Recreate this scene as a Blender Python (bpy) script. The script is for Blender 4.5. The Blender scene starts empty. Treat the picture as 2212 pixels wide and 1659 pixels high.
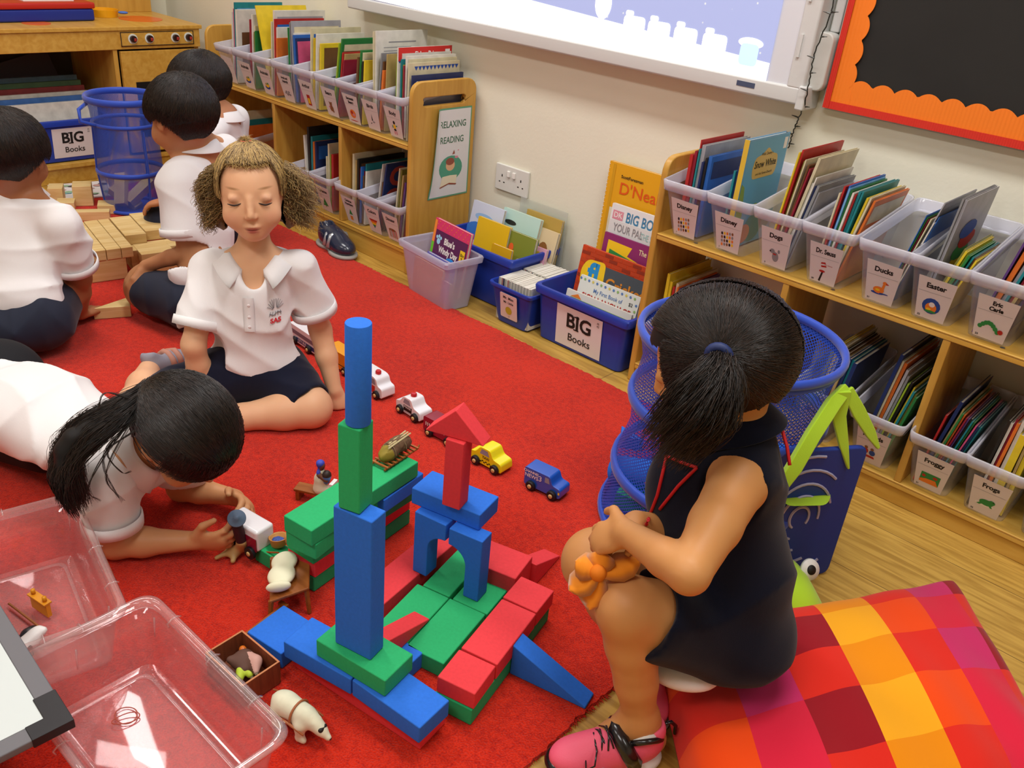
import bpy, math, random
import numpy as np
from mathutils import Vector, Matrix, Euler
random.seed(7)
SC = bpy.context.scene
COL = SC.collection
# ------------------------------------------------------------------ camera
CAMZ = 1.1; FPX = 1880.0; CXP, CYP = 1106.0, 829.5
YAW, PITCH, ROLL = math.radians(130.7485), math.radians(-28.3567), math.radians(5.5565)
_f = np.array([math.cos(PITCH)*math.cos(YAW), math.cos(PITCH)*math.sin(YAW), math.sin(PITCH)])
_r = np.cross(_f, [0, 0, 1]); _r /= np.linalg.norm(_r); _u = np.cross(_r, _f)
RR = math.cos(ROLL)*_r+math.sin(ROLL)*_u; UU = -math.sin(ROLL)*_r+math.cos(ROLL)*_u
cd = bpy.data.cameras.new('camera'); cam = bpy.data.objects.new('camera', cd); COL.objects.link(cam)
cd.sensor_fit = 'HORIZONTAL'; cd.sensor_width = 36.0; cd.lens = 36.0*FPX/2212.0; cd.clip_start = 0.05
Mc = Matrix(((RR[0], UU[0], -_f[0], 0), (RR[1], UU[1], -_f[1], 0), (RR[2], UU[2], -_f[2], CAMZ), (0, 0, 0, 1)))
cam.matrix_world = Mc; SC.camera = cam
# a surveyor's helper: where a sight line from the photograph meets a known plane of the room
def ray(px, py):
    return RR*((px-CXP)/FPX)-UU*((py-CYP)/FPX)+_f
def at(px, py, z=None, y=None, x=None, d=None):
    v = ray(px, py); o = np.array([0, 0, CAMZ])
    if z is not None: k = (z-CAMZ)/v[2]
    elif y is not None: k = y/v[1]
    elif x is not None: k = x/v[0]
    else: k = d
    p = o+v*k
    return Vector((float(p[0]), float(p[1]), float(p[2])))
# ------------------------------------------------------------------ light
SC.view_settings.view_transform = 'Standard'; SC.view_settings.look = 'None'
SC.view_settings.gamma = 1.0; SC.view_settings.use_curve_mapping = False
SC.view_settings.exposure = 0.38
SC.cycles.transparent_max_bounces = 20
SC.cycles.max_bounces = 8
W = bpy.data.worlds.new('world'); SC.world = W; W.use_nodes = True
W.node_tree.nodes['Background'].inputs[0].default_value = (1, .98, .95, 1)
W.node_tree.nodes['Background'].inputs[1].default_value = 0.16
def area(name, loc, sx, sy, power, col=(1, .99, .97), rot=(0, 0, 0)):
    l = bpy.data.lights.new(name, 'AREA'); l.shape = 'RECTANGLE'; l.size = sx; l.size_y = sy; l.energy = power; l.color = col
    o = bpy.data.objects.new(name, l); COL.objects.link(o); o.location = loc; o.rotation_euler = rot
    return o
for (lx, ly, pw) in ((-2.6, 1.15, 19), (-.6, 1.15, 26), (-2.6, -.7, 14), (-.6, -.7, 19), (1.2, .6, 10)):
    area('ceiling_light', (lx, ly, 2.56), 1.2, .35, pw)
# ------------------------------------------------------------------ helpers
def lin(c):
    if isinstance(c, str):
        c = c.lstrip('#'); c = tuple(int(c[i:i+2], 16)/255 for i in (0, 2, 4))
    return tuple((x/12.92 if x <= .04045 else ((x+.055)/1.055)**2.4) for x in c)
MATS = {}
def mat(name, col=None, rough=.55, spec=.4, metal=0, noise=0, nscale=40, bump=0, bscale=200, emit=0, alpha=1, sub=0, coat=0, sheen=0, stretch=None):
    if name in MATS: return MATS[name]
    m = bpy.data.materials.new(name); MATS[name] = m; m.use_nodes = True
    nt = m.node_tree; b = nt.nodes['Principled BSDF']; c = lin(col if col is not None else '#808080')
    b.inputs['Base Color'].default_value = (*c, 1); b.inputs['Roughness'].default_value = rough
    b.inputs['Specular IOR Level'].default_value = spec; b.inputs['Metallic'].default_value = metal
    if coat: b.inputs['Coat Weight'].default_value = coat; b.inputs['Coat Roughness'].default_value = .15
    if sheen: b.inputs['Sheen Weight'].default_value = sheen
    if sub:
        b.inputs['Subsurface Weight'].default_value = sub; b.inputs['Subsurface Radius'].default_value = (.012, .004, .002); b.inputs['Subsurface Scale'].default_value = 1
    if emit: b.inputs['Emission Color'].default_value = (*c, 1); b.inputs['Emission Strength'].default_value = emit
    if alpha < 1: b.inputs['Alpha'].default_value = alpha
    if noise or bump:
        tc = nt.nodes.new('ShaderNodeTexCoord'); mp = nt.nodes.new('ShaderNodeMapping'); nt.links.new(tc.outputs['Object'], mp.inputs[0])
        if stretch: mp.inputs['Scale'].default_value = stretch
    if noise:
        n = nt.nodes.new('ShaderNodeTexNoise'); n.inputs['Scale'].default_value = nscale; n.inputs['Detail'].default_value = 5
        nt.links.new(mp.outputs[0], n.inputs['Vector'])
        r = nt.nodes.new('ShaderNodeMapRange'); r.inputs[1].default_value = .3; r.inputs[2].default_value = .7
        r.inputs[3].default_value = 1-noise; r.inputs[4].default_value = 1+noise
        nt.links.new(n.outputs['Fac'], r.inputs[0])
        mx = nt.nodes.new('ShaderNodeVectorMath'); mx.operation = 'SCALE'; mx.inputs[0].default_value = c
        nt.links.new(r.outputs[0], mx.inputs['Scale']); nt.links.new(mx.outputs[0], b.inputs['Base Color'])
    if bump:
        n2 = nt.nodes.new('ShaderNodeTexNoise'); n2.inputs['Scale'].default_value = bscale; n2.inputs['Detail'].default_value = 3
        nt.links.new(mp.outputs[0], n2.inputs['Vector'])
        bp = nt.nodes.new('ShaderNodeBump'); bp.inputs['Strength'].default_value = bump; bp.inputs['Distance'].default_value = .003
        nt.links.new(n2.outputs['Fac'], bp.inputs['Height']); nt.links.new(bp.outputs[0], b.inputs['Normal'])
    return m
def clear(name, tint='#ffffff', body=.12, gloss=.25, rough=.08, bodycol='#e8ecf8'):
    """thin clear plastic: mostly see-through, a little milky, with a fresnel shine"""
    if name in MATS: return MATS[name]
    m = bpy.data.materials.new(name); MATS[name] = m; m.use_nodes = True; nt = m.node_tree; nt.nodes.clear()
    out = nt.nodes.new('ShaderNodeOutputMaterial'); t = nt.nodes.new('ShaderNodeBsdfTransparent'); t.inputs[0].default_value = (*lin(tint), 1)
    d = nt.nodes.new('ShaderNodeBsdfDiffuse'); d.inputs[0].default_value = (*lin(bodycol), 1)
    g = nt.nodes.new('ShaderNodeBsdfGlossy'); g.inputs['Roughness'].default_value = rough
    m1 = nt.nodes.new('ShaderNodeMixShader'); m1.inputs[0].default_value = body
    nt.links.new(t.outputs[0], m1.inputs[1]); nt.links.new(d.outputs[0], m1.inputs[2])
    fr = nt.nodes.new('ShaderNodeLayerWeight'); pw = nt.nodes.new('ShaderNodeMath'); pw.operation = 'POWER'; pw.inputs[1].default_value = 3.5; nt.links.new(fr.outputs['Facing'], pw.inputs[0])
    ma = nt.nodes.new('ShaderNodeMath'); ma.operation = 'MULTIPLY_ADD'; ma.inputs[1].default_value = min(1, gloss*2.2); ma.inputs[2].default_value = .05; nt.links.new(pw.outputs[0], ma.inputs[0])
    m2 = nt.nodes.new('ShaderNodeMixShader'); nt.links.new(ma.outputs[0], m2.inputs[0])
    nt.links.new(m1.outputs[0], m2.inputs[1]); nt.links.new(g.outputs[0], m2.inputs[2]); nt.links.new(m2.outputs[0], out.inputs[0])
    return m
def rotz(a): return Matrix.Rotation(a, 4, 'Z')
def roundpoly(pts, r, n=4):
    """round the corners of a 2-D outline"""
    out = []; N = len(pts)
    for i in range(N):
        p = Vector(pts[i]).to_2d(); a = Vector(pts[i-1]).to_2d()-p; b = Vector(pts[(i+1) % N]).to_2d()-p
        k = min(r, a.length*.49, b.length*.49); A = p+a.normalized()*k; B = p+b.normalized()*k
        for j in range(n+1):
            t = j/n; out.append(tuple((1-t)**2*A+2*t*(1-t)*p+t*t*B))
    return out
def rrect(x0, x1, y0, y1, r, n=4): return roundpoly([(x0, y0), (x1, y0), (x1, y1), (x0, y1)], r, n)
class MB:
    def __init__(s): s.v = []; s.f = []; s.m = []
    def add(s, vs, fs, m=0, M=None):
        o = len(s.v)
        if M is not None: vs = [M @ Vector(v) for v in vs]
        s.v.extend([tuple(v) for v in vs]); s.f.extend([tuple(i+o for i in f) for f in fs]); s.m.extend([m]*len(fs)); return s
    def box(s, c, d, m=0, M=None, R=None):
        x, y, z = d[0]/2, d[1]/2, d[2]/2
        vs = [Vector((sx*x, sy*y, sz*z)) for sz in (-1, 1) for sy in (-1, 1) for sx in (-1, 1)]
        if R is not None: vs = [R.to_3x3() @ v for v in vs]
        vs = [v+Vector(c) for v in vs]
        return s.add(vs, [(0, 2, 3, 1), (4, 5, 7, 6), (0, 1, 5, 4), (2, 6, 7, 3), (0, 4, 6, 2), (1, 3, 7, 5)], m, M)
    def b2(s, x0, x1, y0, y1, z0, z1, m=0, M=None): return s.box(((x0+x1)/2, (y0+y1)/2, (z0+z1)/2), (x1-x0, y1-y0, z1-z0), m, M)
    def tube(s, pts, r, n=8, m=0, M=None, cap=True, closed=False):
        pts = [Vector(p) for p in pts]; L = len(pts); rs = r if isinstance(r, (list, tuple)) else [r]*L
        vs = []; fs = []; up = None
        for i, p in enumerate(pts):
            if closed: d = pts[(i+1) % L]-pts[i-1]
            else: d = (pts[min(i+1, L-1)]-pts[max(i-1, 0)])
            if d.length < 1e-9: d = Vector((0, 0, 1))
            d.normalize()
            if up is None: up = Vector((0, 0, 1)) if abs(d.z) < .9 else Vector((1, 0, 0))
            a = d.cross(up)
            if a.length < 1e-6: a = d.cross(Vector((0, 1, 0)))
            a.normalize(); b = a.cross(d); up = b
            for j in range(n):
                t = 2*math.pi*j/n; vs.append(p+(a*math.cos(t)+b*math.sin(t))*rs[i])
        R_ = L if closed else L-1
        for i in range(R_):
            for j in range(n):
                k = (i+1) % L
                fs.append((i*n+j, i*n+(j+1) % n, k*n+(j+1) % n, k*n+j))
        if cap and not closed: fs.append(tuple(range(n-1, -1, -1))); fs.append(tuple((L-1)*n+j for j in range(n)))
        return s.add(vs, fs, m, M)
    def lathe(s, prof, n=24, m=0, M=None, c=(0, 0, 0)):
        vs = []; fs = []; L = len(prof)
        for (r, z) in prof:
            for j in range(n):
                t = 2*math.pi*j/n; vs.append((c[0]+r*math.cos(t), c[1]+r*math.sin(t), c[2]+z))
        for i in range(L-1):
            for j in range(n): fs.append((i*n+j, i*n+(j+1) % n, (i+1)*n+(j+1) % n, (i+1)*n+j))
        if prof[0][0] > 1e-6: fs.append(tuple(range(n-1, -1, -1)))
        if prof[-1][0] > 1e-6: fs.append(tuple((L-1)*n+j for j in range(n)))
        return s.add(vs, fs, m, M)
    def prism(s, poly, z0, z1, m=0, M=None):
        n = len(poly); vs = [(p[0], p[1], z0) for p in poly]+[(p[0], p[1], z1) for p in poly]
        a = sum(poly[i][0]*poly[(i+1) % n][1]-poly[(i+1) % n][0]*poly[i][1] for i in range(n))
        fs = [tuple(range(n-1, -1, -1)), tuple(range(n, 2*n))]+[(i, (i+1) % n, n+(i+1) % n, n+i) for i in range(n)]
        if a < 0: fs = [tuple(reversed(f)) for f in fs]
        return s.add(vs, fs, m, M)
    def flat(s, poly, z=0, m=0, M=None):
        return s.add([(p[0], p[1], z) for p in poly], [tuple(range(len(poly)))], m, M)
    def ell(s, c, r, n=12, m=0, M=None, R=None):
        vs = []; fs = []; k = n//2+1
        for i in range(k+1):
            ph = math.pi*i/k
            for j in range(n):
                t = 2*math.pi*j/n; v = Vector((r[0]*math.sin(ph)*math.cos(t), r[1]*math.sin(ph)*math.sin(t), r[2]*math.cos(ph)))
                if R is not None: v = R.to_3x3() @ v
                vs.append(v+Vector(c))
        for i in range(k):
            for j in range(n): fs.append((i*n+j, (i+1)*n+j, (i+1)*n+(j+1) % n, i*n+(j+1) % n))
        return s.add(vs, fs, m, M)
    def loops(s, rings, m=0, M=None, closed=False, cap0=False, cap1=False):
        n = len(rings[0]); vs = [p for r in rings for p in r]; fs = []; L = len(rings)
        for i in range(L if closed else L-1):
            for j in range(n):
                k = (i+1) % L; fs.append((i*n+j, i*n+(j+1) % n, k*n+(j+1) % n, k*n+j))
        if cap0: fs.append(tuple(range(n-1, -1, -1)))
        if cap1: fs.append(tuple((L-1)*n+j for j in range(n)))
        return s.add(vs, fs, m, M)
    def build(s, name, mats, parent=None, smooth=False, bevel=0, M=None, sub=0, solid=0, seg=2, auto=None):
        me = bpy.data.meshes.new(name); me.from_pydata(s.v, [], s.f)
        if not isinstance(mats, (list, tuple)): mats = [mats]
        for m in mats: me.materials.append(m)
        if len(mats) > 1: me.polygons.foreach_set('material_index', s.m)
        if smooth: me.polygons.foreach_set('use_smooth', [True]*len(me.polygons))
        me.update()
        o = bpy.data.objects.new(name, me); COL.objects.link(o)
        if parent is not None: o.parent = parent
        if M is not None: o.matrix_basis = M
        if solid: md = o.modifiers.new('solid', 'SOLIDIFY'); md.thickness = solid; md.offset = -1
        if bevel:
            md = o.modifiers.new('bevel', 'BEVEL'); md.width = bevel; md.segments = seg; md.limit_method = 'ANGLE'; md.angle_limit = .6
            if not smooth: me.polygons.foreach_set('use_smooth', [True]*len(me.polygons)); wn = o.modifiers.new('wn', 'WEIGHTED_NORMAL'); wn.keep_sharp = True
        if sub: md = o.modifiers.new('sub', 'SUBSURF'); md.levels = sub; md.render_levels = sub
        if auto:
            try:
                me.set_sharp_from_angle(angle=auto)
            except Exception: pass
        return o
def tag(o, label, cat, group=None, kind=None):
    o['label'] = label; o['category'] = cat
    if group: o['group'] = group
    if kind: o['kind'] = kind
    return o
def thing(name, label, cat, loc=(0, 0, 0), rz=0, group=None, M=None):
    o = bpy.data.objects.new(name, None); COL.objects.link(o); o.empty_display_size = .05
    o.location = loc; o.rotation_euler = (0, 0, rz)
    if M is not None: o.matrix_basis = M
    return tag(o, label, cat, group)
def struct(o): o['kind'] = 'structure'; return o
_tc = {}
def text_geo(body, size=.02, bold=0, align='CENTER', sx=1, spacing=1):
    key = (body, size, bold, align, spacing)
    if key not in _tc:
        cu = bpy.data.curves.new('t', 'FONT'); cu.body = body; cu.size = size; cu.offset = bold; cu.align_x = align; cu.align_y = 'CENTER'; cu.resolution_u = 3
        cu.space_line = .9; cu.space_character = spacing
        o = bpy.data.objects.new('t', cu); COL.objects.link(o)
        dg = bpy.context.evaluated_depsgraph_get(); dg.update()
        me = bpy.data.meshes.new_from_object(o.evaluated_get(dg))
        _tc[key] = ([tuple(v.co) for v in me.vertices], [tuple(p.vertices) for p in me.polygons])
        bpy.data.objects.remove(o); bpy.data.curves.remove(cu); bpy.data.meshes.remove(me)
    vs, fs = _tc[key]
    return [(v[0]*sx, v[1], v[2]) for v in vs], fs
def put_text(mb, body, size, x, y, z=0, bold=0, m=0, M=None, align='CENTER', sx=1, rot=0):
    vs, fs = text_geo(body, size, bold, align, sx)
    c, s_ = math.cos(rot), math.sin(rot)
    mb.add([(x+v[0]*c-v[1]*s_, y+v[0]*s_+v[1]*c, z) for v in vs], fs, m, M)
# frames: a flat print is drawn in (x,y) and stood up by one of these
def face_minus_y(x=0, y=0, z=0, tilt=0): return Matrix.Translation((x, y, z)) @ Matrix.Rotation(math.pi/2+tilt, 4, 'X')
def face_plus_x(x=0, y=0, z=0, tilt=0): return Matrix.Translation((x, y, z)) @ Matrix.Rotation(math.pi/2, 4, 'Z') @ Matrix.Rotation(math.pi/2+tilt, 4, 'X')
M_ = mat
INK = mat('black_ink', '#181616', .6); PAPER = mat('white_paper', '#e9e4e2', .6); 
REDI = mat('red_ink', '#b3261e', .6); BLUI = mat('blue_ink', '#23499b', .6); GRNI = mat('green_ink', '#2e8b45', .6); YELI = mat('yellow_ink', '#f0c71e', .6); ORGI = mat('orange_ink', '#e8802a', .6)
BRNI = mat('brown_ink', '#8a5a34', .6); PNKI = mat('pink_ink', '#d88a9a', .6); GRYI = mat('grey_ink', '#8d8c90', .6)
def wood(name, col, dark, scale=6, axis='X', rough=.4, contrast=1):
    if name in MATS: return MATS[name]
    m = bpy.data.materials.new(name); MATS[name] = m; m.use_nodes = True; nt = m.node_tree; b = nt.nodes['Principled BSDF']
    tc = nt.nodes.new('ShaderNodeTexCoord'); mp = nt.nodes.new('ShaderNodeMapping')
    mp.inputs['Scale'].default_value = {'X': (1, 9, 9), 'Y': (9, 1, 9), 'Z': (9, 9, 1)}[axis]
    n = nt.nodes.new('ShaderNodeTexNoise'); n.inputs['Scale'].default_value = scale; n.inputs['Detail'].default_value = 6; n.inputs['Distortion'].default_value = .6
    cr = nt.nodes.new('ShaderNodeValToRGB'); cr.color_ramp.elements[0].position = .35; cr.color_ramp.elements[0].color = (*lin(dark), 1)
    cr.color_ramp.elements[1].position = .65; cr.color_ramp.elements[1].color = (*lin(col), 1)
    nt.links.new(tc.outputs['Object'], mp.inputs[0]); nt.links.new(mp.outputs[0], n.inputs['Vector']); nt.links.new(n.outputs['Fac'], cr.inputs[0])
    nt.links.new(cr.outputs[0], b.inputs['Base Color']); b.inputs['Roughness'].default_value = rough; b.inputs['Specular IOR Level'].default_value = .4
    return m
# ------------------------------------------------------------------ implicit surfaces -> one continuous mesh
class Blob:
    def __init__(s, vox=.006): s.ops = []; s.vox = vox; s.dispf = None
    def cap(s, a, b, ra, rb=None, k=.02, neg=False, flat=None):
        s.ops.append(('c', np.array(a, float), np.array(b, float), ra, ra if rb is None else rb, k, neg)); return s
    def chain(s, pts, rads, k=.02):
        for i in range(len(pts)-1): s.cap(pts[i], pts[i+1], rads[i], rads[i+1], k)
        return s
    def ell(s, c, r, R=None, k=.02, neg=False):
        Rm = np.eye(3) if R is None else np.array(R.to_3x3() if hasattr(R, 'to_3x3') else R, float)
        s.ops.append(('e', np.array(c, float), np.array(r, float), Rm, None, k, neg)); return s
    def cut(s, p, n, k=.0):
        n = np.array(n, float); n /= np.linalg.norm(n); s.ops.append(('p', np.array(p, float), n, 0, 0, k, True)); return s
    def boxcut(s, c, r, R=None): return s
    def disp(s, fn): s.dispf = fn; return s
    def grid(s):
        lo = np.full(3, 1e9); hi = -lo
        for o in s.ops:
            if o[6]: continue
            if o[0] == 'c':
                r = max(o[3], o[4])+.006; lo = np.minimum(lo, np.minimum(o[1], o[2])-r); hi = np.maximum(hi, np.maximum(o[1], o[2])+r)
            elif o[0] == 'e': r = np.abs(o[3]) @ o[2]+.006; lo = np.minimum(lo, o[1]-r); hi = np.maximum(hi, o[1]+r)
        v = s.vox; lo -= 3*v; hi += 3*v
        n = np.ceil((hi-lo)/v).astype(int)+1
        ax = [lo[i]+v*np.arange(n[i]) for i in range(3)]
        G = np.full(n, .06, np.float32)
        for o in s.ops:
            k = o[5]
            if o[0] == 'p':
                d = ((ax[0][:, None, None]-o[1][0])*o[2][0]+(ax[1][None, :, None]-o[1][1])*o[2][1]+(ax[2][None, None, :]-o[1][2])*o[2][2]).astype(np.float32)
                if k > 0: h = np.clip(.5-.5*(d-G)/k*-1, 0, 1); G = d*(h)+G*(1-h)+k*h*(1-h)
                else: G = np.maximum(G, d)
                continue
            if o[0] == 'c': r = max(o[3], o[4])+k+.05; l = np.minimum(o[1], o[2])-r; h_ = np.maximum(o[1], o[2])+r
            else: r = np.abs(o[3]) @ o[2]+k+.05; l = o[1]-r; h_ = o[1]+r
            i0 = np.clip(np.floor((l-lo)/v).astype(int), 0, n); i1 = np.clip(np.ceil((h_-lo)/v).astype(int)+1, 0, n)
            if np.any(i1 <= i0): continue
            X = ax[0][i0[0]:i1[0], None, None].astype(np.float32); Y = ax[1][None, i0[1]:i1[1], None].astype(np.float32); Z = ax[2][None, None, i0[2]:i1[2]].astype(np.float32)
            if o[0] == 'c':
                a, b = o[1], o[2]; ab = b-a; L2 = max(float(ab @ ab), 1e-9)
                t = np.clip(((X-a[0])*ab[0]+(Y-a[1])*ab[1]+(Z-a[2])*ab[2])/L2, 0, 1)
                d = np.sqrt((X-a[0]-t*ab[0])**2+(Y-a[1]-t*ab[1])**2+(Z-a[2]-t*ab[2])**2)-(o[3]+(o[4]-o[3])*t)
            else:
                c, rr, Rm = o[1], o[2], o[3]; dx, dy, dz = X-c[0], Y-c[1], Z-c[2]
                q = [(Rm[0, i]*dx+Rm[1, i]*dy+Rm[2, i]*dz) for i in range(3)]
                k0 = np.sqrt((q[0]/rr[0])**2+(q[1]/rr[1])**2+(q[2]/rr[2])**2); k1 = np.sqrt((q[0]/rr[0]**2)**2+(q[1]/rr[1]**2)**2+(q[2]/rr[2]**2)**2)+1e-9
                d = k0*(k0-1)/k1
            S = G[i0[0]:i1[0], i0[1]:i1[1], i0[2]:i1[2]]
            if o[6]:
                d = -d
                if k > 0: h = np.clip(.5+.5*(d-S)/k, 0, 1); S[...] = S*(1-h)+d*h+k*h*(1-h)
                else: S[...] = np.maximum(S, d)
            else:
                if k > 0: h = np.clip(.5+.5*(S-d)/k, 0, 1); S[...] = S*(1-h)+d*h-k*h*(1-h)
                else: S[...] = np.minimum(S, d)
        if s.dispf is not None: G += s.dispf(ax[0][:, None, None], ax[1][None, :, None], ax[2][None, None, :]).astype(np.float32)
        return G, lo
    def verts(s):
        G, lo = s.grid(); v = s.vox; S = G < 0
        n = G.shape; c = np.zeros([m-1 for m in n], np.int8)
        sl = [(slice(0, -1)), (slice(1, None))]
        for i in (0, 1):
            for j in (0, 1):
                for k in (0, 1): c += S[sl[i], sl[j], sl[k]].astype(np.int8)
        act = (c > 0) & (c < 8); idx = np.full(act.shape, -1, np.int64); I = np.argwhere(act); idx[act] = np.arange(len(I))
        P = np.zeros((len(I), 3)); W_ = np.zeros(len(I))
        cor = [(i, j, k) for i in (0, 1) for j in (0, 1) for k in (0, 1)]
        for a in cor:
            for ax_ in range(3):
                if a[ax_]: continue
                b = list(a); b[ax_] = 1
                ga = G[I[:, 0]+a[0], I[:, 1]+a[1], I[:, 2]+a[2]]; gb = G[I[:, 0]+b[0], I[:, 1]+b[1], I[:, 2]+b[2]]
                m = (ga < 0) != (gb < 0); t = np.where(m, ga/(ga-gb+1e-12), 0)
                p = np.array(a, float)[None, :].repeat(len(I), 0); p[:, ax_] += t
                P[m] += p[m]; W_[m] += 1
        P = (P/W_[:, None]+I)*v+lo
        F = []
        for ax_ in range(3):
            o = [(1, 2), (2, 0), (0, 1)][ax_]
            s0 = [slice(0, -1) if q == ax_ else slice(1, -1) for q in range(3)]; s1 = [slice(1, None) if q == ax_ else slice(1, -1) for q in range(3)]
            A, B = S[tuple(s0)], S[tuple(s1)]; E = np.argwhere(A != B)
            if not len(E): continue
            inside = A[E[:, 0], E[:, 1], E[:, 2]]
            E = E+np.array([0 if q == ax_ else 1 for q in range(3)])
            def cell(du, dv):
                e = E.copy(); e[:, o[0]] -= du; e[:, o[1]] -= dv; return idx[e[:, 0], e[:, 1], e[:, 2]]
            q = np.stack([cell(1, 1), cell(0, 1), cell(0, 0), cell(1, 0)], 1)
            q[~inside] = q[~inside][:, ::-1]; F.append(q)
        return P, np.concatenate(F)
    def build(s, name, mats, parent=None, smooth_it=1, facemat=None, keep=None):
        P, F = s.verts()
        if keep is not None:
            m = keep(P); fm = m[F].all(1); F = F[fm]; used = np.unique(F); r = np.full(len(P), -1); r[used] = np.arange(len(used)); P = P[used]; F = r[F]
        for _ in range(smooth_it):
            acc = np.zeros_like(P); cnt = np.zeros(len(P))
            for i in range(4):
                a, b = F[:, i], F[:, (i+1) % 4]; np.add.at(acc, a, P[b]); np.add.at(cnt, a, 1); np.add.at(acc, b, P[a]); np.add.at(cnt, b, 1)
            P = P*.5+.5*acc/np.maximum(cnt, 1)[:, None]
        me = bpy.data.meshes.new(name); me.vertices.add(len(P)); me.vertices.foreach_set('co', P.astype(np.float32).ravel())
        me.loops.add(len(F)*4); me.loops.foreach_set('vertex_index', F.astype(np.int32).ravel()); me.polygons.add(len(F))
        me.polygons.foreach_set('loop_start', np.arange(0, len(F)*4, 4, dtype=np.int32)); me.polygons.foreach_set('loop_total', np.full(len(F), 4, np.int32))
        me.update(calc_edges=True); me.polygons.foreach_set('use_smooth', [True]*len(F))
        if not isinstance(mats, (list, tuple)): mats = [mats]
        for m in mats: me.materials.append(m)
        if facemat is not None: me.polygons.foreach_set('material_index', facemat(P[F].mean(1)).astype(np.int32))
        o = bpy.data.objects.new(name, me); COL.objects.link(o)
        if parent is not None: o.parent = parent
        return o
def wrinkle(amp, freq=28, seed=0, stretch=(1, 1, 1)):
    rng = np.random.default_rng(seed); D = rng.normal(size=(5, 3)); D /= np.linalg.norm(D, axis=1)[:, None]; D = D*np.array(stretch); ph = rng.random(5)*6.28
    def f(X, Y, Z):
        w = .6*np.sin(9*X+3*Y+ph[3])+.6*np.sin(8*Y-5*Z+ph[4]); t = 0
        for i in range(3):
            u = (D[i, 0]*X+D[i, 1]*Y+D[i, 2]*Z)*freq*(1+.35*i)+w*(1.4+i*.5)+ph[i]; t = t+(1-np.abs(np.sin(u)))**2*.5-.2
        return -amp*t
    return f
def strand_mesh(lines, r0, name, m, parent=None, sides=3, r1=.35, flat=1.0):
    """hair: lines is an array (N, K, 3); one thin tapering strand each"""
    A = np.asarray(lines, float); N, K, _ = A.shape
    T = np.gradient(A, axis=1); T /= np.linalg.norm(T, axis=2)[..., None]+1e-9
    up = np.array([.31, .22, .93]); a = np.cross(T, up); a /= np.linalg.norm(a, axis=2)[..., None]+1e-9; b = np.cross(T, a)
    rr = np.asarray(r0).reshape(-1, 1)*np.linspace(1, r1, K)[None, :] if not np.isscalar(r0) else r0*np.linspace(1, r1, K)[None, :].repeat(N, 0)
    V = []
    for j in range(sides):
        t = 2*math.pi*j/sides; V.append(A+(a*math.cos(t)+b*math.sin(t)*flat)*rr[..., None])
    V = np.stack(V, 2).reshape(-1, 3)
    base = (np.arange(N)[:, None, None]*K+np.arange(K-1)[None, :, None])*sides; j = np.arange(sides)[None, None, :]; j2 = (j+1) % sides
    F = np.stack([base+j, base+j2, base+sides+j2, base+sides+j], -1).reshape(-1, 4)
    me = bpy.data.meshes.new(name); me.vertices.add(len(V)); me.vertices.foreach_set('co', V.astype(np.float32).ravel())
    me.loops.add(len(F)*4); me.loops.foreach_set('vertex_index', F.astype(np.int32).ravel()); me.polygons.add(len(F))
    me.polygons.foreach_set('loop_start', np.arange(0, len(F)*4, 4, dtype=np.int32)); me.polygons.foreach_set('loop_total', np.full(len(F), 4, np.int32))
    me.update(calc_edges=True); me.polygons.foreach_set('use_smooth', [True]*len(F)); 
    for mm in (m if isinstance(m, (list, tuple)) else [m]): me.materials.append(mm)
    if isinstance(m, (list, tuple)):
        per = (K-1)*sides; idx = np.repeat(np.random.default_rng(5).integers(0, len(m), N), per); me.polygons.foreach_set('material_index', idx.astype(np.int32))
    o = bpy.data.objects.new(name, me); COL.objects.link(o)
    if parent is not None: o.parent = parent
    return o
# ------------------------------------------------------------------ the room
YW = 2.11; YF = 1.82; XL = -4.15
WALLM = mat('cream_wall_paint', '#e9e6d3', .75, .2, noise=.02, nscale=3, bump=.15, bscale=90)
def slab(name, x0, x1, y0, y1, z0, z1, m): return struct(MB().b2(x0, x1, y0, y1, z0, z1).build(name, m))
slab('wall_back', XL-.1, 3.1, YW, YW+.1, 0, 2.7, WALLM)
slab('wall_left', XL-.1, XL, -2.6, YW, 0, 2.7, WALLM)
slab('wall_right', 3.0, 3.1, -2.6, YW, 0, 2.7, WALLM)
slab('wall_front', XL-.1, 3.1, -2.7, -2.6, 0, 2.7, WALLM)
slab('ceiling', XL-.1, 3.1, -2.7, YW+.1, 2.7, 2.8, mat('ceiling_white', '#e8e6e0', .8, .1))
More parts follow.
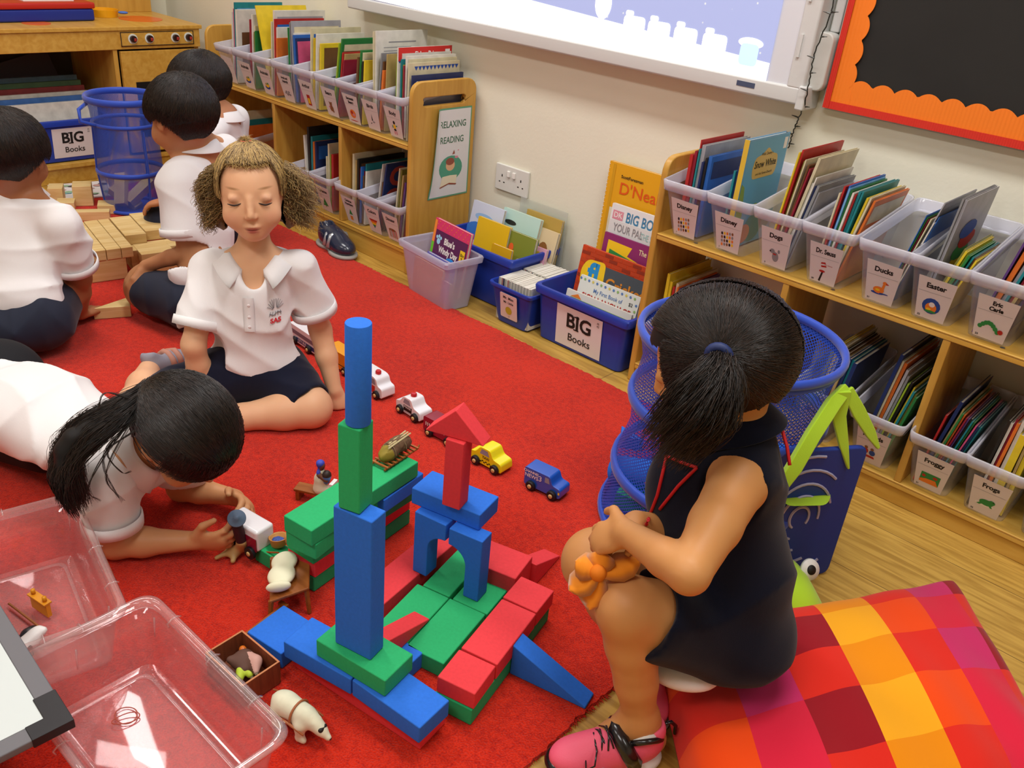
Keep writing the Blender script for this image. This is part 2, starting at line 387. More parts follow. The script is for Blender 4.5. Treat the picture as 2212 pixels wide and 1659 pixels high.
# laminate floor
def floor_mat():
    m = bpy.data.materials.new('oak_laminate'); m.use_nodes = True; nt = m.node_tree; b = nt.nodes['Principled BSDF']; N = nt.nodes.new; L = nt.links.new
    tc = N('ShaderNodeTexCoord'); mp = N('ShaderNodeMapping')
    L(tc.outputs['Object'], mp.inputs[0])
    br = N('ShaderNodeTexBrick'); br.inputs['Scale'].default_value = 1; br.inputs['Brick Width'].default_value = 1.2; br.inputs['Row Height'].default_value = .19
    br.inputs['Mortar Size'].default_value = .0012; br.inputs['Color1'].default_value = (*lin('#cfa854'), 1); br.inputs['Color2'].default_value = (*lin('#c09844'), 1); br.inputs['Mortar'].default_value = (*lin('#8a6a35'), 1)
    L(mp.outputs[0], br.inputs['Vector'])
    mp2 = N('ShaderNodeMapping'); mp2.inputs['Scale'].default_value = (1.2, 14, 1); L(tc.outputs['Object'], mp2.inputs[0])
    n = N('ShaderNodeTexNoise'); n.inputs['Scale'].default_value = 5; n.inputs['Detail'].default_value = 7; n.inputs['Distortion'].default_value = .8; L(mp2.outputs[0], n.inputs['Vector'])
    cr = N('ShaderNodeValToRGB'); cr.color_ramp.elements[0].position = .38; cr.color_ramp.elements[0].color = (.62, .55, .45, 1); cr.color_ramp.elements[1].position = .6; cr.color_ramp.elements[1].color = (1, 1, 1, 1)
    L(n.outputs['Fac'], cr.inputs[0]); mx = N('ShaderNodeMixRGB'); mx.blend_type = 'MULTIPLY'; mx.inputs[0].default_value = .8
    L(br.outputs['Color'], mx.inputs[1]); L(cr.outputs[0], mx.inputs[2]); L(mx.outputs[0], b.inputs['Base Color'])
    b.inputs['Roughness'].default_value = .38; return m
slab('floor', XL-.1, 3.1, -2.7, YW+.1, -.1, 0, floor_mat())
# red carpet, 9 mm thick with a frayed edge
CT = .009
def carpet():
    x0, x1, y0, y1 = -3.45, -.505, -1.6, 1.742
    rng = np.random.default_rng(3)
    def edge(p, q, n):
        out = []; dx, dy = q[0]-p[0], q[1]-p[1]; L = math.hypot(dx, dy); nx, ny = dy/L, -dx/L
        for i in range(n):
            t = i/n; e = rng.normal()*.0016+ .002*math.sin(t*57); out.append((p[0]+dx*t+nx*e, p[1]+dy*t+ny*e))
        return out
    poly = edge((x0, y0), (x1, y0), 60)+edge((x1, y0), (x1, y1), 420)+edge((x1, y1), (x0, y1), 420)+edge((x0, y1), (x0, y0), 60)
    mb = MB(); mb.prism(poly, 0.0005, CT)
    m = bpy.data.materials.new('red_carpet_pile'); m.use_nodes = True; nt = m.node_tree; b = nt.nodes['Principled BSDF']; N = nt.nodes.new; L = nt.links.new
    tc = N('ShaderNodeTexCoord'); n = N('ShaderNodeTexNoise'); n.inputs['Scale'].default_value = 330; n.inputs['Detail'].default_value = 4; L(tc.outputs['Object'], n.inputs['Vector'])
    n2 = N('ShaderNodeTexNoise'); n2.inputs['Scale'].default_value = 4; n2.inputs['Detail'].default_value = 5; L(tc.outputs['Object'], n2.inputs['Vector'])
    n3 = N('ShaderNodeTexNoise'); n3.inputs['Scale'].default_value = 90; n3.inputs['Detail'].default_value = 6; L(tc.outputs['Object'], n3.inputs['Vector'])
    cr = N('ShaderNodeValToRGB'); cr.color_ramp.elements[0].position = .36; cr.color_ramp.elements[0].color = (*lin('#9c1009'), 1); cr.color_ramp.elements[1].position = .56; cr.color_ramp.elements[1].color = (*lin('#d42c12'), 1)
    ad = N('ShaderNodeMath'); ad.operation = 'MULTIPLY_ADD'; ad.inputs[1].default_value = .45; L(n.outputs['Fac'], ad.inputs[0])
    a2 = N('ShaderNodeMath'); a2.operation = 'MULTIPLY'; a2.inputs[1].default_value = .25; L(n2.outputs['Fac'], a2.inputs[0])
    a3 = N('ShaderNodeMath'); a3.operation = 'MULTIPLY_ADD'; a3.inputs[1].default_value = .3; L(n3.outputs['Fac'], a3.inputs[0]); L(a2.outputs[0], a3.inputs[2]); L(a3.outputs[0], ad.inputs[2])
    L(ad.outputs[0], cr.inputs[0]); L(cr.outputs[0], b.inputs['Base Color']); b.inputs['Roughness'].default_value = .95; b.inputs['Specular IOR Level'].default_value = .05
    b.inputs['Sheen Weight'].default_value = .15
    bp = N('ShaderNodeBump'); bp.inputs['Strength'].default_value = .9; bp.inputs['Distance'].default_value = .004
    L(n.outputs['Fac'], bp.inputs['Height']); L(bp.outputs[0], b.inputs['Normal'])
    o = mb.build('carpet', m); tag(o, 'large bright red short-pile carpet covering the floor under the children', 'carpet')
    # loose tufts along the two visible edges
    mb = MB(); 
    for k in range(2600):
        if k % 2: p = Vector((x0+rng.random()*(x1-x0), y1, 0)); out = Vector((0, 1, 0))
        else: p = Vector((x1, y0+rng.random()*(y1-y0), 0)); out = Vector((1, 0, 0))
        l = .003+rng.random()*.006; side = Vector((out.y, out.x, 0)); w = .0012
        q = p+out*l+side*rng.normal()*.003+Vector((0, 0, .002)); p = p-out*.003+Vector((0, 0, CT*.7))
        mb.add([p-side*w, p+side*w, q+Vector((0,0,.001)), p-Vector((0,0,.003))], [(0, 1, 2), (0, 2, 3), (1, 3, 2)])
    f = mb.build('fringe', m, o); f['kind'] = 'stuff'
carpet()
WOOD = wood('birch_ply', '#d0a44c', '#c2923a', 5, 'X', .35); WOODV = wood('birch_ply_upright', '#cc9e48', '#bc8c3a', 5, 'Z', .35)
PLY = mat('ply_edge', '#d0a850', .5, noise=.18, nscale=60, stretch=(.2, 12, 12))
SCREW = mat('steel_screw', '#9a958a', .3, metal=.8)
# ------------------------------------------------------------------ bookcases
def end_panel_poly(h, dpt=.275, r=.045):
    return roundpoly([(YF, 0), (YF+dpt, 0), (YF+dpt, h), (YF, h)], .0001, 1)[:0] or [(YF, 0), (YF+dpt, 0)]+roundpoly([(YF+dpt+.0, .3), (YF+dpt, h), (YF+.0, h), (YF, .3)], r, 6)[7:21]
def panel(mb, x0, x1, h, slot=False):
    poly = end_panel_poly(h)
    # local x->world y, local y->world z, local z->world x
    Mx = Matrix(((0, 0, 1, 0), (1, 0, 0, 0), (0, 1, 0, 0), (0, 0, 0, 1)))
    if not slot: mb.prism(poly, x0, x1, 0, Mx); return
    # outer outline joined to a stadium slot by a cut line
    cy0, cy1, cz, r = YF+.055, YF+.215, h-.062, .013
    hole = []
    for k in range(9): t = math.pi/2+math.pi*k/8; hole.append((cy0+r*math.cos(t), cz+r*math.sin(t)))
    for k in range(9): t = -math.pi/2+math.pi*k/8; hole.append((cy1+r*math.cos(t), cz+r*math.sin(t)))
    n, hN = len(poly), len(hole)
    vs = []; fs = []
    for xx in (x0, x1):
        vs += [(xx, p[0], p[1]) for p in poly]+[(xx, p[0], p[1]) for p in hole]
    T = n+hN
    from mathutils.geometry import delaunay_2d_cdt
    pts = [Vector(p) for p in poly+hole]; ed = [(i, (i+1) % n) for i in range(n)]+[(n+i, n+(i+1) % hN) for i in range(hN)]
    res = delaunay_2d_cdt(pts, ed, [], 1, 1e-5)
    hx0, hx1 = cy0-r, cy1+r
    for tri in res[2]:
        c = sum((res[0][i] for i in tri), Vector((0, 0)))/3
        if abs(c.y-cz) < r*.98 and cy0-r*.7 < c.x < cy1+r*.7: continue
        src = [res[3][i][0] for i in tri]
        fs.append(tuple(src)[::-1]); fs.append(tuple(i+T for i in src))
    for i in range(n): fs.append((i, (i+1) % n, T+(i+1) % n, T+i))
    for i in range(hN): fs.append((n+(i+1) % hN, n+i, T+n+i, T+n+(i+1) % hN))
    mb.add(vs, fs, 0)
def bookcase(name, label, x0, x1, zmid, zlow, h, divs, left_panel=True, right_panel=True):
    t = thing(name, label, 'bookcase', ((x0+x1)/2, YF+.14, 0)); inv = Matrix.Translation((-(x0+x1)/2, -YF-.14, 0)); bk = YF+.272
    def B(mb, nm, m, bevel=.002): 
        o = mb.build(nm, m, t, bevel=bevel); o.matrix_basis = inv; return o
    if left_panel: mb = MB(); panel(mb, x0, x0+.018, h, False); B(mb, 'end_panel', WOODV, .004)
    if right_panel: mb = MB(); panel(mb, x1-.018, x1, h, True); B(mb, 'end_panel', WOODV, .004)
    for z in (zmid, zlow):
        mb = MB(); mb.b2(x0+.018, x1-.018, YF, bk, z-.016, z-.0045, 0); mb.b2(x0+.018, x1-.018, YF-.0008, bk, z-.0045, z-.0, 0); B(mb, 'shelf_board', WOOD, .0015)
    B(MB().b2(x0+.018, x1-.018, YF+.004, YF+.02, 0, zlow-.016), 'plinth', WOOD)
    for xd in divs: B(MB().b2(xd-.008, xd+.008, YF+.001, bk-.006, zlow, zmid-.016), 'divider', WOODV)
    mb = MB()
    for xx in np.arange(x0+.12, x1, .36): mb.lathe([(.005, 0), (.005, .0008), (.002, .0008)], 10, 0, None, (xx, YF+.02, zmid))
    B(mb, 'screw_caps', SCREW, 0)
    return t
ZM = .43; ZLL = .085; ZLR = .058
bookcase('low_bookcase', 'long low birch bookcase on the left carrying the reading poster on its end', -3.30, -2.078, ZM, ZLL, .622, (-2.845, -2.447))
bookcase('low_bookcase', 'long low birch bookcase at the right, behind the girl in the navy dress', -1.155, .62, ZM-.005, ZLR, .615, (-.775, -.412, -.04, .3))
# ------------------------------------------------------------------ whiteboard with a projected picture
ALU = mat('pale_aluminium', '#d0d1d0', .4, metal=.05); WB = mat('whiteboard_white', '#d9dce4', .3)
t = thing('interactive_whiteboard', 'wide interactive whiteboard on the cream wall with a projected start screen', 'whiteboard', (-1.8, YW, .75))
inv = Matrix.Translation((1.8, -YW, -.75))
x0, x1 = -2.69, -.945; yb = YW-.072
def part(mb, nm, m, par=None, **k):
    o = mb.build(nm, m, t, **k); o.matrix_basis = inv; return o
mb = MB(); mb.b2(x0, x1, yb, YW, .755, .795); mb.b2(x0, x0+.05, yb, YW, .79, 2.0); mb.b2(x1-.045, x1, yb, YW, .79, 2.0); mb.b2(x0, x1, yb, YW, 1.96, 2.02)
part(mb, 'frame', ALU, bevel=.006)
part(MB().b2(x0+.04, x1-.04, yb+.006, YW-.001, .79, 1.97), 'panel', WB)
part(MB().b2(x1-.01, x1+.012, yb-.006, YW, .745, .80), 'end_cap', ALU, bevel=.004)
for zz in (.86, .98, 1.1): part(MB().b2(x1-.035, x1-.028, yb-.004, yb, zz, zz+.05), 'button', ALU)
def projected():
    m = bpy.data.materials.new('projected_desktop'); m.use_nodes = True; nt = m.node_tree; b = nt.nodes['Principled BSDF']; N = nt.nodes.new; L = nt.links.new
    b.inputs['Base Color'].default_value = (.12, .12, .14, 1)
    tc = N('ShaderNodeTexCoord'); v = N('ShaderNodeTexVoronoi'); v.inputs['Scale'].default_value = 28; L(tc.outputs['Object'], v.inputs['Vector'])
    cr = N('ShaderNodeValToRGB'); cr.color_ramp.elements[0].position = .05; cr.color_ramp.elements[0].color = (1, 1, 1, 1); cr.color_ramp.elements[1].position = .1; cr.color_ramp.elements[1].color = (*lin('#b6c0f4'), 1)
    L(v.outputs['Distance'], cr.inputs[0]); L(cr.outputs[0], b.inputs['Emission Color']); b.inputs['Emission Strength'].default_value = .62
    return m
SCRW = mat('screen_glow_white', '#ffffff', .5, emit=.8)
SCRB = mat('screen_blue', '#a8c4e8', .5, emit=.8); SCRO = mat('screen_peach', '#f0cdb8', .5, emit=.85)
# the lit area: lower edge rises slightly above the frame
ix0, ix1 = x0+.05, -1.045; ys = yb+.004
def sp(x, z): return (x, ys, z)
mb = MB(); mb.add([sp(ix0, .80), sp(ix1, .775), sp(ix1, 1.9), sp(ix0, 1.9)], [(0, 1, 2, 3)]); pic = part(mb, 'projected_picture', projected())
mb = MB()
def quad(a, b, c, d, k, m=0): mb.add([(p[0], ys-k, p[1]) for p in (a, b, c, d)], [(0, 1, 2, 3)], m)
quad((ix0, .80), (ix1, .775), (ix1, .835), (ix0, .93), .001)
def rr_(cx, cz, w, h, k=.0015, m=0):
    p = rrect(cx-w/2, cx+w/2, cz-h/2, cz+h/2, .012); mb.add([(q[0], ys-k, q[1]) for q in p], [tuple(range(len(p)))], m)
def blob(cx, cz, rx, rz_, k=.0015, m=0): mb.add([(cx+rx*math.cos(a*.2618), ys-k, cz+rz_*math.sin(a*.2618)) for a in range(24)], [tuple(range(24))], m)
for i, cx in enumerate((-1.455, -1.375, -1.292, -1.205)): rr_(cx, .862-.003*i, .07, .05); rr_(cx-.018, .892-.003*i, .026, .014)
blob(-1.565, .905, .028, .04); rr_(-1.105, .845, .05, .05, .002, 1); blob(-1.105, .872, .034, .012)
for (cx, cz, w, h, m) in ((-1.70, .93, .02, .05, 1), (-1.725, .92, .015, .045, 1), (-1.8, .94, .03, .05, 0), (-1.895, .965, .04, .05, 2), (-2.0, .975, .05, .05, 0), (-2.09, .985, .04, .06, 2), (-2.2, 1.0, .05, .05, 1), (-2.32, 1.0, .06, .05, 0)): rr_(cx, cz, w, h, .002, m)
o = part(mb, 'projected_icons', [SCRW, SCRB, SCRO])
# little maker's plate at the corner
part(MB().b2(-1.12, -1.07, yb-.001, yb, .772, .784), 'name_plate', mat('plate_dark', '#46506a', .4))
# slim speaker / rail right of the board
t2 = thing('wall_speaker', 'slim white wall-mounted speaker between the whiteboard and pinboard', 'speaker', (-.93, YW, .78))
mb = MB(); mb.prism(rrect(-.028, .02, -.0, .13, .02), 0, .05, 0, Matrix.Translation((.0, 0, .01)) @ Matrix.Rotation(math.pi/2, 4, 'X')); mb.build('housing', mat('speaker_white', '#c9c9c4', .4), t2, bevel=.004)
MB().b2(-.008, .014, -.02, 0, .14, 1.1).build('rail', ALU, t2, bevel=.003)
# ------------------------------------------------------------------ pinboard
t = thing('pinboard', 'black pinboard edged with scalloped orange and red corrugated border', 'pinboard', (.2, YW, .75)); inv = Matrix.Translation((-.2, -YW, -.75))
X0, X1 = -.905, 1.4
def corr(name, col, dark, sc):
    m = bpy.data.materials.new(name); m.use_nodes = True; nt = m.node_tree; b = nt.nodes['Principled BSDF']; N = nt.nodes.new; L = nt.links.new
    b.inputs['Base Color'].default_value = (*lin(col), 1); b.inputs['Roughness'].default_value = .6
    tc = N('ShaderNodeTexCoord'); w = N('ShaderNodeTexWave'); w.wave_type = 'BANDS'; w.bands_direction = sc[0]; w.inputs['Scale'].default_value = sc[1]; L(tc.outputs['Object'], w.inputs['Vector'])
    bp = N('ShaderNodeBump'); bp.inputs['Strength'].default_value = .35; bp.inputs['Distance'].default_value = .002; L(w.outputs['Fac'], bp.inputs['Height']); L(bp.outputs[0], b.inputs['Normal']); return m
part(MB().b2(X0-.008, X1, YW-.02, YW-.0005, .752, 2.2), 'backing_board', mat('board_frame', '#c8c4ba', .5), t)
part(MB().b2(X0, X1, YW-.024, YW-.02, .757, 2.2), 'black_paper', mat('black_sugar_paper', '#232220', .85, noise=.1, nscale=8), t)
def strip(nm, m, w, amp, yy, per=.052):
    """scalloped border strip with corrugated face: an L along the bottom and the left side"""
    mb = MB(); th = .0015; n = 460
    xs = np.linspace(X0+.0, X1, n)
    def sc(u): return w+amp*abs(math.sin(math.pi*u/per))**.7 if amp else w
    lo = [(x, yy, .757) for x in xs]; hi = [(x, yy, .757+sc(x-X0)) for x in xs]
    for i in range(n-1):
        if xs[i] < X0+w*.7: continue
        a = [lo[i], lo[i+1], hi[i+1], hi[i]]
        mb.add(a+[(p[0], yy+th, p[2]) for p in a], [(0, 1, 2, 3), (3, 2, 6, 7)])
    zs = np.linspace(.757, 2.2, n)
    for i in range(n-1):
        a = [(X0, yy-.0004, zs[i]), (X0+sc(zs[i]-.757)*.85, yy-.0004, zs[i]), (X0+sc(zs[i+1]-.757)*.85, yy-.0004, zs[i+1]), (X0, yy-.0004, zs[i+1])]
        mb.add(a+[(p[0], yy+th, p[2]) for p in a], [(0, 1, 2, 3), (1, 5, 6, 2)])
    part(mb, nm, m, t)
strip('orange_border', corr('orange_corrugated', '#f27c16', '', ('X', 38)), .058, .014, YW-.030)
strip('red_border', corr('red_corrugated', '#d42a18', '', ('X', 60)), .017, 0, YW-.034)
# ------------------------------------------------------------------ string of lights
mb = MB(); pts = []
path = [(1802, 0, .09), (1795, 30, .09), (1762, 110, .092), (1750, 165, .092), (1738, 225, .07), (1722, 262, .01), (1712, 290, .008), (1703, 320, .008)]
P = [Vector((-.92, YW-.09, 1.25))]+[at(a, b, y=YW-c) for a, b, c in path]
cat = [P[0]]
for i in range(len(P)-1):
    p0, p1, p2, p3 = P[max(i-1, 0)], P[i], P[i+1], P[min(i+2, len(P)-1)]
    for k in range(1, 9):
        u = k/8; cat.append(.5*((2*p1)+(p2-p0)*u+(2*p0-5*p1+4*p2-p3)*u*u+(3*p1-p0-3*p2+p3)*u**3)+Vector((.0015*math.sin(k*2.1+i), 0, 0)))
t = thing('fairy_light_string', 'dark wire of small unlit fairy lights hanging between whiteboard and pinboard', 'string lights', cat[-1]); iv = Matrix.Translation(-cat[-1])
o = MB().tube(cat, .0016, 5).build('wire', mat('black_wire', '#22251f', .5), t); o.matrix_basis = iv
for i in range(6, len(cat), 5):
    mb = MB(); s_ = 1 if i % 2 else -1; q = cat[i]; mb.tube([q, q+Vector((.008*s_, -.003, .002))], .0018, 6); mb.tube([q+Vector((.008*s_, -.003, .002)), q+Vector((.016*s_, -.005, .003))], [.0016, .0008], 6)
    mb.build('bulb', mat('bulb_dark', '#3a3a30', .3), t).matrix_basis = iv
# ------------------------------------------------------------------ socket
t = thing('double_socket', 'white double wall socket with two rocker switches on cream wall', 'socket', (-1.898, YW, .328))
SW = mat('socket_white', '#dcdcd6', .35)
SK = lambda mb: mb
MB().b2(-.073, .073, -.01, 0, -.043, .043).build('face_plate', SW, t, bevel=.003)
for sx in (-.012, .012): MB().b2(sx-.006, sx+.006, -.016, -.009, .008, .028).build('rocker_switch', mat('switch_white', '#eceae4', .3), t, bevel=.002)
mb = MB()
for cx in (-.042, .042):
    mb.b2(cx-.002, cx+.002, -.0105, -.0095, .003, .011); mb.b2(cx-.013, cx-.007, -.0105, -.0095, -.016, -.0125); mb.b2(cx+.007, cx+.013, -.0105, -.0095, -.016, -.0125)
mb.build('pin_holes', INK, t)
# ------------------------------------------------------------------ book bins, books
BIN = clear('bin_plastic', '#f6f7fb', .12, .22, .15, '#e6e6f0'); RIM = clear('bin_rim_plastic', '#f2f3fa', .46, .45, .10, '#efeffa')
PAL = dict(red='#b32a28', crimson='#8e1f33', orange='#d8702a', yellow='#dcc02c', lime='#8fae2c', green='#2c7a3c', teal='#1f7f86', blue='#2b62b0', navy='#22305e', purple='#5a3a78', pink='#c8527a', white='#d9d6cc', cream='#cfc6a4', grey='#86888a', black='#24221f', brown='#6e4a2c', sky='#6fa6cf', tan='#b39a62', silver='#9c9ca2', olive='#7c7a34')
def bmat(c): return mat('book_'+c, PAL[c], .4, .4, noise=.12, nscale=25)
PAGES = mat('book_pages', '#cfc8b4', .8, noise=.1, nscale=120, stretch=(30, 1, 1))
def book_mb(th, h, d, hard=.0012):
    """a standing book: x = thickness, y = width (spine at y=0), z = height"""
    mb = MB(); k = min(hard, th*.25)
    mb.b2(0, k, 0, d, 0, h, 0); mb.b2(th-k, th, 0, d, 0, h, 0); mb.b2(k, th-k, 0, k, 0, h, 0)
    mb.b2(k, th-k, k, d-.004, .003, h-.003, 1)
    return mb
def cover_shapes(par, th, h, d, style, c2='white', text=None, tcol=None, tsize=.02, x=None):
    """print on the right-hand (+x) cover"""
    mb = MB(); mats = [bmat(c2), tcol or INK, YELI, REDI, GRNI, BLUI]
    F = face_plus_x(th+.0004 if x is None else x, 0, 0)
    L = lambda a, b, c, e, z=0, m=0: mb.add([(a, c, z), (b, c, z), (b, e, z), (a, e, z)], [(0, 1, 2, 3)], m, F)
    if style == 'band': L(.01, d-.01, h*.72, h*.93)
    elif style == 'panel': L(.018, d-.018, h*.12, h*.7)
    elif style == 'frame': L(.012, d-.012, h*.06, h*.94); L(.03, d-.03, h*.15, h*.6, .0003, 5)
    elif style == 'blob':
        for i in range(5): mb.flat([(d*.5+.05*math.cos(a)+.02*math.sin(i*3), h*(.3+.1*i)+.02*math.sin(a)) for a in np.linspace(0, 6.1, 12)], .0002*i, (0, 2, 4, 3, 5)[i], F)
    elif style == 'lines':
        for i in range(9): L(.03, d-.03-.02*(i % 3), h*(.55+.035*i), h*(.557+.035*i), 0, 1)
        L(.05, d-.05, h*.88, h*.893, 0, 1)
    if text:
        for i, s in enumerate(text): put_text(mb, s, tsize, d/2, h*.83-i*tsize*1.1, .0006, .0006, 1, F)
    o = mb.build('cover_print', mats, par); return o
def make_bin(x, z, text, pic, label, s=1.0, num=None):
    t = thing('book_bin', label, 'storage bin', (x, YF, z))
    rings = []; H = .118
    def ring(lv, z0, off=0, rise=0):
        w = (.0405+(.0555-.0405)*lv)+off; y0 = .016-.036*lv-off; y1 = .236+.026*lv+off
        r = rrect(-w, w, y0, y1, .016, 4)
        return [(p[0], p[1], z0+rise*max(0, (p[1]-.03)/.23)**1.3) for p in r]
    R = [ring(.0, .001, -.004), ring(0, .004), ring(.25, .03, 0, .008), ring(.5, .06, 0, .016), ring(.75, .09, 0, .026), ring(1, H, 0, .036)]
    mb = MB(); mb.loops(R, 0, None, cap0=True); mb.build('body', BIN, t, smooth=True)
    R = [ring(1, H, .0005, .036), ring(1.05, H, .005, .036), ring(1.15, H+.024, .006, .038), ring(1.15, H+.026, .003, .038), ring(1.15, H+.024, .0015, .038), ring(1, H, .0, .036)]
    mb = MB(); mb.loops(R, 0, None, closed=False); mb.build('rim', RIM, t, smooth=True)
    a = math.atan(.036/.118); F = face_minus_y(0, .0145, 0, a)
    c = MB(); c.add([(-.028, .010, 0), (.030, .008, 0), (.041, .106, 0), (-.036, .108, 0)], [(0, 1, 2, 3)], 0, F)
    c.v += [tuple(Vector(v)+Vector((0, -.0006, 0))) for v in c.v]; c.f = [(4, 5, 6, 7), (0, 3, 2, 1), (0, 1, 5, 4), (1, 2, 6, 5), (2, 3, 7, 6), (3, 0, 4, 7)]; c.m = [0]*6
    card = c.build('label_card', mat('label_card', '#ded6d6', .45), t)
    mb = MB(); lines = text.split('|'); F2 = face_minus_y(0, .0136, 0, a)
    sz = .0165 if len(lines) == 1 else .0125
    for i, ln in enumerate(lines): put_text(mb, ln, sz, .002, (.089 if len(lines) == 1 else .094)-i*.013, 0, .0006, 0, F2, sx=.95 if len(ln) < 8 else .72)
    if num: put_text(mb, num, .006, -.021, .015, 0, .0002, 0, F2)
    g = GRYI
    for yy, x0_, x1_ in ((.0735, -.031, .034),): mb.add([(x0_, yy, 0), (x1_, yy, 0), (x1_, yy+.0006, 0), (x0_, yy+.0006, 0)], [(0, 1, 2, 3)], 1, F2)
    mb.build('lettering', [INK, GRYI], card)
    mb = MB(); mm = [BRNI, BLUI, YELI, REDI, GRNI, ORGI, GRYI, INK, PNKI, PAPER]
    E = lambda cx, cy, rx, ry, m, z=0: mb.flat([(cx+rx*math.cos(q), cy+ry*math.sin(q)) for q in np.linspace(0, 2*math.pi, 15)[:-1]], z, m, F2)
    P = lambda pts, m, z=0: mb.flat(pts, z, m, F2)
    if pic == 'duck':
        E(-.004, .032, .014, .0035, 1, 0); E(-.002, .040, .012, .0085, 5, .0002); P([(.003, .044), (.009, .044), (.011, .058), (.006, .058)], 5, .0003); E(.009, .060, .0045, .004, 5, .0004); P([(.012, .062), (.019, .058), (.012, .057)], 3, .0005); E(-.004, .040, .005, .003, 2, .0004); E(.010, .033, .01, .0015, 1, .0004)
    elif pic == 'egg': E(0, .042, .0185, .019, 1); E(0, .038, .0115, .012, 5, .0002); E(.001, .046, .006, .006, 9, .0003); E(-.004, .034, .005, .003, 2, .0004); E(0, .029, .012, .003, 4, .0004)
    elif pic == 'worm':
        for i in range(8): E(-.019+i*.0048, .036+.012*math.sin(i*.5), .0045, .0052, 4, .0001*i)
        E(.020, .034, .005, .0055, 3, .001)
    elif pic == 'frog': E(0, .037, .02, .006, 9); E(.002, .044, .014, .0085, 4, .0002); E(.012, .049, .007, .006, 4, .0003); P([(-.01, .04), (-.016, .034), (-.01, .033), (-.004, .038)], 4, .0003); P([(.008, .038), (.012, .033), (.016, .034), (.012, .041)], 4, .0003); E(.015, .052, .0015, .0015, 7, .0005)
    elif pic == 'scene': P([(-.02, .025), (.021, .025), (.023, .055), (-.018, .055)], 4); P([(-.02, .025), (.021, .025), (.014, .040), (-.006, .038), (-.019, .033)], 5, .0002); E(-.012, .045, .004, .004, 3, .0003); E(.012, .047, .005, .004, 3, .0003)
    elif pic == 'dog': E(.004, .036, .008, .013, 6); E(-.004, .05, .006, .006, 6, .0002); E(-.009, .049, .002, .002, 7, .0003); E(.002, .043, .005, .002, 3, .0004); E(.012, .052, .003, .005, 6, .0002)
    elif pic == 'hat': P([(-.006, .058), (.006, .060), (.004, .064), (-.005, .062)], 3); P([(-.004, .05), (.008, .052), (.007, .056), (-.005, .054)], 3); E(-.001, .04, .007, .003, 3, .0002); P([(-.002, .038), (.002, .038), (-.004, .012), (-.008, .014)], 7); put_text(mb, 'Dr Seuss', .005, .012, .058, 0, 0, 3, F2)
    elif pic == 'crowd':
        for i in range(5):
            for j in range(4): E(-.014+i*.007, .024+j*.010+.001*i, .0026, .0042, (5, 6, 0, 7, 2)[(i+j) % 5])
    elif pic == 'friends': P([(-.018, .024), (.014, .024), (.012, .030), (-.017, .031)], 3); E(-.008, .042, .006, .008, 3, .0002); E(-.008, .053, .004, .004, 0, .0003); E(.007, .040, .007, .008, 1, .0002); P([(-.011, .036), (-.006, .036), (-.006, .028), (-.012, .028)], 1, .0002); E(.006, .051, .004, .004, 0, .0003)
    elif pic == 'boat': E(0, .036, .016, .008, 1); E(0, .044, .013, .009, 2, .0002); E(-.004, .048, .005, .004, 6, .0003); E(.006, .05, .004, .004, 4, .0003)
    elif pic == 'bear': E(0, .036, .010, .011, 0); E(0, .051, .007, .007, 0, .0002); E(-.006, .057, .0025, .0025, 0, .0003); E(.006, .057, .0025, .0025, 0, .0003); E(-.010, .040, .004, .004, 8, .0003); E(.007, .027, .004, .005, 0, .0003)
    elif pic == 'red_box': P([(-.009, .020), (.011, .020), (.009, .058), (-.009, .058)], 3); P([(-.006, .026), (.007, .026), (.006, .046), (-.006, .046)], 2, .0002)
    elif pic == 'round': E(0, .042, .015, .015, 5); E(-.004, .046, .006, .006, 3, .0002); E(.005, .039, .007, .005, 8, .0002); E(0, .018, .02, .0016, 3)
    elif pic == 'birds': P([(-.003, .04), (0, .064), (.003, .04)], 7); E(.006, .036, .006, .003, 6); E(-.008, .03, .003, .002, 7)
    elif pic == 'body': E(0, .058, .005, .006, 7); E(0, .044, .006, .009, 2); E(0, .034, .006, .004, 7, .0002); E(-.004, .024, .0025, .007, 8, .0003); E(.005, .024, .0025, .007, 8, .0003); E(-.009, .044, .002, .006, 4, .0003); E(.010, .048, .004, .002, 4, .0003)
    elif pic == 'tree': P([(-.015, .030), (.015, .030), (0, .062)], 4); P([(-.002, .025), (.002, .025), (.002, .031), (-.002, .031)], 0, .0002)
    elif pic == 'tree2': P([(-.010, .040), (.010, .040), (0, .062)], 4); P([(-.008, .018), (.006, .018), (.006, .034), (-.008, .034)], 5)
    elif pic == 'rainbow':
        for i, m in enumerate((3, 5, 2, 4, 1)):
            a0, a1 = .060-.007*i, .060-.007*(i+1); w0, w1 = .022*(1-i/5.), .022*(1-(i+1)/5.); P([(-w0, a0), (w0, a0), (w1, a1), (-w1, a1)], m)
    elif pic == 'beasts':
        E(0, .05, .018, .005, 0)
        for i in range(5): P([(-.016+i*.008, .02), (-.012+i*.008, .02), (-.012+i*.008, .05), (-.016+i*.008, .05)], (0, 6, 3, 0, 3)[i], .0001)
    elif pic == 'sketch':
        for i in range(6): E(-.012+.005*i, .038+.006*math.sin(i*2), .006, .004, 6, .0001*i)
    if mb.v: mb.build('picture', mm, card)
    return t
BOOKN = {}
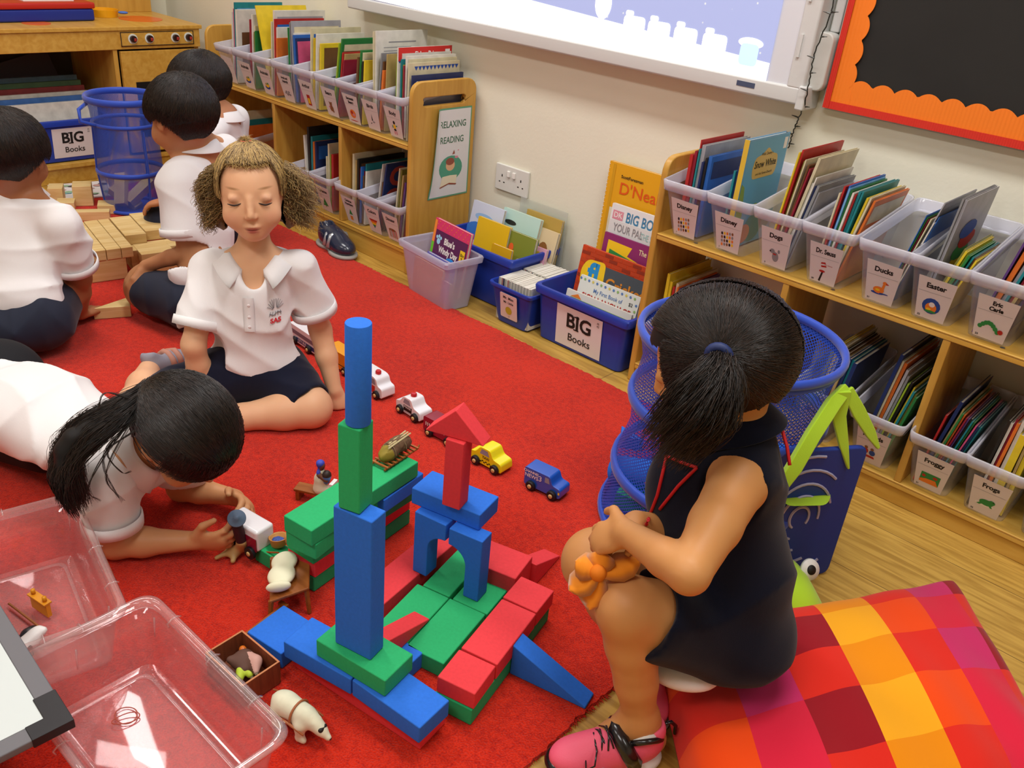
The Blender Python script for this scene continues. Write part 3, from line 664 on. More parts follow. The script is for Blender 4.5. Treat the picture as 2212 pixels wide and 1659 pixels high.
def books(xc, z, specs, where, x0=-.038, lean=3, y=.034, group=None):
    """specs: (colour, thickness mm, height mm, depth mm[, lean deg][, dict(style...)])"""
    x = x0; tot = len(specs); w_ = sum(q[1]/1000+.0006 for q in specs); rl = [e for q in specs for e in q[4:] if not isinstance(e, dict) and e is not None]; k_ = min(1, (.078-x0-.038+.0-.12*math.tan(math.radians(max([abs(r) for r in rl]+[abs(lean)]))))/w_)
    ords = ['leftmost', 'second', 'third', 'fourth', 'fifth', 'sixth', 'seventh', 'eighth', 'ninth', 'tenth', 'eleventh', 'twelfth', 'thirteenth', 'fourteenth', 'fifteenth', 'sixteenth']
    prev = None
    for i, sp in enumerate(specs):
        c, th, h, d = sp[0], sp[1]/1000*k_, sp[2]/1000, sp[3]/1000
        ln = lean; st = None
        for e in sp[4:]:
            if isinstance(e, dict): st = e
            else: ln = e
        if prev is not None and ln < prev: x += h*(math.tan(math.radians(prev))-math.tan(math.radians(ln)))
        M = Matrix.Translation((xc+x, YF+y+((i*7) % 5)*.0025, z+.0045)) @ Matrix.Rotation(math.radians(ln), 4, 'Y')
        o = book_mb(th, h, d).build('picture_book', [bmat(c), PAGES], None, M=M)
        size = 'thick' if th > .013 else ('slim' if th > .006 else 'thin')
        tall = ' tall' if h > .255 else ''
        pos = (ords[i] if i == 0 else ('rightmost' if i == tot-1 else ords[i]+' from left'))
        tag(o, f"{size}{tall} {c} book, {pos} in {where.replace('clear ', '')}", 'book', group or ('books in the '+where))
        if st: cover_shapes(o, th, h, d, **st)
        x += th/math.cos(math.radians(ln))+.0006; prev = ln
U_L = [  # x centre of the upper left bins with text, picture, description and books
 (-3.125, '', None, 'book bin at the far left end of the upper row, behind the boys', 'bin at the upper left shelf end'),
 (-3.003, 'Animals', 'boat', 'clear book bin second from the left on the upper left shelf, boat picture card', 'clear bin second from the far left'),
 (-2.876, 'Animals', 'boat', 'clear book bin holding the leaning bright yellow book, boat picture card', 'clear bin with the leaning yellow book'),
 (-2.748, 'Arctic and|Antarctic', 'sketch', 'clear book bin with a grey sketch card between the yellow-book bin and red-picture bin', 'clear bin with the grey sketch card'),
 (-2.621, 'Arthur', 'red_box', 'clear book bin whose card has a small red upright picture', 'bin with the red upright picture card'),
 (-2.492, 'Bears', 'bear', 'clear book bin whose card shows a brown bear', 'clear bin with the brown bear card'),
 (-2.374, 'Berenstain|Bears', 'round', 'narrow clear book bin whose card shows a round orange picture', 'clear bin with the round orange picture card'),
 (-2.272, 'Birds', 'birds', 'clear book bin with the tall white book, card reading Birds', 'clear bin labelled Birds'),
 (-2.160, 'Body', 'body', 'clear book bin with the card Body, beside the end panel with the poster', 'clear bin labelled Body'),
]
BKUL = [
 [('white', 5, 250, 190), ('pink', 4, 262, 190), ('crimson', 5, 255, 200), ('teal', 6, 285, 205, dict(style='band', c2='sky')), ('red', 5, 250, 200), ('white', 12, 262, 210, dict(style='panel', c2='brown'))],
 [('crimson', 6, 240, 190), ('white', 8, 258, 200, dict(style='panel', c2='brown')), ('cream', 8, 220, 190, dict(style='panel', c2='red')), ('olive', 5, 200, 180), ('white', 4, 190, 180), ('green', 4, 205, 180)],
 [('yellow', 4, 300, 215, -14), ('cream', 6, 250, 200), ('white', 12, 288, 215, 2, dict(style='band', c2='silver')), ('red', 6, 262, 210, dict(style='band', c2='blue')), ('white', 9, 235, 195, dict(style='panel', c2='orange')), ('orange', 8, 200, 190, dict(style='panel', c2='brown'))],
 [('green', 4, 245, 200, 0), ('grey', 5, 262, 205, 0), ('navy', 6, 255, 200, -2), ('silver', 5, 268, 210, -2, dict(style='band', c2='cream')), ('white', 6, 230, 195, -2), ('blue', 7, 225, 190, -3, dict(style='panel', c2='sky')), ('navy', 4, 215, 180, -3), ('pink', 3, 205, 180, -3)],
 [('cream', 6, 262, 210, 2, dict(style='band', c2='blue')), ('yellow', 5, 232, 190), ('tan', 5, 235, 190), ('yellow', 4, 230, 190), ('lime', 5, 235, 190), ('white', 7, 248, 200), ('cream', 5, 205, 180), ('red', 5, 200, 180), ('yellow', 9, 220, 190, dict(style='frame', c2='brown'))],
 [('lime', 5, 240, 200, 9), ('green', 7, 255, 205, 9, dict(style='band', c2='cream')), ('brown', 6, 215, 190, 9), ('red', 5, 212, 190, 8), ('tan', 6, 208, 185, 8, dict(style='panel', c2='brown')), ('crimson', 5, 190, 180, 8)],
 [('brown', 7, 210, 190, 5), ('green', 6, 232, 190, 4, dict(style='blob', c2='orange')), ('cream', 8, 225, 185, 4), ('black', 6, 200, 180, 4), ('navy', 5, 205, 180, 3), ('yellow', 8, 205, 180, 3)],
 [('cream', 5, 298, 215, -1), ('white', 6, 300, 215, -1, dict(style='lines', c2='white', tcol=GRYI)), ('olive', 4, 235, 190, 3), ('grey', 5, 240, 195, 4, dict(style='blob', c2='green')), ('brown', 5, 215, 185, 4), ('orange', 9, 190, 185, 5, dict(style='blob', c2='green')), ('tan', 4, 240, 190, 2)],
 [('lime', 4, 240, 190, 0), ('red', 5, 275, 225, 0, None), ('yellow', 4, 240, 195, 0), ('white', 8, 252, 205, 0), ('teal', 5, 236, 195, 0), ('yellow', 9, 220, 190, 0), ('crimson', 4, 220, 190, 0), ('white', 8, 248, 205, 0, dict(style='panel', c2='cream')), ('cream', 5, 240, 200, 0), ('navy', 6, 215, 195, 0)],
]
U_R = [
 (-1.068, 'Disney', 'crowd', '1', 'clear book bin at the left end of the upper right shelf, red and blue books', 'leftmost upper bin, right bookcase'),
 (-.945, 'Disney', 'crowd', '1', 'clear book bin holding the large blue fairytale book, second on the right bookcase', 'bin with the large blue fairytale book'),
 (-.822, 'Dogs', 'dog', '3', 'clear book bin with a card reading Dogs and a grey dog picture', 'clear bin labelled Dogs'),
 (-.702, 'Dr. Seuss', 'hat', '20', 'clear book bin with a tall red striped hat picture, between Dogs and Ducks', 'clear bin between Dogs and Ducks'),
 (-.572, 'Ducks', 'duck', '21', 'clear book bin with a card reading Ducks and an orange duck picture', 'clear bin labelled Ducks'),
 (-.463, 'Easter', 'egg', '22', 'clear book bin with a card reading Easter and a round blue picture', 'clear bin labelled Easter'),
 (-.346, 'Eric|Carle', 'worm', '23', 'clear book bin whose card shows a green curling worm, at the right edge', 'clear bin with the green worm card'),
 (-.222, 'Fairies', 'sketch', '24', 'clear book bin mostly beyond the right edge, right of the worm card bin', 'bin beyond the worm card bin'),
]
BKUR = [
 [('red', 8, 195, 190, 0), ('crimson', 7, 205, 195, 0), ('red', 3, 232, 200, 0), ('teal', 4, 212, 200, 0), ('silver', 10, 222, 210, 0), ('navy', 5, 185, 190, 0), ('black', 5, 195, 190, 0), ('blue', 9, 200, 195, 0, dict(style='band', c2='navy'))],
 [('teal', 5, 185, 180, 0), ('navy', 5, 195, 180, 0)],
 [('yellow', 5, 262, 200, 5), ('red', 6, 268, 205, 5), ('olive', 7, 245, 195, 6), ('cream', 4, 250, 195, 6), ('brown', 6, 240, 195, 7), ('crimson', 5, 235, 195, 8), ('cream', 9, 262, 200, 9, dict(style='panel', c2='olive')), ('white', 8, 205, 190, 9), ('white', 4, 220, 190, 9), ('navy', 5, 200, 185, 9), ('grey', 8, 205, 190, 10), ('silver', 5, 190, 180, 10)],
 [('cream', 5, 200, 185, 4), ('red', 6, 215, 190, 4), ('blue', 5, 218, 190, 5), ('sky', 5, 214, 190, 5), ('green', 5, 210, 190, 5), ('white', 6, 208, 190, 6), ('red', 5, 205, 190, 6), ('teal', 8, 212, 195, 6), ('teal', 6, 216, 195, 7), ('yellow', 7, 205, 190, 9), ('cream', 6, 210, 190, 10), ('orange', 7, 205, 190, 11, dict(style='band', c2='cream'))],
 [('blue', 4, 205, 185, 10), ('green', 5, 200, 185, 10), ('crimson', 6, 195, 180, 10), ('cream', 6, 200, 185, 11), ('silver', 7, 238, 195, 12, dict(style='band', c2='grey')), ('white', 5, 195, 180, 12), ('blue', 4, 208, 185, 12)],
 [('grey', 4, 252, 200, 4), ('silver', 6, 250, 200, 4, dict(style='blob', c2='grey')), ('olive', 5, 160, 170, 14), ('yellow', 5, 158, 170, 14), ('lime', 4, 150, 165, 14), ('green', 5, 152, 165, 14), ('teal', 4, 150, 165, 15), ('brown', 4, 148, 165, 15), ('yellow', 4, 146, 165, 15)],
 [('purple', 4, 235, 190, 9), ('orange', 9, 232, 195, 10), ('silver', 6, 215, 190, 11), ('teal', 5, 210, 190, 11), ('crimson', 5, 205, 185, 12), ('tan', 6, 200, 185, 12), ('brown', 5, 198, 185, 12), ('navy', 6, 205, 185, 12)],
 [('brown', 6, 230, 190, 8), ('red', 8, 235, 195, 8), ('tan', 7, 220, 190, 9), ('teal', 8, 215, 190, 9)],
]
ZB = .0012
for (x, tx, pc, lab, wh), bk in zip(U_L, BKUL):
    make_bin(x, ZM+ZB, tx, pc, lab)
    books(x, ZM+ZB, [s for s in bk if s is not None and not (len(s) > 5 and s[-1] is None)] if True else bk, wh, group=None)
for (x, tx, pc, nm, lab, wh), bk in zip(U_R, BKUR):
    make_bin(x, ZM-.005+ZB, tx, pc, lab, num=nm)
    x0 = .0 if tx == 'Ducks' else (-.036 if tx != 'Easter' else -.035)
    books(x, ZM-.005+ZB, bk, wh, x0=x0)
L_L = [(-3.12, '', None, 'book bin low on the left bookcase, hidden behind the boys', 'low bin behind the boys'),
 (-2.655, 'Chinese', 'sketch', 'low book bin beside the curly-haired girl, left of the tree card bin', 'low bin left of the tree bins'),
 (-2.535, 'Christmas', 'tree', 'low book bin whose card shows one green tree', 'low bin with the single tree card'),
 (-2.385, 'Christmas|Numbers', 'tree2', 'low book bin whose card shows a small tree above an orange box', 'low tree and orange box bin'),
 (-2.258, 'Colors', 'rainbow', 'low book bin whose card shows a rainbow-striped triangle', 'low bin labelled Colors'),
 (-2.160, 'Dinosaur', 'beasts', 'low book bin at the right end of the left bookcase, brown animal card', 'low bin beside the poster panel')]
BKLL = [
 [('white', 12, 220, 190, -2), ('cream', 12, 232, 200, 0, dict(style='blob', c2='blue')), ('teal', 10, 200, 190, 0), ('orange', 8, 180, 180, 0)],
 [('white', 9, 236, 195, -4), ('black', 12, 268, 215, -2), ('cream', 4, 225, 195, 0), ('teal', 10, 240, 210, 0, dict(style='band', c2='olive')), ('crimson', 5, 200, 190, 0), ('orange', 4, 225, 200, 0), ('navy', 9, 225, 200, 0, dict(style='band', c2='blue'))],
 [('cream', 4, 190, 180, 0), ('cream', 9, 235, 200, 0, dict(style='frame', c2='cream')), ('white', 7, 190, 185, 0, dict(style='panel', c2='sky')), ('lime', 3, 200, 185, 0), ('yellow', 6, 190, 185, 0), ('red', 12, 205, 190, 0)],
 [('cream', 9, 235, 215, 1, dict(style='band', c2='cream')), ('tan', 7, 215, 205, 1), ('yellow', 6, 210, 200, 1), ('black', 9, 222, 205, 1, dict(style='band', c2='brown')), ('red', 8, 190, 190, 1), ('blue', 7, 200, 190, 2, dict(style='band', c2='red')), ('brown', 6, 170, 180, 2), ('teal', 6, 212, 195, 2), ('white', 9, 190, 180, 3)],
 [('white', 3, 240, 205, 9), ('navy', 6, 242, 210, 9, None), ('brown', 6, 175, 190, 6), ('black', 6, 165, 190, 6, dict(style='panel', c2='black', text=['Rainbow'], tcol=ORGI, tsize=.03))],
 [('cream', 5, 245, 205, 6), ('olive', 5, 240, 200, 6), ('brown', 5, 215, 190, 6), ('tan', 6, 225, 195, 6), ('crimson', 6, 200, 185, 6), ('purple', 7, 205, 185, 7), ('cream', 6, 215, 190, 7), ('navy', 6, 225, 195, 7), ('crimson', 5, 215, 190, 7)],
]
for (x, tx, pc, lab, wh), bk in zip(L_L, BKLL):
    make_bin(x, ZLL+ZB, tx, pc, lab)
    books(x, ZLL+ZB, [s for s in bk if s[-1] is not None], wh)
L_R = [(-1.068, 'Fish', 'sketch', None, 'low book bin at the left end of the right bookcase, thin yellow books', 'low bin nearest the big crate'),
 (-.63, 'Flowers', 'sketch', None, 'low book bin behind the blue mesh basket, full of white-paged books', 'low bin behind the mesh basket'),
 (-.488, 'Friends', 'friends', '30', 'low book bin with a card reading Friends, partly behind the green plush arm', 'low bin labelled Friends'),
 (-.352, 'Froggy', 'scene', '31', 'low book bin with a green and orange landscape card reading Froggy', 'low bin labelled Froggy'),
 (-.235, 'Frogs', 'frog', '32', 'low book bin with a card reading Frogs and a green frog', 'low bin labelled Frogs'),
 (-.118, 'Fruit', 'sketch', '30', 'low book bin cut off by the right edge of the view', 'low bin at the right edge')]
BKLR = [
 [('yellow', 8, 255, 200, 0), ('yellow', 7, 235, 195, 0), ('green', 4, 200, 185, 0), ('red', 5, 225, 190, 0), ('cream', 7, 235, 195, 0), ('orange', 4, 228, 190, 0), ('purple', 7, 225, 190, 0), ('white', 6, 215, 190, 0), ('crimson', 8, 210, 185, 0)],
 [('olive', 7, 225, 195, 6), ('yellow', 6, 235, 195, 6), ('cream', 7, 230, 195, 6), ('black', 6, 222, 190, 6), ('brown', 6, 218, 190, 6), ('tan', 6, 212, 190, 6), ('navy', 7, 215, 190, 6), ('teal', 6, 212, 190, 6), ('navy', 9, 210, 190, 6)],
 [('navy', 9, 270, 210, 6), ('cream', 5, 255, 205, 6), ('orange', 8, 250, 200, 6), ('silver', 7, 240, 200, 7), ('silver', 6, 225, 195, 7), ('lime', 4, 212, 190, 8), ('black', 6, 215, 190, 8), ('yellow', 4, 205, 190, 9), ('teal', 6, 198, 190, 9), ('olive', 5, 192, 185, 9), ('green', 6, 188, 185, 9)],
 [('red', 5, 175, 180, 6), ('navy', 9, 215, 200, 8), ('tan', 4, 200, 190, 9), ('green', 5, 192, 185, 9), ('orange', 4, 190, 185, 9), ('crimson', 4, 188, 185, 10), ('purple', 4, 186, 185, 10), ('black', 6, 186, 185, 10), ('teal', 4, 184, 180, 10), ('green', 4, 182, 180, 10), ('pink', 4, 180, 180, 11), ('navy', 5, 178, 180, 11), ('teal', 4, 176, 180, 11)],
 [('black', 5, 215, 190, 4), ('white', 5, 210, 190, 3), ('crimson', 4, 220, 190, 3), ('orange', 6, 215, 190, 3), ('white', 7, 222, 190, 2), ('yellow', 14, 195, 185, 2), ('tan', 5, 210, 190, 1), ('yellow', 9, 195, 185, 1)],
 [('teal', 6, 215, 190, 6), ('cream', 8, 210, 190, 6), ('black', 8, 205, 190, 7), ('red', 8, 200, 190, 7)],
]
for (x, tx, pc, nm, lab, wh), bk in zip(L_R, BKLR):
    make_bin(x, ZLR+ZB, tx, pc, lab, num=nm); books(x, ZLR+ZB, bk, wh)
# the special books
def special(name_label, xc, z, y, ln, th, h, d, col, rz=0):
    M = Matrix.Translation((xc, YF+y, z)) @ Matrix.Rotation(rz, 4, 'Z') @ Matrix.Rotation(math.radians(ln), 4, 'Y')
    o = book_mb(th, h, d).build('picture_book', [bmat(col), PAGES], None, M=M); tag(o, name_label, 'book'); return o
# big blue fairytale book
o = special('large light blue picture book with a gold title panel and yellow spine, tallest on the right bookcase', -.966, ZM, .03, 0, .012, .262, .195, 'sky')
mb = MB(); F = face_plus_x(.0124, 0, 0)
SKY2 = mat('cover_sky', '#5ba0c8', .35); GOLD = mat('cover_gold', '#c9ab5c', .4)
mb.flat([(.004, .004), (.191, .004), (.191, .258), (.004, .258)], 0, 0, F)
mb.flat(roundpoly([(.045, .165), (.15, .165), (.158, .185), (.152, .215), (.12, .222), (.1, .238), (.075, .222), (.045, .216), (.038, .19)], .01), .0003, 1, F)
mb.flat([(.004, .004), (.03, .004), (.035, .08), (.02, .15), (.004, .16)], .0003, 2, F)
mb.flat([(.172, .225), (.188, .225), (.188, .252), (.172, .252)], .0003, 3, F)
for (cx, cy, r, m) in ((.10, .04, .045, 4), (.06, .03, .03, 5), (.16, .05, .028, 4), (.09, .09, .016, 6), (.165, .095, .008, 5)): mb.flat([(cx+r*math.cos(a), cy+r*.8*math.sin(a)) for a in np.linspace(0, 6, 14)], .0004+.0001*m, m, F)
put_text(mb, "Walt Disney's", .010, .098, .222, .0008, 0, 7, F); put_text(mb, 'Snow White', .024, .098, .198, .0008, .0003, 7, F, sx=.85); put_text(mb, 'and the Seven Dwarfs', .009, .098, .176, .0008, 0, 7, F)
mb.build('cover_print', [SKY2, GOLD, mat('cover_green', '#7d9a4a', .4), PAPER, mat('cover_meadow', '#3f7f7a', .4), mat('cover_coral', '#c97a54', .4), mat('cover_leaf', '#8db04c', .4), INK], o)
MB().b2(-.0004, .0124, -.0004, .0, 0, .262).build('spine', mat('spine_gold', '#d8b33c', .4), o)
# red topped book and small companions in the Body bin
o = special('white picture book with a broad red top band, in the bin next to the end panel', -2.190, ZM+.003, .03, 0, .006, .272, .225, 'white')
mb = MB(); F = face_plus_x(.0064, 0, 0)
mb.flat([(.0, .232), (.225, .232), (.225, .272), (.0, .272)], 0, 0, F)
n = 22
for i in range(n): mb.flat([(.225*i/n, .232), (.225*(i+1)/n, .232), (.225*(i+.5)/n, .226)], .0001, 1, F)
put_text(mb, 'Fisher-Price', .020, .115, .251, .0004, .0006, 2, F); mb.flat([(.195, .240), (.215, .240), (.215, .262), (.195, .262)], .0004, 2, F)
mb.build('cover_print', [mat('cover_red', '#cf2f2c', .4), BLUI, PAPER], o)
o = special('cream picture book with a blue zigzag top edge and orange lion picture', -2.136, ZM+.003, .028, 0, .007, .235, .212, 'cream')
mb = MB(); F = face_plus_x(.0074, 0, 0)
for i in range(12): mb.flat([(.02+.0155*i, .225), (.02+.0155*(i+1), .225), (.02+.0155*(i+.5), .212)], .0001, 0, F)
mb.flat([(.13+.03*math.cos(a), .17+.03*math.sin(a)) for a in np.linspace(0, 6, 14)], .0002, 1, F); mb.flat([(.12+.012*math.cos(a), .178+.018*math.sin(a)) for a in np.linspace(0, 6, 14)], .0003, 2, F); mb.flat([(.01, .12), (.04, .12), (.04, .135), (.01, .135)], .0003, 0, F)
mb.build('cover_print', [BLUI, ORGI, BRNI], o)
o = special('deep blue picture book with a pale curved stripe, nearest the end panel', -2.116, ZM+.003, .026, 0, .006, .202, .215, 'navy')
mb = MB(); F = face_plus_x(.0064, 0, 0); mb.flat([(.03, .15), (.1, .182), (.2, .184), (.2, .17), (.1, .165), (.05, .12)], 0, 0, F); mb.flat([(.02+.01*math.cos(a), .175+.01*math.sin(a)) for a in np.linspace(0, 6, 12)], 0, 1, F)
mb.build('cover_print', [mat('cover_lilac', '#9a98d0', .4), PAPER], o)
# letter C book in the Colors bin
o = special('tall dark navy book with a large red letter C, leaning in the Colors bin', -2.283, ZLL+.005, .035, 10, .006, .245, .21, 'navy')
mb = MB(); F = face_plus_x(.0065, 0, 0); put_text(mb, 'C', .09, .05, .195, 0, .004, 0, F); put_text(mb, 'C', .08, .04, .12, 0, .004, 0, F); mb.build('cover_print', [mat('cover_brick', '#a83c2e', .4)], o)
# ------------------------------------------------------------------ poster on the end panel
t = thing('reading_poster', 'laminated poster reading RELAXING READING with green border, on the bookcase end', 'poster', (-2.077, 1.988, .245))
a = math.radians(0); F = face_plus_x(0, 0, 0)
def curlx(u, v): return .0012+.022*max(0, -(u+.045)/.05)**1.5*max(0, (v-.02)/.28)**.5 if u < -.045 else .0012
def sheet(mb, x0, x1, y0, y1, off, m, nx=14, ny=12):
    base = len(mb.v)
    for j in range(ny+1):
        for i in range(nx+1):
            u = x0+(x1-x0)*i/nx; v = y0+(y1-y0)*j/ny; cu = curlx(u, v)
            mb.v.append((cu+off, u+ (cu-.0012)*.9, v))
    for j in range(ny):
        for i in range(nx):
            k = base+j*(nx+1)+i; mb.f.append((k, k+1, k+nx+2, k+nx+1)); mb.m.append(m)
mb = MB(); sheet(mb, -.092, .088, .0, .29, 0, 0); mb.build('backing_card', mat('card_green', '#5c9e7c', .5), t, solid=.0006)
mb = MB(); sheet(mb, -.087, .083, .005, .285, .0006, 0); mb.build('poster_sheet', mat('poster_paper', '#dadadd', .25, coat=.4), t)
mb = MB(); F = face_plus_x(.0024, 0, 0)
GT = mat('poster_green_text', '#3d6b50', .5)
put_text(mb, 'RELAXING', .030, .006, .238, 0, .0003, 0, F, sx=.82); put_text(mb, 'READING', .030, .004, .188, 0, .0003, 0, F, sx=.82)
mb.build('lettering', [GT], t)
mb = MB(); E = lambda cx, cy, rx, ry, m, z=0: mb.flat([(cx+rx*math.cos(q), cy+ry*math.sin(q)) for q in np.linspace(0, 2*math.pi, 21)[:-1]], z, m, F)
E(.004, .095, .052, .042, 0); E(.002, .105, .02, .018, 1, .0002); E(.0, .118, .019, .012, 2, .0003); mb.flat([(-.042, .035), (-.004, .045), (.03, .04), (.034, .07), (.002, .072), (-.032, .07)], .0004, 3, F); mb.flat([(-.042, .032), (-.004, .042), (.03, .037), (.034, .041), (.0, .047), (-.042, .036)], .0005, 2, F)
mb.flat([(.008, .14), (.016, .155), (.02, .142)], .0003, 2, F); E(.028, .130, .008, .004, 4, .0003); E(.035, .152, .003, .002, 4)
mb.build('picture', [mat('poster_teal', '#4f9b80', .5), mat('poster_skin', '#e0b088', .5), mat('poster_brown', '#94503e', .5), mat('poster_cream', '#e6dcc0', .5), PNKI], t)
# ------------------------------------------------------------------ crates against the wall
BLUE = mat('crate_blue', '#1c3aa0', .38, .5, noise=.04, nscale=60)
def crate(name, label, cat, M, w, d, h, m, tp=.012, lip=.012, wall=.003, r=.02, dip=0, wv=0):
    """w along x, d along y, h tall; open top, walls leaning outward, double lip"""
    t = thing(name, label, cat, M=M)
    def ring(k, z, off=0):
        return [(p[0], p[1], z-(dip*math.exp(-(p[0]/(w*.22))**2) if (dip and p[1] < -d*.45 and z > h*.7) else 0)+(wv*(math.cos(p[0]/w*6.3)) if z > h*.7 else 0)) for p in rrect(-w/2+tp*(1-k)-off, w/2-tp*(1-k)+off, -d/2+tp*(1-k)-off, d/2-tp*(1-k)+off, r, 6)]
    R = [ring(0, 0.001, -.004), ring(0, .004), ring(.3, h*.3), ring(.6, h*.6), ring(.9, h-lip*2)]
    mb = MB(); mb.loops(R+[ring(.98, h-.001)], 0, None, cap0=True)
    inn = [ring(.98, h-.001, -wall), ring(.6, h*.6, -wall), ring(0, .005, -wall)]
    mb.loops([R0 for R0 in [ring(.98, h-.001)]+inn], 0, None, cap1=False); mb.f.append(tuple(range(len(mb.v)-len(inn[-1]), len(mb.v)))); mb.m.append(0)
    mb.build('body', m, t, smooth=True, auto=.7)
    mb = MB(); mb.loops([ring(.9, h-lip*2), ring(.95, h-lip*1.9, lip*.7), ring(1, h-lip*.4, lip*.8), ring(1, h, lip*.6), ring(1, h, -wall*.5), ring(1, h-lip*.5, -wall*.6)], 0, None)
    mb.build('rim', m, t, smooth=True, auto=.7)
    return t
# large blue crate BIG Books
crate('storage_crate', 'large blue crate labelled BIG Books against the wall by the right bookcase', 'storage crate', Matrix.Translation((-1.338, 1.945, 0)), .325, .265, .168, BLUE)
T_big = bpy.context.scene.objects[-1] if False else None
def bigcard(par, F, w, h, tx=.0):
    mb = MB(); mb.flat([(-w/2, 0), (w/2, 0), (w/2, h), (-w/2, h)], 0, 0, F); c = mb.build('label_card', mat('label_card', '#ded6d6', .45), par)
    mb = MB(); F2 = F @ Matrix.Translation((0, 0, .0008))
    put_text(mb, 'BIG', .062*w/.17, 0, h*.66, 0, .0016, 0, F2); put_text(mb, 'Books', .034*w/.17, .004, h*.26, 0, .0003, 0, F2); put_text(mb, 'PI\n42', .009, w*.41, h*.86, 0, 0, 0, F2)
    for s_ in (-1, 1): mb.b2(-.022*w/.17-.008, -.022*w/.17+.008, 0, 0, 0, 0) if False else None
    [mb.flat([(-.0175, y_), (.001, y_), (.001, y_+.004), (-.0175, y_+.004)], 0, 0, F2) for y_ in (h*.66-.022, h*.66+.018)]
    mb.build('lettering', [INK], c)
crates = [o for o in SC.objects if o.name.startswith('storage_crate')]
bigcard(crates[-1], face_minus_y(.0, -.1235, .012, .075), .165, .125)
# small blue crate of magazines
mag = crate('storage_crate', 'small blue crate packed with thin white booklets, between clear tub and big crate', 'storage crate', Matrix.Translation((-1.585, 1.915, 0)) @ rotz(-.0), .165, .255, .128, BLUE, tp=.02, lip=.006, dip=.010)
F = face_minus_y(.0, -.1175, .02, .15)
mb = MB(); mb.prism(rrect(-.034, .034, .008, .09, .005), 0, .0006, 0, F); c = mb.build('label_card', mat('label_card_pink', '#dcc8c4', .45), mag)
mb = MB(); F2 = F @ Matrix.Translation((0, 0, .0012)); put_text(mb, 'Mr. Men', .0125, 0, .077, 0, .0002, 0, F2); put_text(mb, 'Mr. Little', .0105, 0, .062, 0, .0002, 0, F2); mb.flat([(.0+.013*math.cos(a), .036+.013*math.sin(a)) for a in np.linspace(0, 6, 16)], 0, 1, F2); put_text(mb, '13', .007, 0, .015, 0, 0, 0, F2)
mb.build('lettering', [INK, mat('ink_olive_yellow', '#b8a82c', .5)], c)
BKW = mat('booklet_white', '#dedbd0', .6, noise=.06, nscale=80, stretch=(40, 1, 1)); n = 0
for row in range(2):
    for i in range(22):
        M = Matrix.Translation((-1.585-.066+i*.0060, 1.915-.105+row*.108, .008)) @ rotz(random.uniform(-.01, .01))
        mb = MB(); mb.b2(0, .0052, 0, .100, 0, .132+random.uniform(-.002, .002)+.002*row, 0); mb.b2(0, .0052, -.0006, 0, .0, .131, 1)
        o = mb.build('booklet', [BKW, [mat('booklet_spine_grey', '#a9a79c', .5), mat('booklet_spine_dark', '#3b3d50', .5), mat('booklet_spine_rose', '#b07a74', .5), mat('booklet_spine_pale', '#cfcabc', .5)][(i*7+row*3) % 4 if i < 7 else (0 if i % 2 else 3)]], None, M=M)
        tag(o, ('thin white booklet standing in the front row of the small blue crate' if row == 0 else 'thin white booklet standing in the back row of the small blue crate'), 'booklet', 'booklets front row' if row == 0 else 'booklets back row')
# blue crate at the wall, tilted, behind the clear tub
crate('storage_crate', 'blue crate of board books behind the clear tub, rim tilted', 'storage crate', Matrix.Translation((-1.815, 1.968, .0)), .33, .215, .178, BLUE)
# clear tub
TUB = clear('tub_plastic', '#f6f6fc', .42, .3, .25, '#dcdcf0')
crate('clear_tub', 'milky clear plastic tub of board books standing in front of the left bookcase end', 'storage tub', Matrix.Translation((-1.872, 1.772, 0)) @ rotz(-.11), .245, .135, .175, TUB, tp=.02, lip=.010, r=.016, wv=.004)
# books in tub and tilted crate
def lean_book(label, px0, px1, Yl, zb, h, th, col, tilt, rz=0, deco=None, pages=True, rad=0):
    """a board book standing with its cover to the room (-y), leaning back"""
    w = px1-px0
    M = Matrix.Translation(((px0+px1)/2, Yl, zb)) @ rotz(rz) @ Matrix.Rotation(-tilt, 4, 'X')
    mb = MB(); mb.b2(-w/2, w/2, 0, .0015, 0, h, 0); mb.b2(-w/2, w/2, th-.0015, th, 0, h, 0); mb.b2(-w/2, -w/2+.0015, .0015, th-.0015, 0, h, 0); mb.b2(-w/2+.0015, w/2-.002, .0015, th-.0015, .001, h-.0015, 1)
    o = mb.build('board_book', [mat('cover_'+col.strip('#'), col, .35), PAGES], None, M=M); tag(o, label, 'book'); return o
F0 = face_minus_y(0, -.0006, 0)
def decor(o, mats, fn):
    mb = MB(); fn(mb); mb.build('cover_print', mats, o)
PURP = mat('cover_plum', '#5b2352', .35)
o = lean_book('board book Blue\'s Windy Day with pink border and purple title panel, in the clear tub', -1.955, -1.775, 1.775, .035, .205, .012, '#d93a6c', .18, rz=-.12)
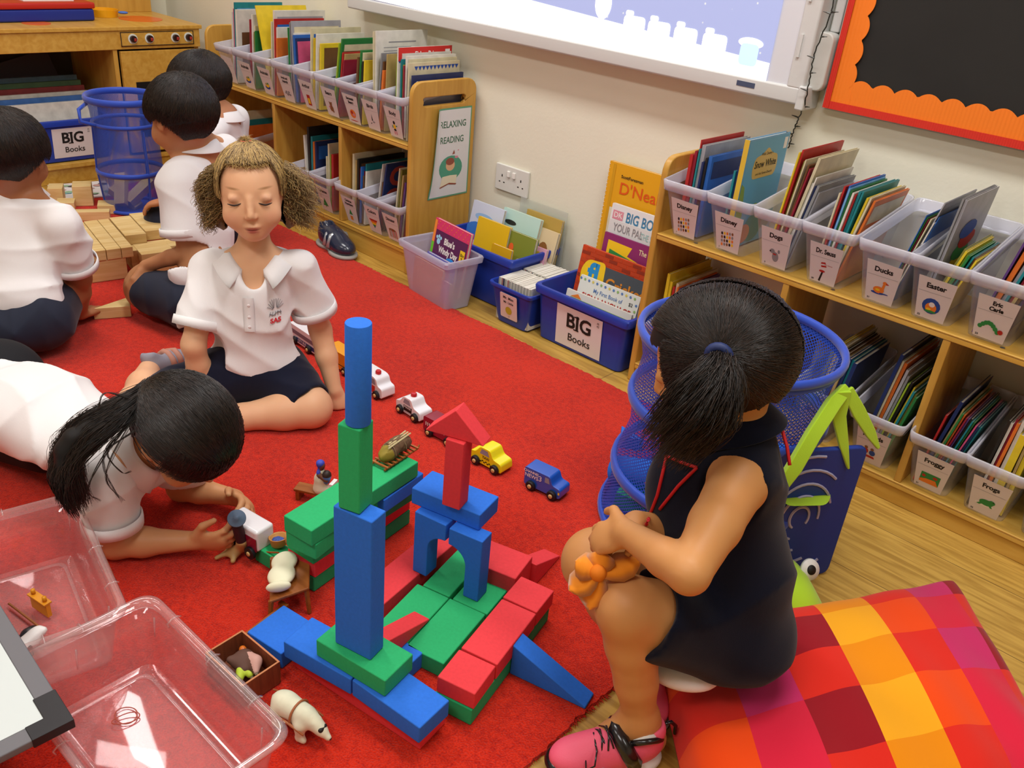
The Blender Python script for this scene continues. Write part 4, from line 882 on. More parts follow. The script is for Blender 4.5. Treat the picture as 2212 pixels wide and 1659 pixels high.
def fn(mb):
    mb.flat([(-.09, 0), (-.078, 0), (-.078, .17), (-.09, .17)], 0, 0, F0); mb.flat([(-.09, .13), (-.078, .13), (-.078, .2), (-.09, .2)], .0001, 1, F0)
    mb.flat([(-.076, .0), (.088, .0), (.088, .172), (-.076, .172)], .0002, 2, F0); mb.flat([(-.076, 0), (-.02, 0), (-.02, .09), (-.076, .09)], .0003, 0, F0); mb.flat([(-.024, 0), (.06, 0), (.05, .075), (-.02, .085)], .0004, 3, F0)
    mb.flat([(.02+.034*math.cos(a), .07+.034*math.sin(a)) for a in np.linspace(.3, 3.6, 16)]+[(.02+.016*math.cos(a), .062+.016*math.sin(a)) for a in np.linspace(3.6, .3, 10)], .0006, 4, F0)
    for (dx, dy, r) in ((0, 0, .009), (-.010, .012, .005), (0, .016, .005), (.010, .012, .005)): mb.flat([(-.056+dx+r*math.cos(a), .138+dy+r*1.1*math.sin(a)) for a in np.linspace(0, 6, 12)], .0005, 3, F0)
    mb.flat([(.058, .105), (.082, .105), (.082, .145), (.058, .145)], .0005, 6, F0); put_text(mb, 'Bks\n9', .013, .070, .125, .0008, .0002, 7, F0)
    put_text(mb, "Blue's", .028, 0, .145, .0008, .001, 5, F0, sx=.85); put_text(mb, 'Windy Day', .028, .0, .115, .0008, .001, 5, F0, sx=.75)
    for i in range(22): x = -.08+.0078*i; y = .178+.012*(i % 3)*.8; mb.flat([(x-.002, y), (x+.002, y), (x, y+.005)], .0003, 1, F0)
decor(o, [mat('cover_lime', '#63c327', .4), mat('cover_orange2', '#f08a3a', .4), PURP, mat('cover_pale_blue', '#9ed2f0', .4), mat('cover_bright_blue', '#2c8fdc', .4), PAPER, YELI, INK], fn)
for (lab, c, dx, h) in (('blue and purple board book standing low in the clear tub', '#6c6cc0', .0, .12), ('orange board book inside the clear tub', '#d8843c', -.03, .1), ('purple board book lying against the tub front', '#7a4fa0', .01, .07)):
    lean_book(lab, -1.95+dx, -1.80+dx, 1.745-.0*dx+(.0 if c != '#6c6cc0' else .022), .012, h, .01, c, .1, rz=-.12)
def simple(m_, fnc): return m_, fnc
crb = [
 ('white board book with blue sky picture at the back of the blue crate', -1.97, -1.83, 1.96, .05, .215, .012, '#c9d2e6', .22, [(-.03, .12, .05, .03, '#3a78cc'), (-.01, .17, .04, .012, '#8fb6e0')]),
 ('yellow-edged board book behind the pink board book', -1.90, -1.76, 1.925, .05, .185, .012, '#e2b81e', .2, []),
 ('pale aqua board book with a dark bird picture', -1.86, -1.70, 1.99, .05, .215, .014, '#bcdcd2', .22, [(-.04, .175, .025, .008, '#2a2c26'), (.03, .13, .01, .006, '#c86a2c')]),
 ('olive green board book with orange letters and a small ball picture', -1.80, -1.655, 1.935, .05, .175, .014, '#7f8a34', .2, [(-.045, .12, .012, .016, '#e2632a'), (-.02, .125, .01, .014, '#e2632a'), (.025, .09, .016, .01, '#c8c4bc')]),
 ('yellow framed board book leaning at the front of the blue crate', -1.785, -1.70, 1.895, .05, .135, .010, '#ddaa1c', .12, [(-.01, .06, .025, .04, '#cfe0e4'), (-.01, .07, .012, .01, '#c83c2c')]),
 ('cream board book with a brown animal at the right of the blue crate', -1.745, -1.63, 2.0, .05, .19, .012, '#d8c49c', .24, [(.01, .12, .02, .03, '#8a5a2c'), (-.02, .13, .014, .02, '#4c6a9c')]),
 ('tan board book with fruit picture against the wall', -1.79, -1.64, 2.035, .05, .22, .010, '#b89a4c', .16, [(0, .16, .04, .02, '#a8742c')]),
 ('pink flowered board book at the right end of the blue crate', -1.70, -1.635, 1.975, .05, .14, .01, '#d8a0b4', .2, [(0, .12, .008, .008, '#e0c040')]),
]
for lab, a0, a1, yy, zb, h, th, c, tl, ds in crb:
    o = lean_book(lab, a0, a1, yy, zb, h, th, c, tl)
    if ds: decor(o, [mat('ink'+q[4].strip('#'), q[4], .5) for q in ds], lambda mb: [mb.flat([(q[0]+q[2]*math.cos(a), q[1]+q[3]*math.sin(a)) for a in np.linspace(0, 6, 14)], .0002*(k+1), k, F0) for k, q in enumerate(ds)])
# clear folder against the wall
M = Matrix.Translation((-1.74, 2.08, .06)) @ Matrix.Rotation(-.06, 4, 'X')
o = MB().b2(-.10, .10, -.004, 0, 0, .23).build('plastic_folder', clear('folder_plastic', '#f4f6ee', .2, .35, .15), None, M=M); tag(o, 'clear plastic folder leaning on the wall below the socket', 'folder')
# books in the big crate
o = lean_book('very large spiral-bound orange handwriting book leaning on the wall', -1.50, -1.215, 2.062, .03, .46, .012, '#e2a51c', .045)
def fn(mb):
    mb.flat([(-.128, .0), (.142, .0), (.142, .33), (-.128, .33)], .0001, 0, F0)
    mb.flat([(-.128, .0), (-.118, .0), (-.118, .455), (-.128, .455)], .0002, 3, F0)
    put_text(mb, 'ScottForesman', .013, -.055, .425, .0006, .0002, 1, F0); put_text(mb, "D'Nealian", .048, .005, .39, .0006, .0003, 2, F0, sx=1.05); put_text(mb, 'Calendar', .028, .13, .31, .0006, .0009, 1, F0)
    mb.flat([(.0+.006*math.cos(a), .30+.012*math.sin(a)) for a in np.linspace(0, 6, 10)], .0004, 3, F0)
    mb.flat([(.02+.006*math.cos(a), .29+.008*math.sin(a)) for a in np.linspace(0, 6, 10)], .0004, 3, F0)
decor(o, [mat('cover_ivory', '#ded8bc', .4), INK, mat('cover_vermilion', '#dc5a1c', .4), mat('cover_gold2', '#cf9a1c', .4)], fn)
mb = MB()
for i in range(40):
    z = .01+i*.0113; mb.tube([(-.1425+.004*math.cos(q), .006*math.sin(q)+.005, z) for q in np.linspace(0, 6.28, 9)[:-1]], .0009, 5, closed=True)
b_ = mb.build('spiral_binding', mat('wire_white', '#d8d4c4', .4), o)
ll = [('large white book reading BIG BO, in the big blue crate', -1.445, -1.205, 2.012, .03, .355, .012, '#e4e4e6', .10),
 ('white book with the title YOUR PAL, in the big blue crate', -1.435, -1.205, 1.995, .03, .315, .006, '#d8dada', .11),
 ('purple and yellow book with an orange animal picture, in the big blue crate', -1.43, -1.205, 1.975, .03, .28, .008, '#8c2f6a', .12),
 ('book with red brick pattern and dark board, in the big blue crate', -1.475, -1.215, 1.935, .03, .235, .010, '#c8441c', .16),
 ('white book titled My First Book of Sign Language, in the big blue crate', -1.44, -1.225, 1.897, .02, .172, .010, '#dfe2dc', .22),
 ('flat white picture book in front of the sign language book', -1.45, -1.215, 1.862, .02, .135, .008, '#e0dcd2', .2)]
obs = [lean_book(*a) for a in ll]
def fn(mb): put_text(mb, 'BIG BOOK OF', .042, .03, .325, .0004, .0006, 0, F0, sx=.72); mb.flat([(-.112, .312), (-.075, .312), (-.075, .338), (-.112, .338)], .0002, 1, F0); put_text(mb, 'DK', .022, -.093, .325, .0006, .0003, 2, F0)
decor(obs[0], [mat('ink_steel', '#3f7fa8', .5), PNKI, PAPER], fn)
def fn(mb): put_text(mb, 'YOUR PAL', .032, -.045, .295, .0004, .0002, 0, F0, sx=.7); put_text(mb, 'THE STEGOSAUR', .026, .06, .293, .0004, .0002, 1, F0, sx=.6)
decor(obs[1], [GRYI, mat('ink_aqua', '#9cc4c4', .5)], fn)
def fn(mb):
    mb.flat([(-.095, .02), (.115, .02), (.115, .255), (-.095, .262)], .0001, 0, F0); mb.flat([(-.02, .232), (.115, .205), (.115, .28), (-.0, .28)], .00015, 4, F0); mb.flat([(-.085, .02), (.115, .02), (.115, .205), (-.085, .237)], .0002, 1, F0); mb.flat([(-.085, .02), (.115, .02), (.115, .185), (-.085, .217)], .0003, 2, F0); put_text(mb, 'The Facts', .022, .05, .255, .0005, .0003, 3, F0, sx=.8, rot=0)
    mb.flat([(.0, .14), (.04, .175), (.09, .165), (.115, .13), (.115, .1), (0, .1)], .0005, 3, F0)
decor(obs[2], [YELI, GRNI, ORGI, mat('cover_pale', '#e8dcb0', .4), mat('cover_magenta', '#8c2f6a', .35)], fn)
def fn(mb):
    for j in range(20):
        for i in range(8):
            x = -.128+.033*i+(.016 if j % 2 else 0); y = .004+.0115*j
            if x+.03 < .13: mb.flat([(x, y), (x+.030, y), (x+.030, y+.0095), (x, y+.0095)], .0001, 0 if (i+j) % 3 else 1, F0)
    mb.flat(roundpoly([(-.11, .05), (.128, .05), (.128, .195), (-.06, .195)], .01), .0003, 2, F0); mb.flat(roundpoly([(-.115, .12), (-.03, .12), (-.035, .205), (-.10, .2), (-.118, .17)], .015), .0005, 3, F0)
    put_text(mb, 'fl', .085, -.072, .160, .0008, .003, 4, F0); put_text(mb, 'Cricket', .045, .045, .15, .0008, .001, 5, F0)
    for k in range(5): mb.flat([(-.118+.012*k, .02), (-.112+.012*k, .02), (-.1+.012*k, .10), (-.106+.012*k, .10)], .0004, 6 if k % 2 else 7, F0)
decor(obs[3], [mat('brick_a', '#b8401c', .5), mat('brick_b', '#8e3018', .5), mat('slate_grey', '#4a525a', .5), YELI, mat('letter_blue', '#2a8fd0', .4), mat('chalk_orange', '#d88a2c', .5), PAPER, GRNI], fn)
def fn(mb):
    put_text(mb, 'My First Book of', .017, .0, .140, .0004, .0001, 1, F0, sx=.9); put_text(mb, 'SIGN LANGUAGE', .027, .0, .115, .0004, .0004, 0, F0, sx=.84); put_text(mb, '$2', .014, .082, .142, .0004, .0001, 2, F0)
    for k in range(14): mb.flat([(-.105+.015*k+.004*math.cos(a), .163+.004*math.sin(a)) for a in np.linspace(0, 6, 8)], .0003, (1, 3, 1, 4)[k % 4], F0)
    for k in range(8): mb.flat([(.1+.004*math.cos(a), .02+.018*k+.004*math.sin(a)) for a in np.linspace(0, 6, 8)], .0003, (3, 1, 4)[k % 3], F0)
decor(obs[4], [REDI, mat('ink_soft_blue', '#5a7fb8', .5), INK, mat('ink_soft_green', '#8fb86a', .5), mat('ink_soft_yellow', '#d8c860', .5)], fn)
def fn(mb): mb.flat([(-.1, .118), (-.06, .118), (-.075, .130)], .0002, 0, F0); mb.flat([(-.1, .112), (.11, .112), (.11, .116), (-.1, .116)], .0002, 1, F0)
decor(obs[5], [ORGI, mat('ink_leaf', '#6d9a5a', .5)], fn)
# ------------------------------------------------------------------ foam building blocks
def foam(n, c): return mat(n, c, .75, .25, noise=.05, nscale=180, bump=.12, bscale=500)
FB, FG, FR = foam('foam_blue', '#2a70d8'), foam('foam_green', '#28ab68'), foam('foam_red', '#e23e44')
FCOL = {'blue': FB, 'green': FG, 'red': FR}
T_, U_ = .033, .066
Z0 = CT+.0006
def block(col, front, ztop, ang, L, Wd, t, label, name='foam_block', px=True, poly=None, group=None):
    """front: pixel (or x,y) of the corner nearest the camera on the top face; length L runs back-left along ang, width Wd to the left of it"""
    if px: p = at(*front, z=ztop); x, y = p.x, p.y
    else: x, y = front
    o = MB()
    o.b2(0, L, 0, Wd, 0, t) if poly is None else poly(o)
    o = o.build(name, FCOL[col], bevel=.0022, M=Matrix.Translation((x, y, ztop-t)) @ rotz(math.radians(ang)))
    tag(o, label, 'toy block', group); return o
z1, z2, z3 = Z0+T_, Z0+2*T_, Z0+3*T_
e = .0005
# the wall in front of the tall tower (blocks run leftwards from the near corner)
def block_l(col, xy, zt, ang, L, Wd, t, label, name='foam_block', z=None):
    """xy = near right corner; L to the left (-x'), Wd away from the camera (+y')"""
    o = MB().b2(-L, 0, 0, Wd, 0, t).build(name, FCOL[col], bevel=.0022, M=Matrix.Translation((xy[0], xy[1], zt-t)) @ rotz(math.radians(ang)))
    return tag(o, label, 'toy block')
block_l('red', (-.627, .601), z1, 9.5, .262, .062, T_, 'long red foam block on the carpet under the two blue blocks below the tall tower')
block_l('blue', (-.6165, .5885), z2+e, 7, .135, U_, T_, 'blue foam block at the near right end of the wall, over the long red block')
block_l('blue', (-.752, .571), z2+e, 13, .134, U_, T_, 'blue foam block left of the seam, half under the green block of the tower base')
block_l('green', (-.692, .587), z3+2*e, 11, .135, U_, T_, 'green foam block lying under the tall blue tower block')
tag(MB().b2(-.066, 0, 0, T_, 0, .256).build('foam_block', FB, bevel=.0022, M=Matrix.Translation((-.736, .595, z3+3*e)) @ rotz(math.radians(14.5))), 'very tall upright blue foam block forming the main tower', 'toy block')
zt = z3+.2565+3*e
tag(MB().b2(-.034, 0, 0, .034, 0, .134).build('foam_block', FG, bevel=.0022, M=Matrix.Translation((-.7585, .592, zt+e)) @ rotz(math.radians(20))), 'upright green foam block standing on top of the tall blue tower block', 'toy block')
zt2 = zt+.1345+e
tag(MB().lathe([(.0, 0), (.0165, 0), (.0168, .001), (.0168, .141), (.0162, .142), (0, .142)], 40).build('foam_cylinder', FB, smooth=True, auto=.6, M=Matrix.Translation((-.7765, .6035, zt2+e))), 'blue foam cylinder standing at the very top of the tower', 'toy block')
block_l('blue', (-.8905, .541), z1, 10, .078, .08, T_, 'blue foam block on the carpet beside the toy wagon')
block_l('blue', (-.7375, .668), z1, 9, .09, .043, T_, 'short blue foam block under the red ramp, right behind the tower base')
# red ramp pointing right, behind the tower
def wedge(col, M, L, h, Wd, label, tip=.004):
    mb = MB(); mb.add([(0, 0, 0), (L, 0, 0), (L, 0, tip), (0, 0, h), (0, Wd, 0), (L, Wd, 0), (L, Wd, tip), (0, Wd, h)], [(0, 1, 2, 3), (7, 6, 5, 4), (0, 4, 5, 1), (3, 2, 6, 7), (0, 3, 7, 4), (1, 5, 6, 2)])
    return tag(mb.build('foam_ramp', FCOL[col], bevel=.0018, M=M), label, 'toy block')
wedge('red', Matrix.Translation((-.735, .690, z1+e)) @ rotz(math.radians(14)) @ Matrix.Translation((-.02, 0, 0)) @ Matrix.Identity(4), -.0, 0, 0, '') if False else None
p_ = at(859, 1409, z=z1); q_ = at(928, 1341, z=z1+.045)
wedge('red', Matrix.Translation((-.772, .663, z1+e)) @ rotz(math.radians(59)), -.0, .03, .03, '') if False else None
tR, bR, tL = at(928, 1341, z=z1), at(859, 1409, z=z1), at(894, 1323, z=z1)
ax_ = (tR-bR).normalized(); side_ = Vector((-ax_.y, ax_.x, 0)); L_ = (tR-bR).length+.035
wedge('red', Matrix(((ax_.x, side_.x, 0, tR.x-ax_.x*L_), (ax_.y, side_.y, 0, tR.y-ax_.y*L_), (0, 0, 1, z1+e), (0, 0, 0, 1))), L_, .048, .032, 'small red foam ramp just right of the tall blue tower, pointing at the green floor')
# green floor of the castle
block_l('green', (-.704, .7175), z1, 15, .072, .134, T_, 'green foam floor plate at the near end of the castle yard')
block_l('green', (-.7365, .8485), z1, 15, .070, .134, T_, 'green foam floor plate at the far end of the castle yard, under the arch foot')
block_l('green', (-.7755, .700), z1, 15, .066, .132, T_, 'green foam floor plate on the left of the castle yard behind the red ramp')
block_l('green', (-.811, .829), z1, 15, .055, .132, T_, 'green foam floor plate at the back left of the castle yard')
# right wall: green below, red on top
block_l('green', (-.608, .6865), z1, 15, .066, .134, T_, 'green foam block on the carpet under the near end of the right red wall')
block_l('green', (-.6435, .8165), z1, 15, .066, .134, T_, 'green foam block in shadow under the far end of the right red wall')
block_l('red', (-.607, .689), z2+e, 16, U_, U_, T_, 'square red foam block at the near end of the right castle wall')
block_l('red', (-.625, .7555), z2+e, 15, U_, .134, T_, 'long red foam block in the middle of the right castle wall')
block_l('red', (-.661, .8875), z2+e, 14, U_, .065, T_, 'square red foam block at the far end of the right castle wall')
# back and left red walls
block_l('red', (-.742, .9215), z2, 17, .10, .072, .0655, 'red foam block forming the back wall of the castle behind the arch')
block_l('red', (-.870, .7255), z1, 11, .060, .228, T_, 'long red foam block forming the left wall under the arch foot')
# red ramp at the far right
mb = MB(); mb.add([(0, 0, 0), (.105, 0, 0), (.105, 0, .004), (0, 0, T_*1.6), (0, .036, 0), (.105, .036, 0), (.105, .036, .004), (0, .036, T_*1.6)], [(0, 1, 2, 3), (7, 6, 5, 4), (0, 4, 5, 1), (3, 2, 6, 7), (0, 3, 7, 4), (1, 5, 6, 2)])
tag(mb.build('foam_ramp', FR, bevel=.0018, M=Matrix.Translation((-.752, .990, Z0)) @ rotz(math.radians(103))), 'red foam ramp sticking out behind the back right corner of the castle', 'toy block')
mb = MB(); mb.add([(0, 0, 0), (.136, 0, 0), (.136, 0, .005), (0, 0, U_*.95), (0, .034, 0), (.136, .034, 0), (.136, .034, .005), (0, .034, U_*.95)], [(0, 1, 2, 3), (7, 6, 5, 4), (0, 4, 5, 1), (3, 2, 6, 7), (0, 3, 7, 4), (1, 5, 6, 2)])
tag(mb.build('foam_ramp', FB, bevel=.0018, M=Matrix.Translation((-.6395, .806, Z0)) @ rotz(math.radians(15))), 'long blue foam ramp leading down from the right castle wall', 'toy block')
# two half arches
def half_arch(x, y, z, ang, flip, label):
    h, w, leg = .132, .066, .030
    o = [(0, 0), (leg, 0)]; r = .034; cx, cz = leg+r, h-.034-r
    o += [(cx-r*math.cos(a), cz+r*math.sin(a)) for a in np.linspace(0, math.pi/2, 10)] + [(w, h-.034), (w, h), (0, h)]
    if flip: o = [(w-p[0], p[1]) for p in o][::-1]
    mb = MB(); mb.prism(o, 0, T_, 0, Matrix(((1, 0, 0, 0), (0, 0, 1, 0), (0, 1, 0, 0), (0, 0, 0, 1))))
    mb.f = [f[::-1] for f in mb.f]
    tag(mb.build('foam_arch', FB, bevel=.0018, M=Matrix.Translation((x, y, z)) @ rotz(math.radians(ang))), label, 'toy block')
half_arch(-.905, .826, z1+e, 12, False, 'left half of the blue foam arch, standing on the red wall')
half_arch(-.832, .839, z1+e, 15, True, 'right half of the blue foam arch, standing on the green floor')
zl = z1+.132+2*e
block_l('blue', (-.7935, .872), zl+T_, 15, .138, U_, T_, 'blue foam block lying across the two arch halves')
zp = zl+T_+e
tag(MB().b2(-.0335, 0, 0, .0335, 0, .132).build('foam_block', FR, bevel=.0018, M=Matrix.Translation((-.825, .8535+.0, zp)) @ rotz(math.radians(19)) @ Matrix.Translation((0, 0, 0))), 'upright red foam post standing on the blue arch lintel', 'toy block')
zr = zp+.132+e
mb = MB(); mb.prism([(0, 0), (.105, 0), (.0525, .0525)], 0, T_, 0, Matrix(((1, 0, 0, 0), (0, 0, 1, 0), (0, 1, 0, 0), (0, 0, 0, 1)))); mb.f = [f[::-1] for f in mb.f]
tag(mb.build('foam_triangle', FR, bevel=.0016, M=Matrix.Translation((-.897, .834, zr)) @ rotz(math.radians(22))), 'red foam triangle balanced as a roof on the red post', 'toy block')
# the layered pile on the left
pile = [('green', (-1.003, .682), 0, 9, 'lowest green foam plank of the layered pile, on the carpet'),
 ('red', (-1.000, .683), 1, 10, 'red foam plank second from the bottom of the layered pile'),
 ('green', (-.9985, .679), 2, 7, 'dark side green foam plank in the middle of the layered pile'),
 ('green', (-.972, .667), 3, 14, 'skewed green foam plank just below the top of the layered pile'),
 ('green', (-.9715, .659), 4, 9, 'top green foam plank of the layered pile, with the toy train on it')]
for c, xy, k, a, lab in pile:
    block_l(c, xy, Z0+(k+1)*(T_+e), a, U_, .262 if k != 4 else .275, T_, lab)
block_l('blue', (-1.018, .86), Z0+4*(T_+e)+.0005, 4, .055, .075, .0, '') if False else None
tag(MB().b2(-.060, 0.0, 0, .115, 0, .031).build('foam_block', FB, bevel=.002, M=Matrix.Translation((-.998, .835, Z0+3*(T_+e)+.0005)) @ rotz(math.radians(10))), 'blue foam block poking out beneath the far end of the top green plank', 'toy block')
block_l('green', (-1.075, .662), z1, 8, .07, .04, T_, 'small green foam block with the toy cradle on it, left of the pile')
# stray blocks
mb = MB(); mb.prism([(0, 0), (.055, 0), (0, .05)], 0, .032); tag(mb.build('foam_triangle', FB, bevel=.0018, M=Matrix.Translation((-.944, 1.505, Z0)) @ rotz(math.radians(35))), 'blue foam wedge alone on the carpet by the mesh basket', 'toy block')
# ------------------------------------------------------------------ wooden toy vehicles
RUB = mat('wheel_black', '#15151a', .5, .4); HUB = mat('hub_wood', '#c9a56a', .5)
TW, TY, TBL, TMR = mat('toy_white', '#e9e7ea', .22, .6, coat=.4), mat('toy_yellow', '#f1e012', .22, .6, coat=.4), mat('toy_blue', '#1c55b8', .25, .6, coat=.4), mat('toy_maroon', '#8a1330', .25, .6, coat=.4)
TOR = mat('toy_orange_yellow', '#eea01c', .25, .6, coat=.4); WIN = mat('window_print_grey', '#8e93a0', .3); LIT = mat('toy_light_red', '#c2232b', .25, coat=.5); TNV = mat('toy_navy_print', '#28366e', .4); TRD = mat('toy_red_print', '#c93428', .4)
def vehicle(name, label, x, y, ang, prof, w, body, wheels, prints=None, light=None, r=.0115, letters=None):
    t = thing(name, label, 'toy vehicle', (x, y, Z0), math.radians(ang), 'row of toy vehicles')
    mb = MB(); mb.prism(roundpoly(prof, .006, 3), -w/2, w/2, 0, Matrix(((1, 0, 0, 0), (0, 0, 1, 0), (0, 1, 0, 0), (0, 0, 0, 1)))); mb.f = [f[::-1] for f in mb.f]
    mb.build('body', body, t, bevel=.0022, seg=3)
    for wx in wheels:
        for s in (-1, 1):
            mb = MB(); Mw = Matrix.Translation((wx, s*(w/2+.0005), r)) @ Matrix.Rotation(-s*math.pi/2, 4, 'X'); mb.lathe([(.0, 0), (r, 0), (r, .005), (r*.85, .0068), (r*.5, .0066), (0, .0066)], 20, 0, Mw)
            wh = mb.build('wheel', RUB, t, smooth=True, auto=.7); mb = MB(); mb.lathe([(0, .0066), (r*.42, .0066), (r*.42, .0085), (r*.3, .0092), (0, .0092)], 14, 0, Mw); mb.build('hub', HUB, wh, smooth=True)
    if light: mb = MB(); mb.lathe([(0, 0), (.0075, 0), (.0075, .006), (.006, .0085), (0, .0092)], 16, 0, Matrix.Translation((light[0], 0, light[1]))); mb.build('roof_light', LIT, t, smooth=True, auto=.7)
    if prints:
        mats = [p[0] for p in prints]; mb = MB()
        for s in (-1, 1):
            for i, p in enumerate(prints):
                pts = [(q[0], s*(w/2+.0003+.00012*i), q[1]) for q in p[1]]; mb.add(pts if s < 0 else pts[::-1], [tuple(range(len(pts)))], i)
        mb.build('side_print', mats, t)
    if letters:
        mb = MB(); F = face_minus_y(0, -(w/2+.0012), 0)
        for (s_, sz, lx, lz, m) in letters: put_text(mb, s_, sz, lx, lz, 0, .0002, m, F)
        mb.build('lettering', [PAPER, INK, REDI, TNV], t)
    return t
vanp = [(-.046, .007), (-.047, .052), (.018, .052), (.025, .034), (.046, .031), (.047, .007)]
vehicle('toy_van', 'blue wooden toy news van, first in the row of vehicles', -.942, 1.239, 8, vanp, .040, TBL, (-.026, .028), [(WIN, [(.006, .034), (.006, .047), (.015, .047), (.019, .034)]), (YELI, [(.041, .018), (.041, .024), (.045, .024), (.045, .018)])],
        letters=[('CHANNEL', .0085, -.028, .044, 0), ('NEWS', .0125, -.027, .034, 0), ('3', .018, -.005, .037, 0)])
sed_ = [(-.044, .007), (-.046, .030), (-.030, .033), (-.018, .050), (.010, .051), (.020, .033), (.043, .029), (.046, .007)]
vehicle('toy_taxi', 'yellow wooden toy taxi with a checked stripe, behind the news van', -1.086, 1.215, 4, sed_, .040, TY, (-.027, .028), [(WIN, [(-.018, .033), (-.013, .046), (.004, .046), (.010, .033)])]+[(INK, [(-.016+.005*i, .013+(.003 if i % 2 else 0)), (-.0115+.005*i, .013+(.003 if i % 2 else 0)), (-.0115+.005*i, .016+(.003 if i % 2 else 0)), (-.016+.005*i, .016+(.003 if i % 2 else 0))]) for i in range(7)], letters=[('TAXI', .009, 0, .027, 1)])
fire_ = [(-.052, .007), (-.053, .046), (.048, .048), (.052, .044), (.053, .007)]
vehicle('toy_fire_engine', 'dark red wooden toy fire engine between the police car and the taxi', -1.235, 1.212, 3, fire_, .040, TMR, (-.030, .030), [(PAPER, [(-.045, .030), (-.045, .0305), (.03, .0305), (.03, .030)])]+[(PAPER, [(-.044+.006*i, .024), (-.042+.006*i, .024), (-.042+.006*i, .034), (-.044+.006*i, .034)]) for i in range(11)])
vehicle('toy_police_car', 'white wooden toy police car with a red roof light', -1.360, 1.226, -1, sed_, .040, TW, (-.027, .028), [(WIN, [(-.018, .033), (-.013, .046), (.004, .046), (.010, .033)]), (INK, [(-.016, .014), (.014, .014), (.014, .029), (-.016, .029)]), (GRYI, [(-.016, .0105), (.014, .0105), (.014, .012), (-.016, .012)])], light=(-.003, .050), letters=[('POLICE', .0075, -.001, .0255, 0)])
amb_ = [(-.048, .007), (-.049, .056), (.012, .056), (.024, .052), (.029, .036), (.046, .033), (.048, .007)]
vehicle('toy_ambulance', 'white wooden toy ambulance with a red stripe and red roof light', -1.502, 1.225, -1, amb_, .042, TW, (-.030, .028), [(WIN, [(.004, .036), (.006, .050), (.018, .050), (.022, .036)]), (TRD, [(-.046, .012), (.020, .012), (.020, .032), (-.046, .032)]), (PAPER, [(-.012, .018), (-.002, .018), (-.002, .028), (-.012, .028)]), (REDI, [(-.0095, .019), (-.0045, .019), (-.0045, .027), (-.0095, .027)])], light=(.006, .056), letters=[('AMBULANCE', .0068, -.022, .042, 2)])
vehicle('toy_school_bus', 'orange-yellow wooden toy bus mostly hidden behind the girl\'s arm', -1.652, 1.238, 0, [(-.055, .007), (-.056, .055), (.040, .055), (.045, .036), (.054, .034), (.055, .007)], .042, TOR, (-.032, .032), [(INK, [(-.05, .02), (.05, .02), (.05, .022), (-.05, .022)])])
vehicle('toy_bus', 'long white wooden toy bus with blue lettering, last in the row', -1.812, 1.240, -3, [(-.066, .007), (-.067, .055), (.06, .055), (.066, .050), (.067, .007)], .042, TW, (-.036, .034), [(mat('bus_glass', '#77707c', .4), [(-.058, .030), (.058, .030), (.058, .042), (-.058, .042)]), (TNV, [(-.03, .012), (.062, .012), (.062, .024), (-.03, .024)])], letters=[('CITY BUS', .010, 0, .0185, 0)])
# ------------------------------------------------------------------ small play figures and furniture
TWD = wood('toy_walnut', '#9c5a24', '#854716', 12, 'X', .45); TWD2 = wood('toy_crate_brown', '#8a4a2c', '#713a22', 12, 'Z', .5)
# wooden toy bed with mattress
ang = math.radians(96)
t = thing('toy_bed', 'little brown wooden toy lounger on splayed legs, beside the layered pile', 'toy furniture', (-1.030, .645, Z0), 0)
t.scale = (1.2, 1.2, 1.2)
mb = MB(); Mb = Matrix.Translation((0, 0, .040)) @ rotz(math.radians(-32)) @ Matrix.Rotation(.22, 4, 'X')
mb.add([(-.046, -.022, 0), (.05, -.026, 0), (.044, .03, .0), (-.02, .036, .002), (-.046, -.022, -.005), (.05, -.026, -.005), (.044, .03, -.005), (-.02, .036, -.003)], [(0, 1, 2, 3), (7, 6, 5, 4), (0, 4, 5, 1), (1, 5, 6, 2), (2, 6, 7, 3), (3, 7, 4, 0)], 0, Mb)
mb.build('bed_frame', TWD, t, bevel=.0015)
for (lx, ly) in ((-.044, -.02), (.046, -.024), (.04, .026), (-.016, .03)):
    p = Mb @ Vector((lx, ly, -.003)); MB().tube([p, Vector((p.x*1.12, p.y*1.12, 0.001))], [.0042, .0034], 6).build('leg', TWD, t)
p = Mb @ Vector((-.05, -.01, 0)); MB().tube([p, p+Vector((-.026, -.006, -.012))], .0014, 5).build('side_rail', TWD, t)
b = Blob(.0022); b.ell((-.016, -.004, .0), (.022, .020, .009), k=.004); b.ell((.014, -.006, 0), (.024, .021, .0095), k=.004); b.ell((.040, -.008, .001), (.007, .019, .009), k=.003)
o = b.build('toy_mattress', mat('cream_cushion', '#e9e6c6', .6)); o.matrix_basis = Matrix.Translation((-1.030, .645, Z0+.059)) @ Matrix.Scale(1.15, 4) @ rotz(math.radians(-38)) @ Matrix.Rotation(.16, 4, 'X'); tag(o, 'cream toy mattress lying on the brown toy lounger', 'toy mattress')
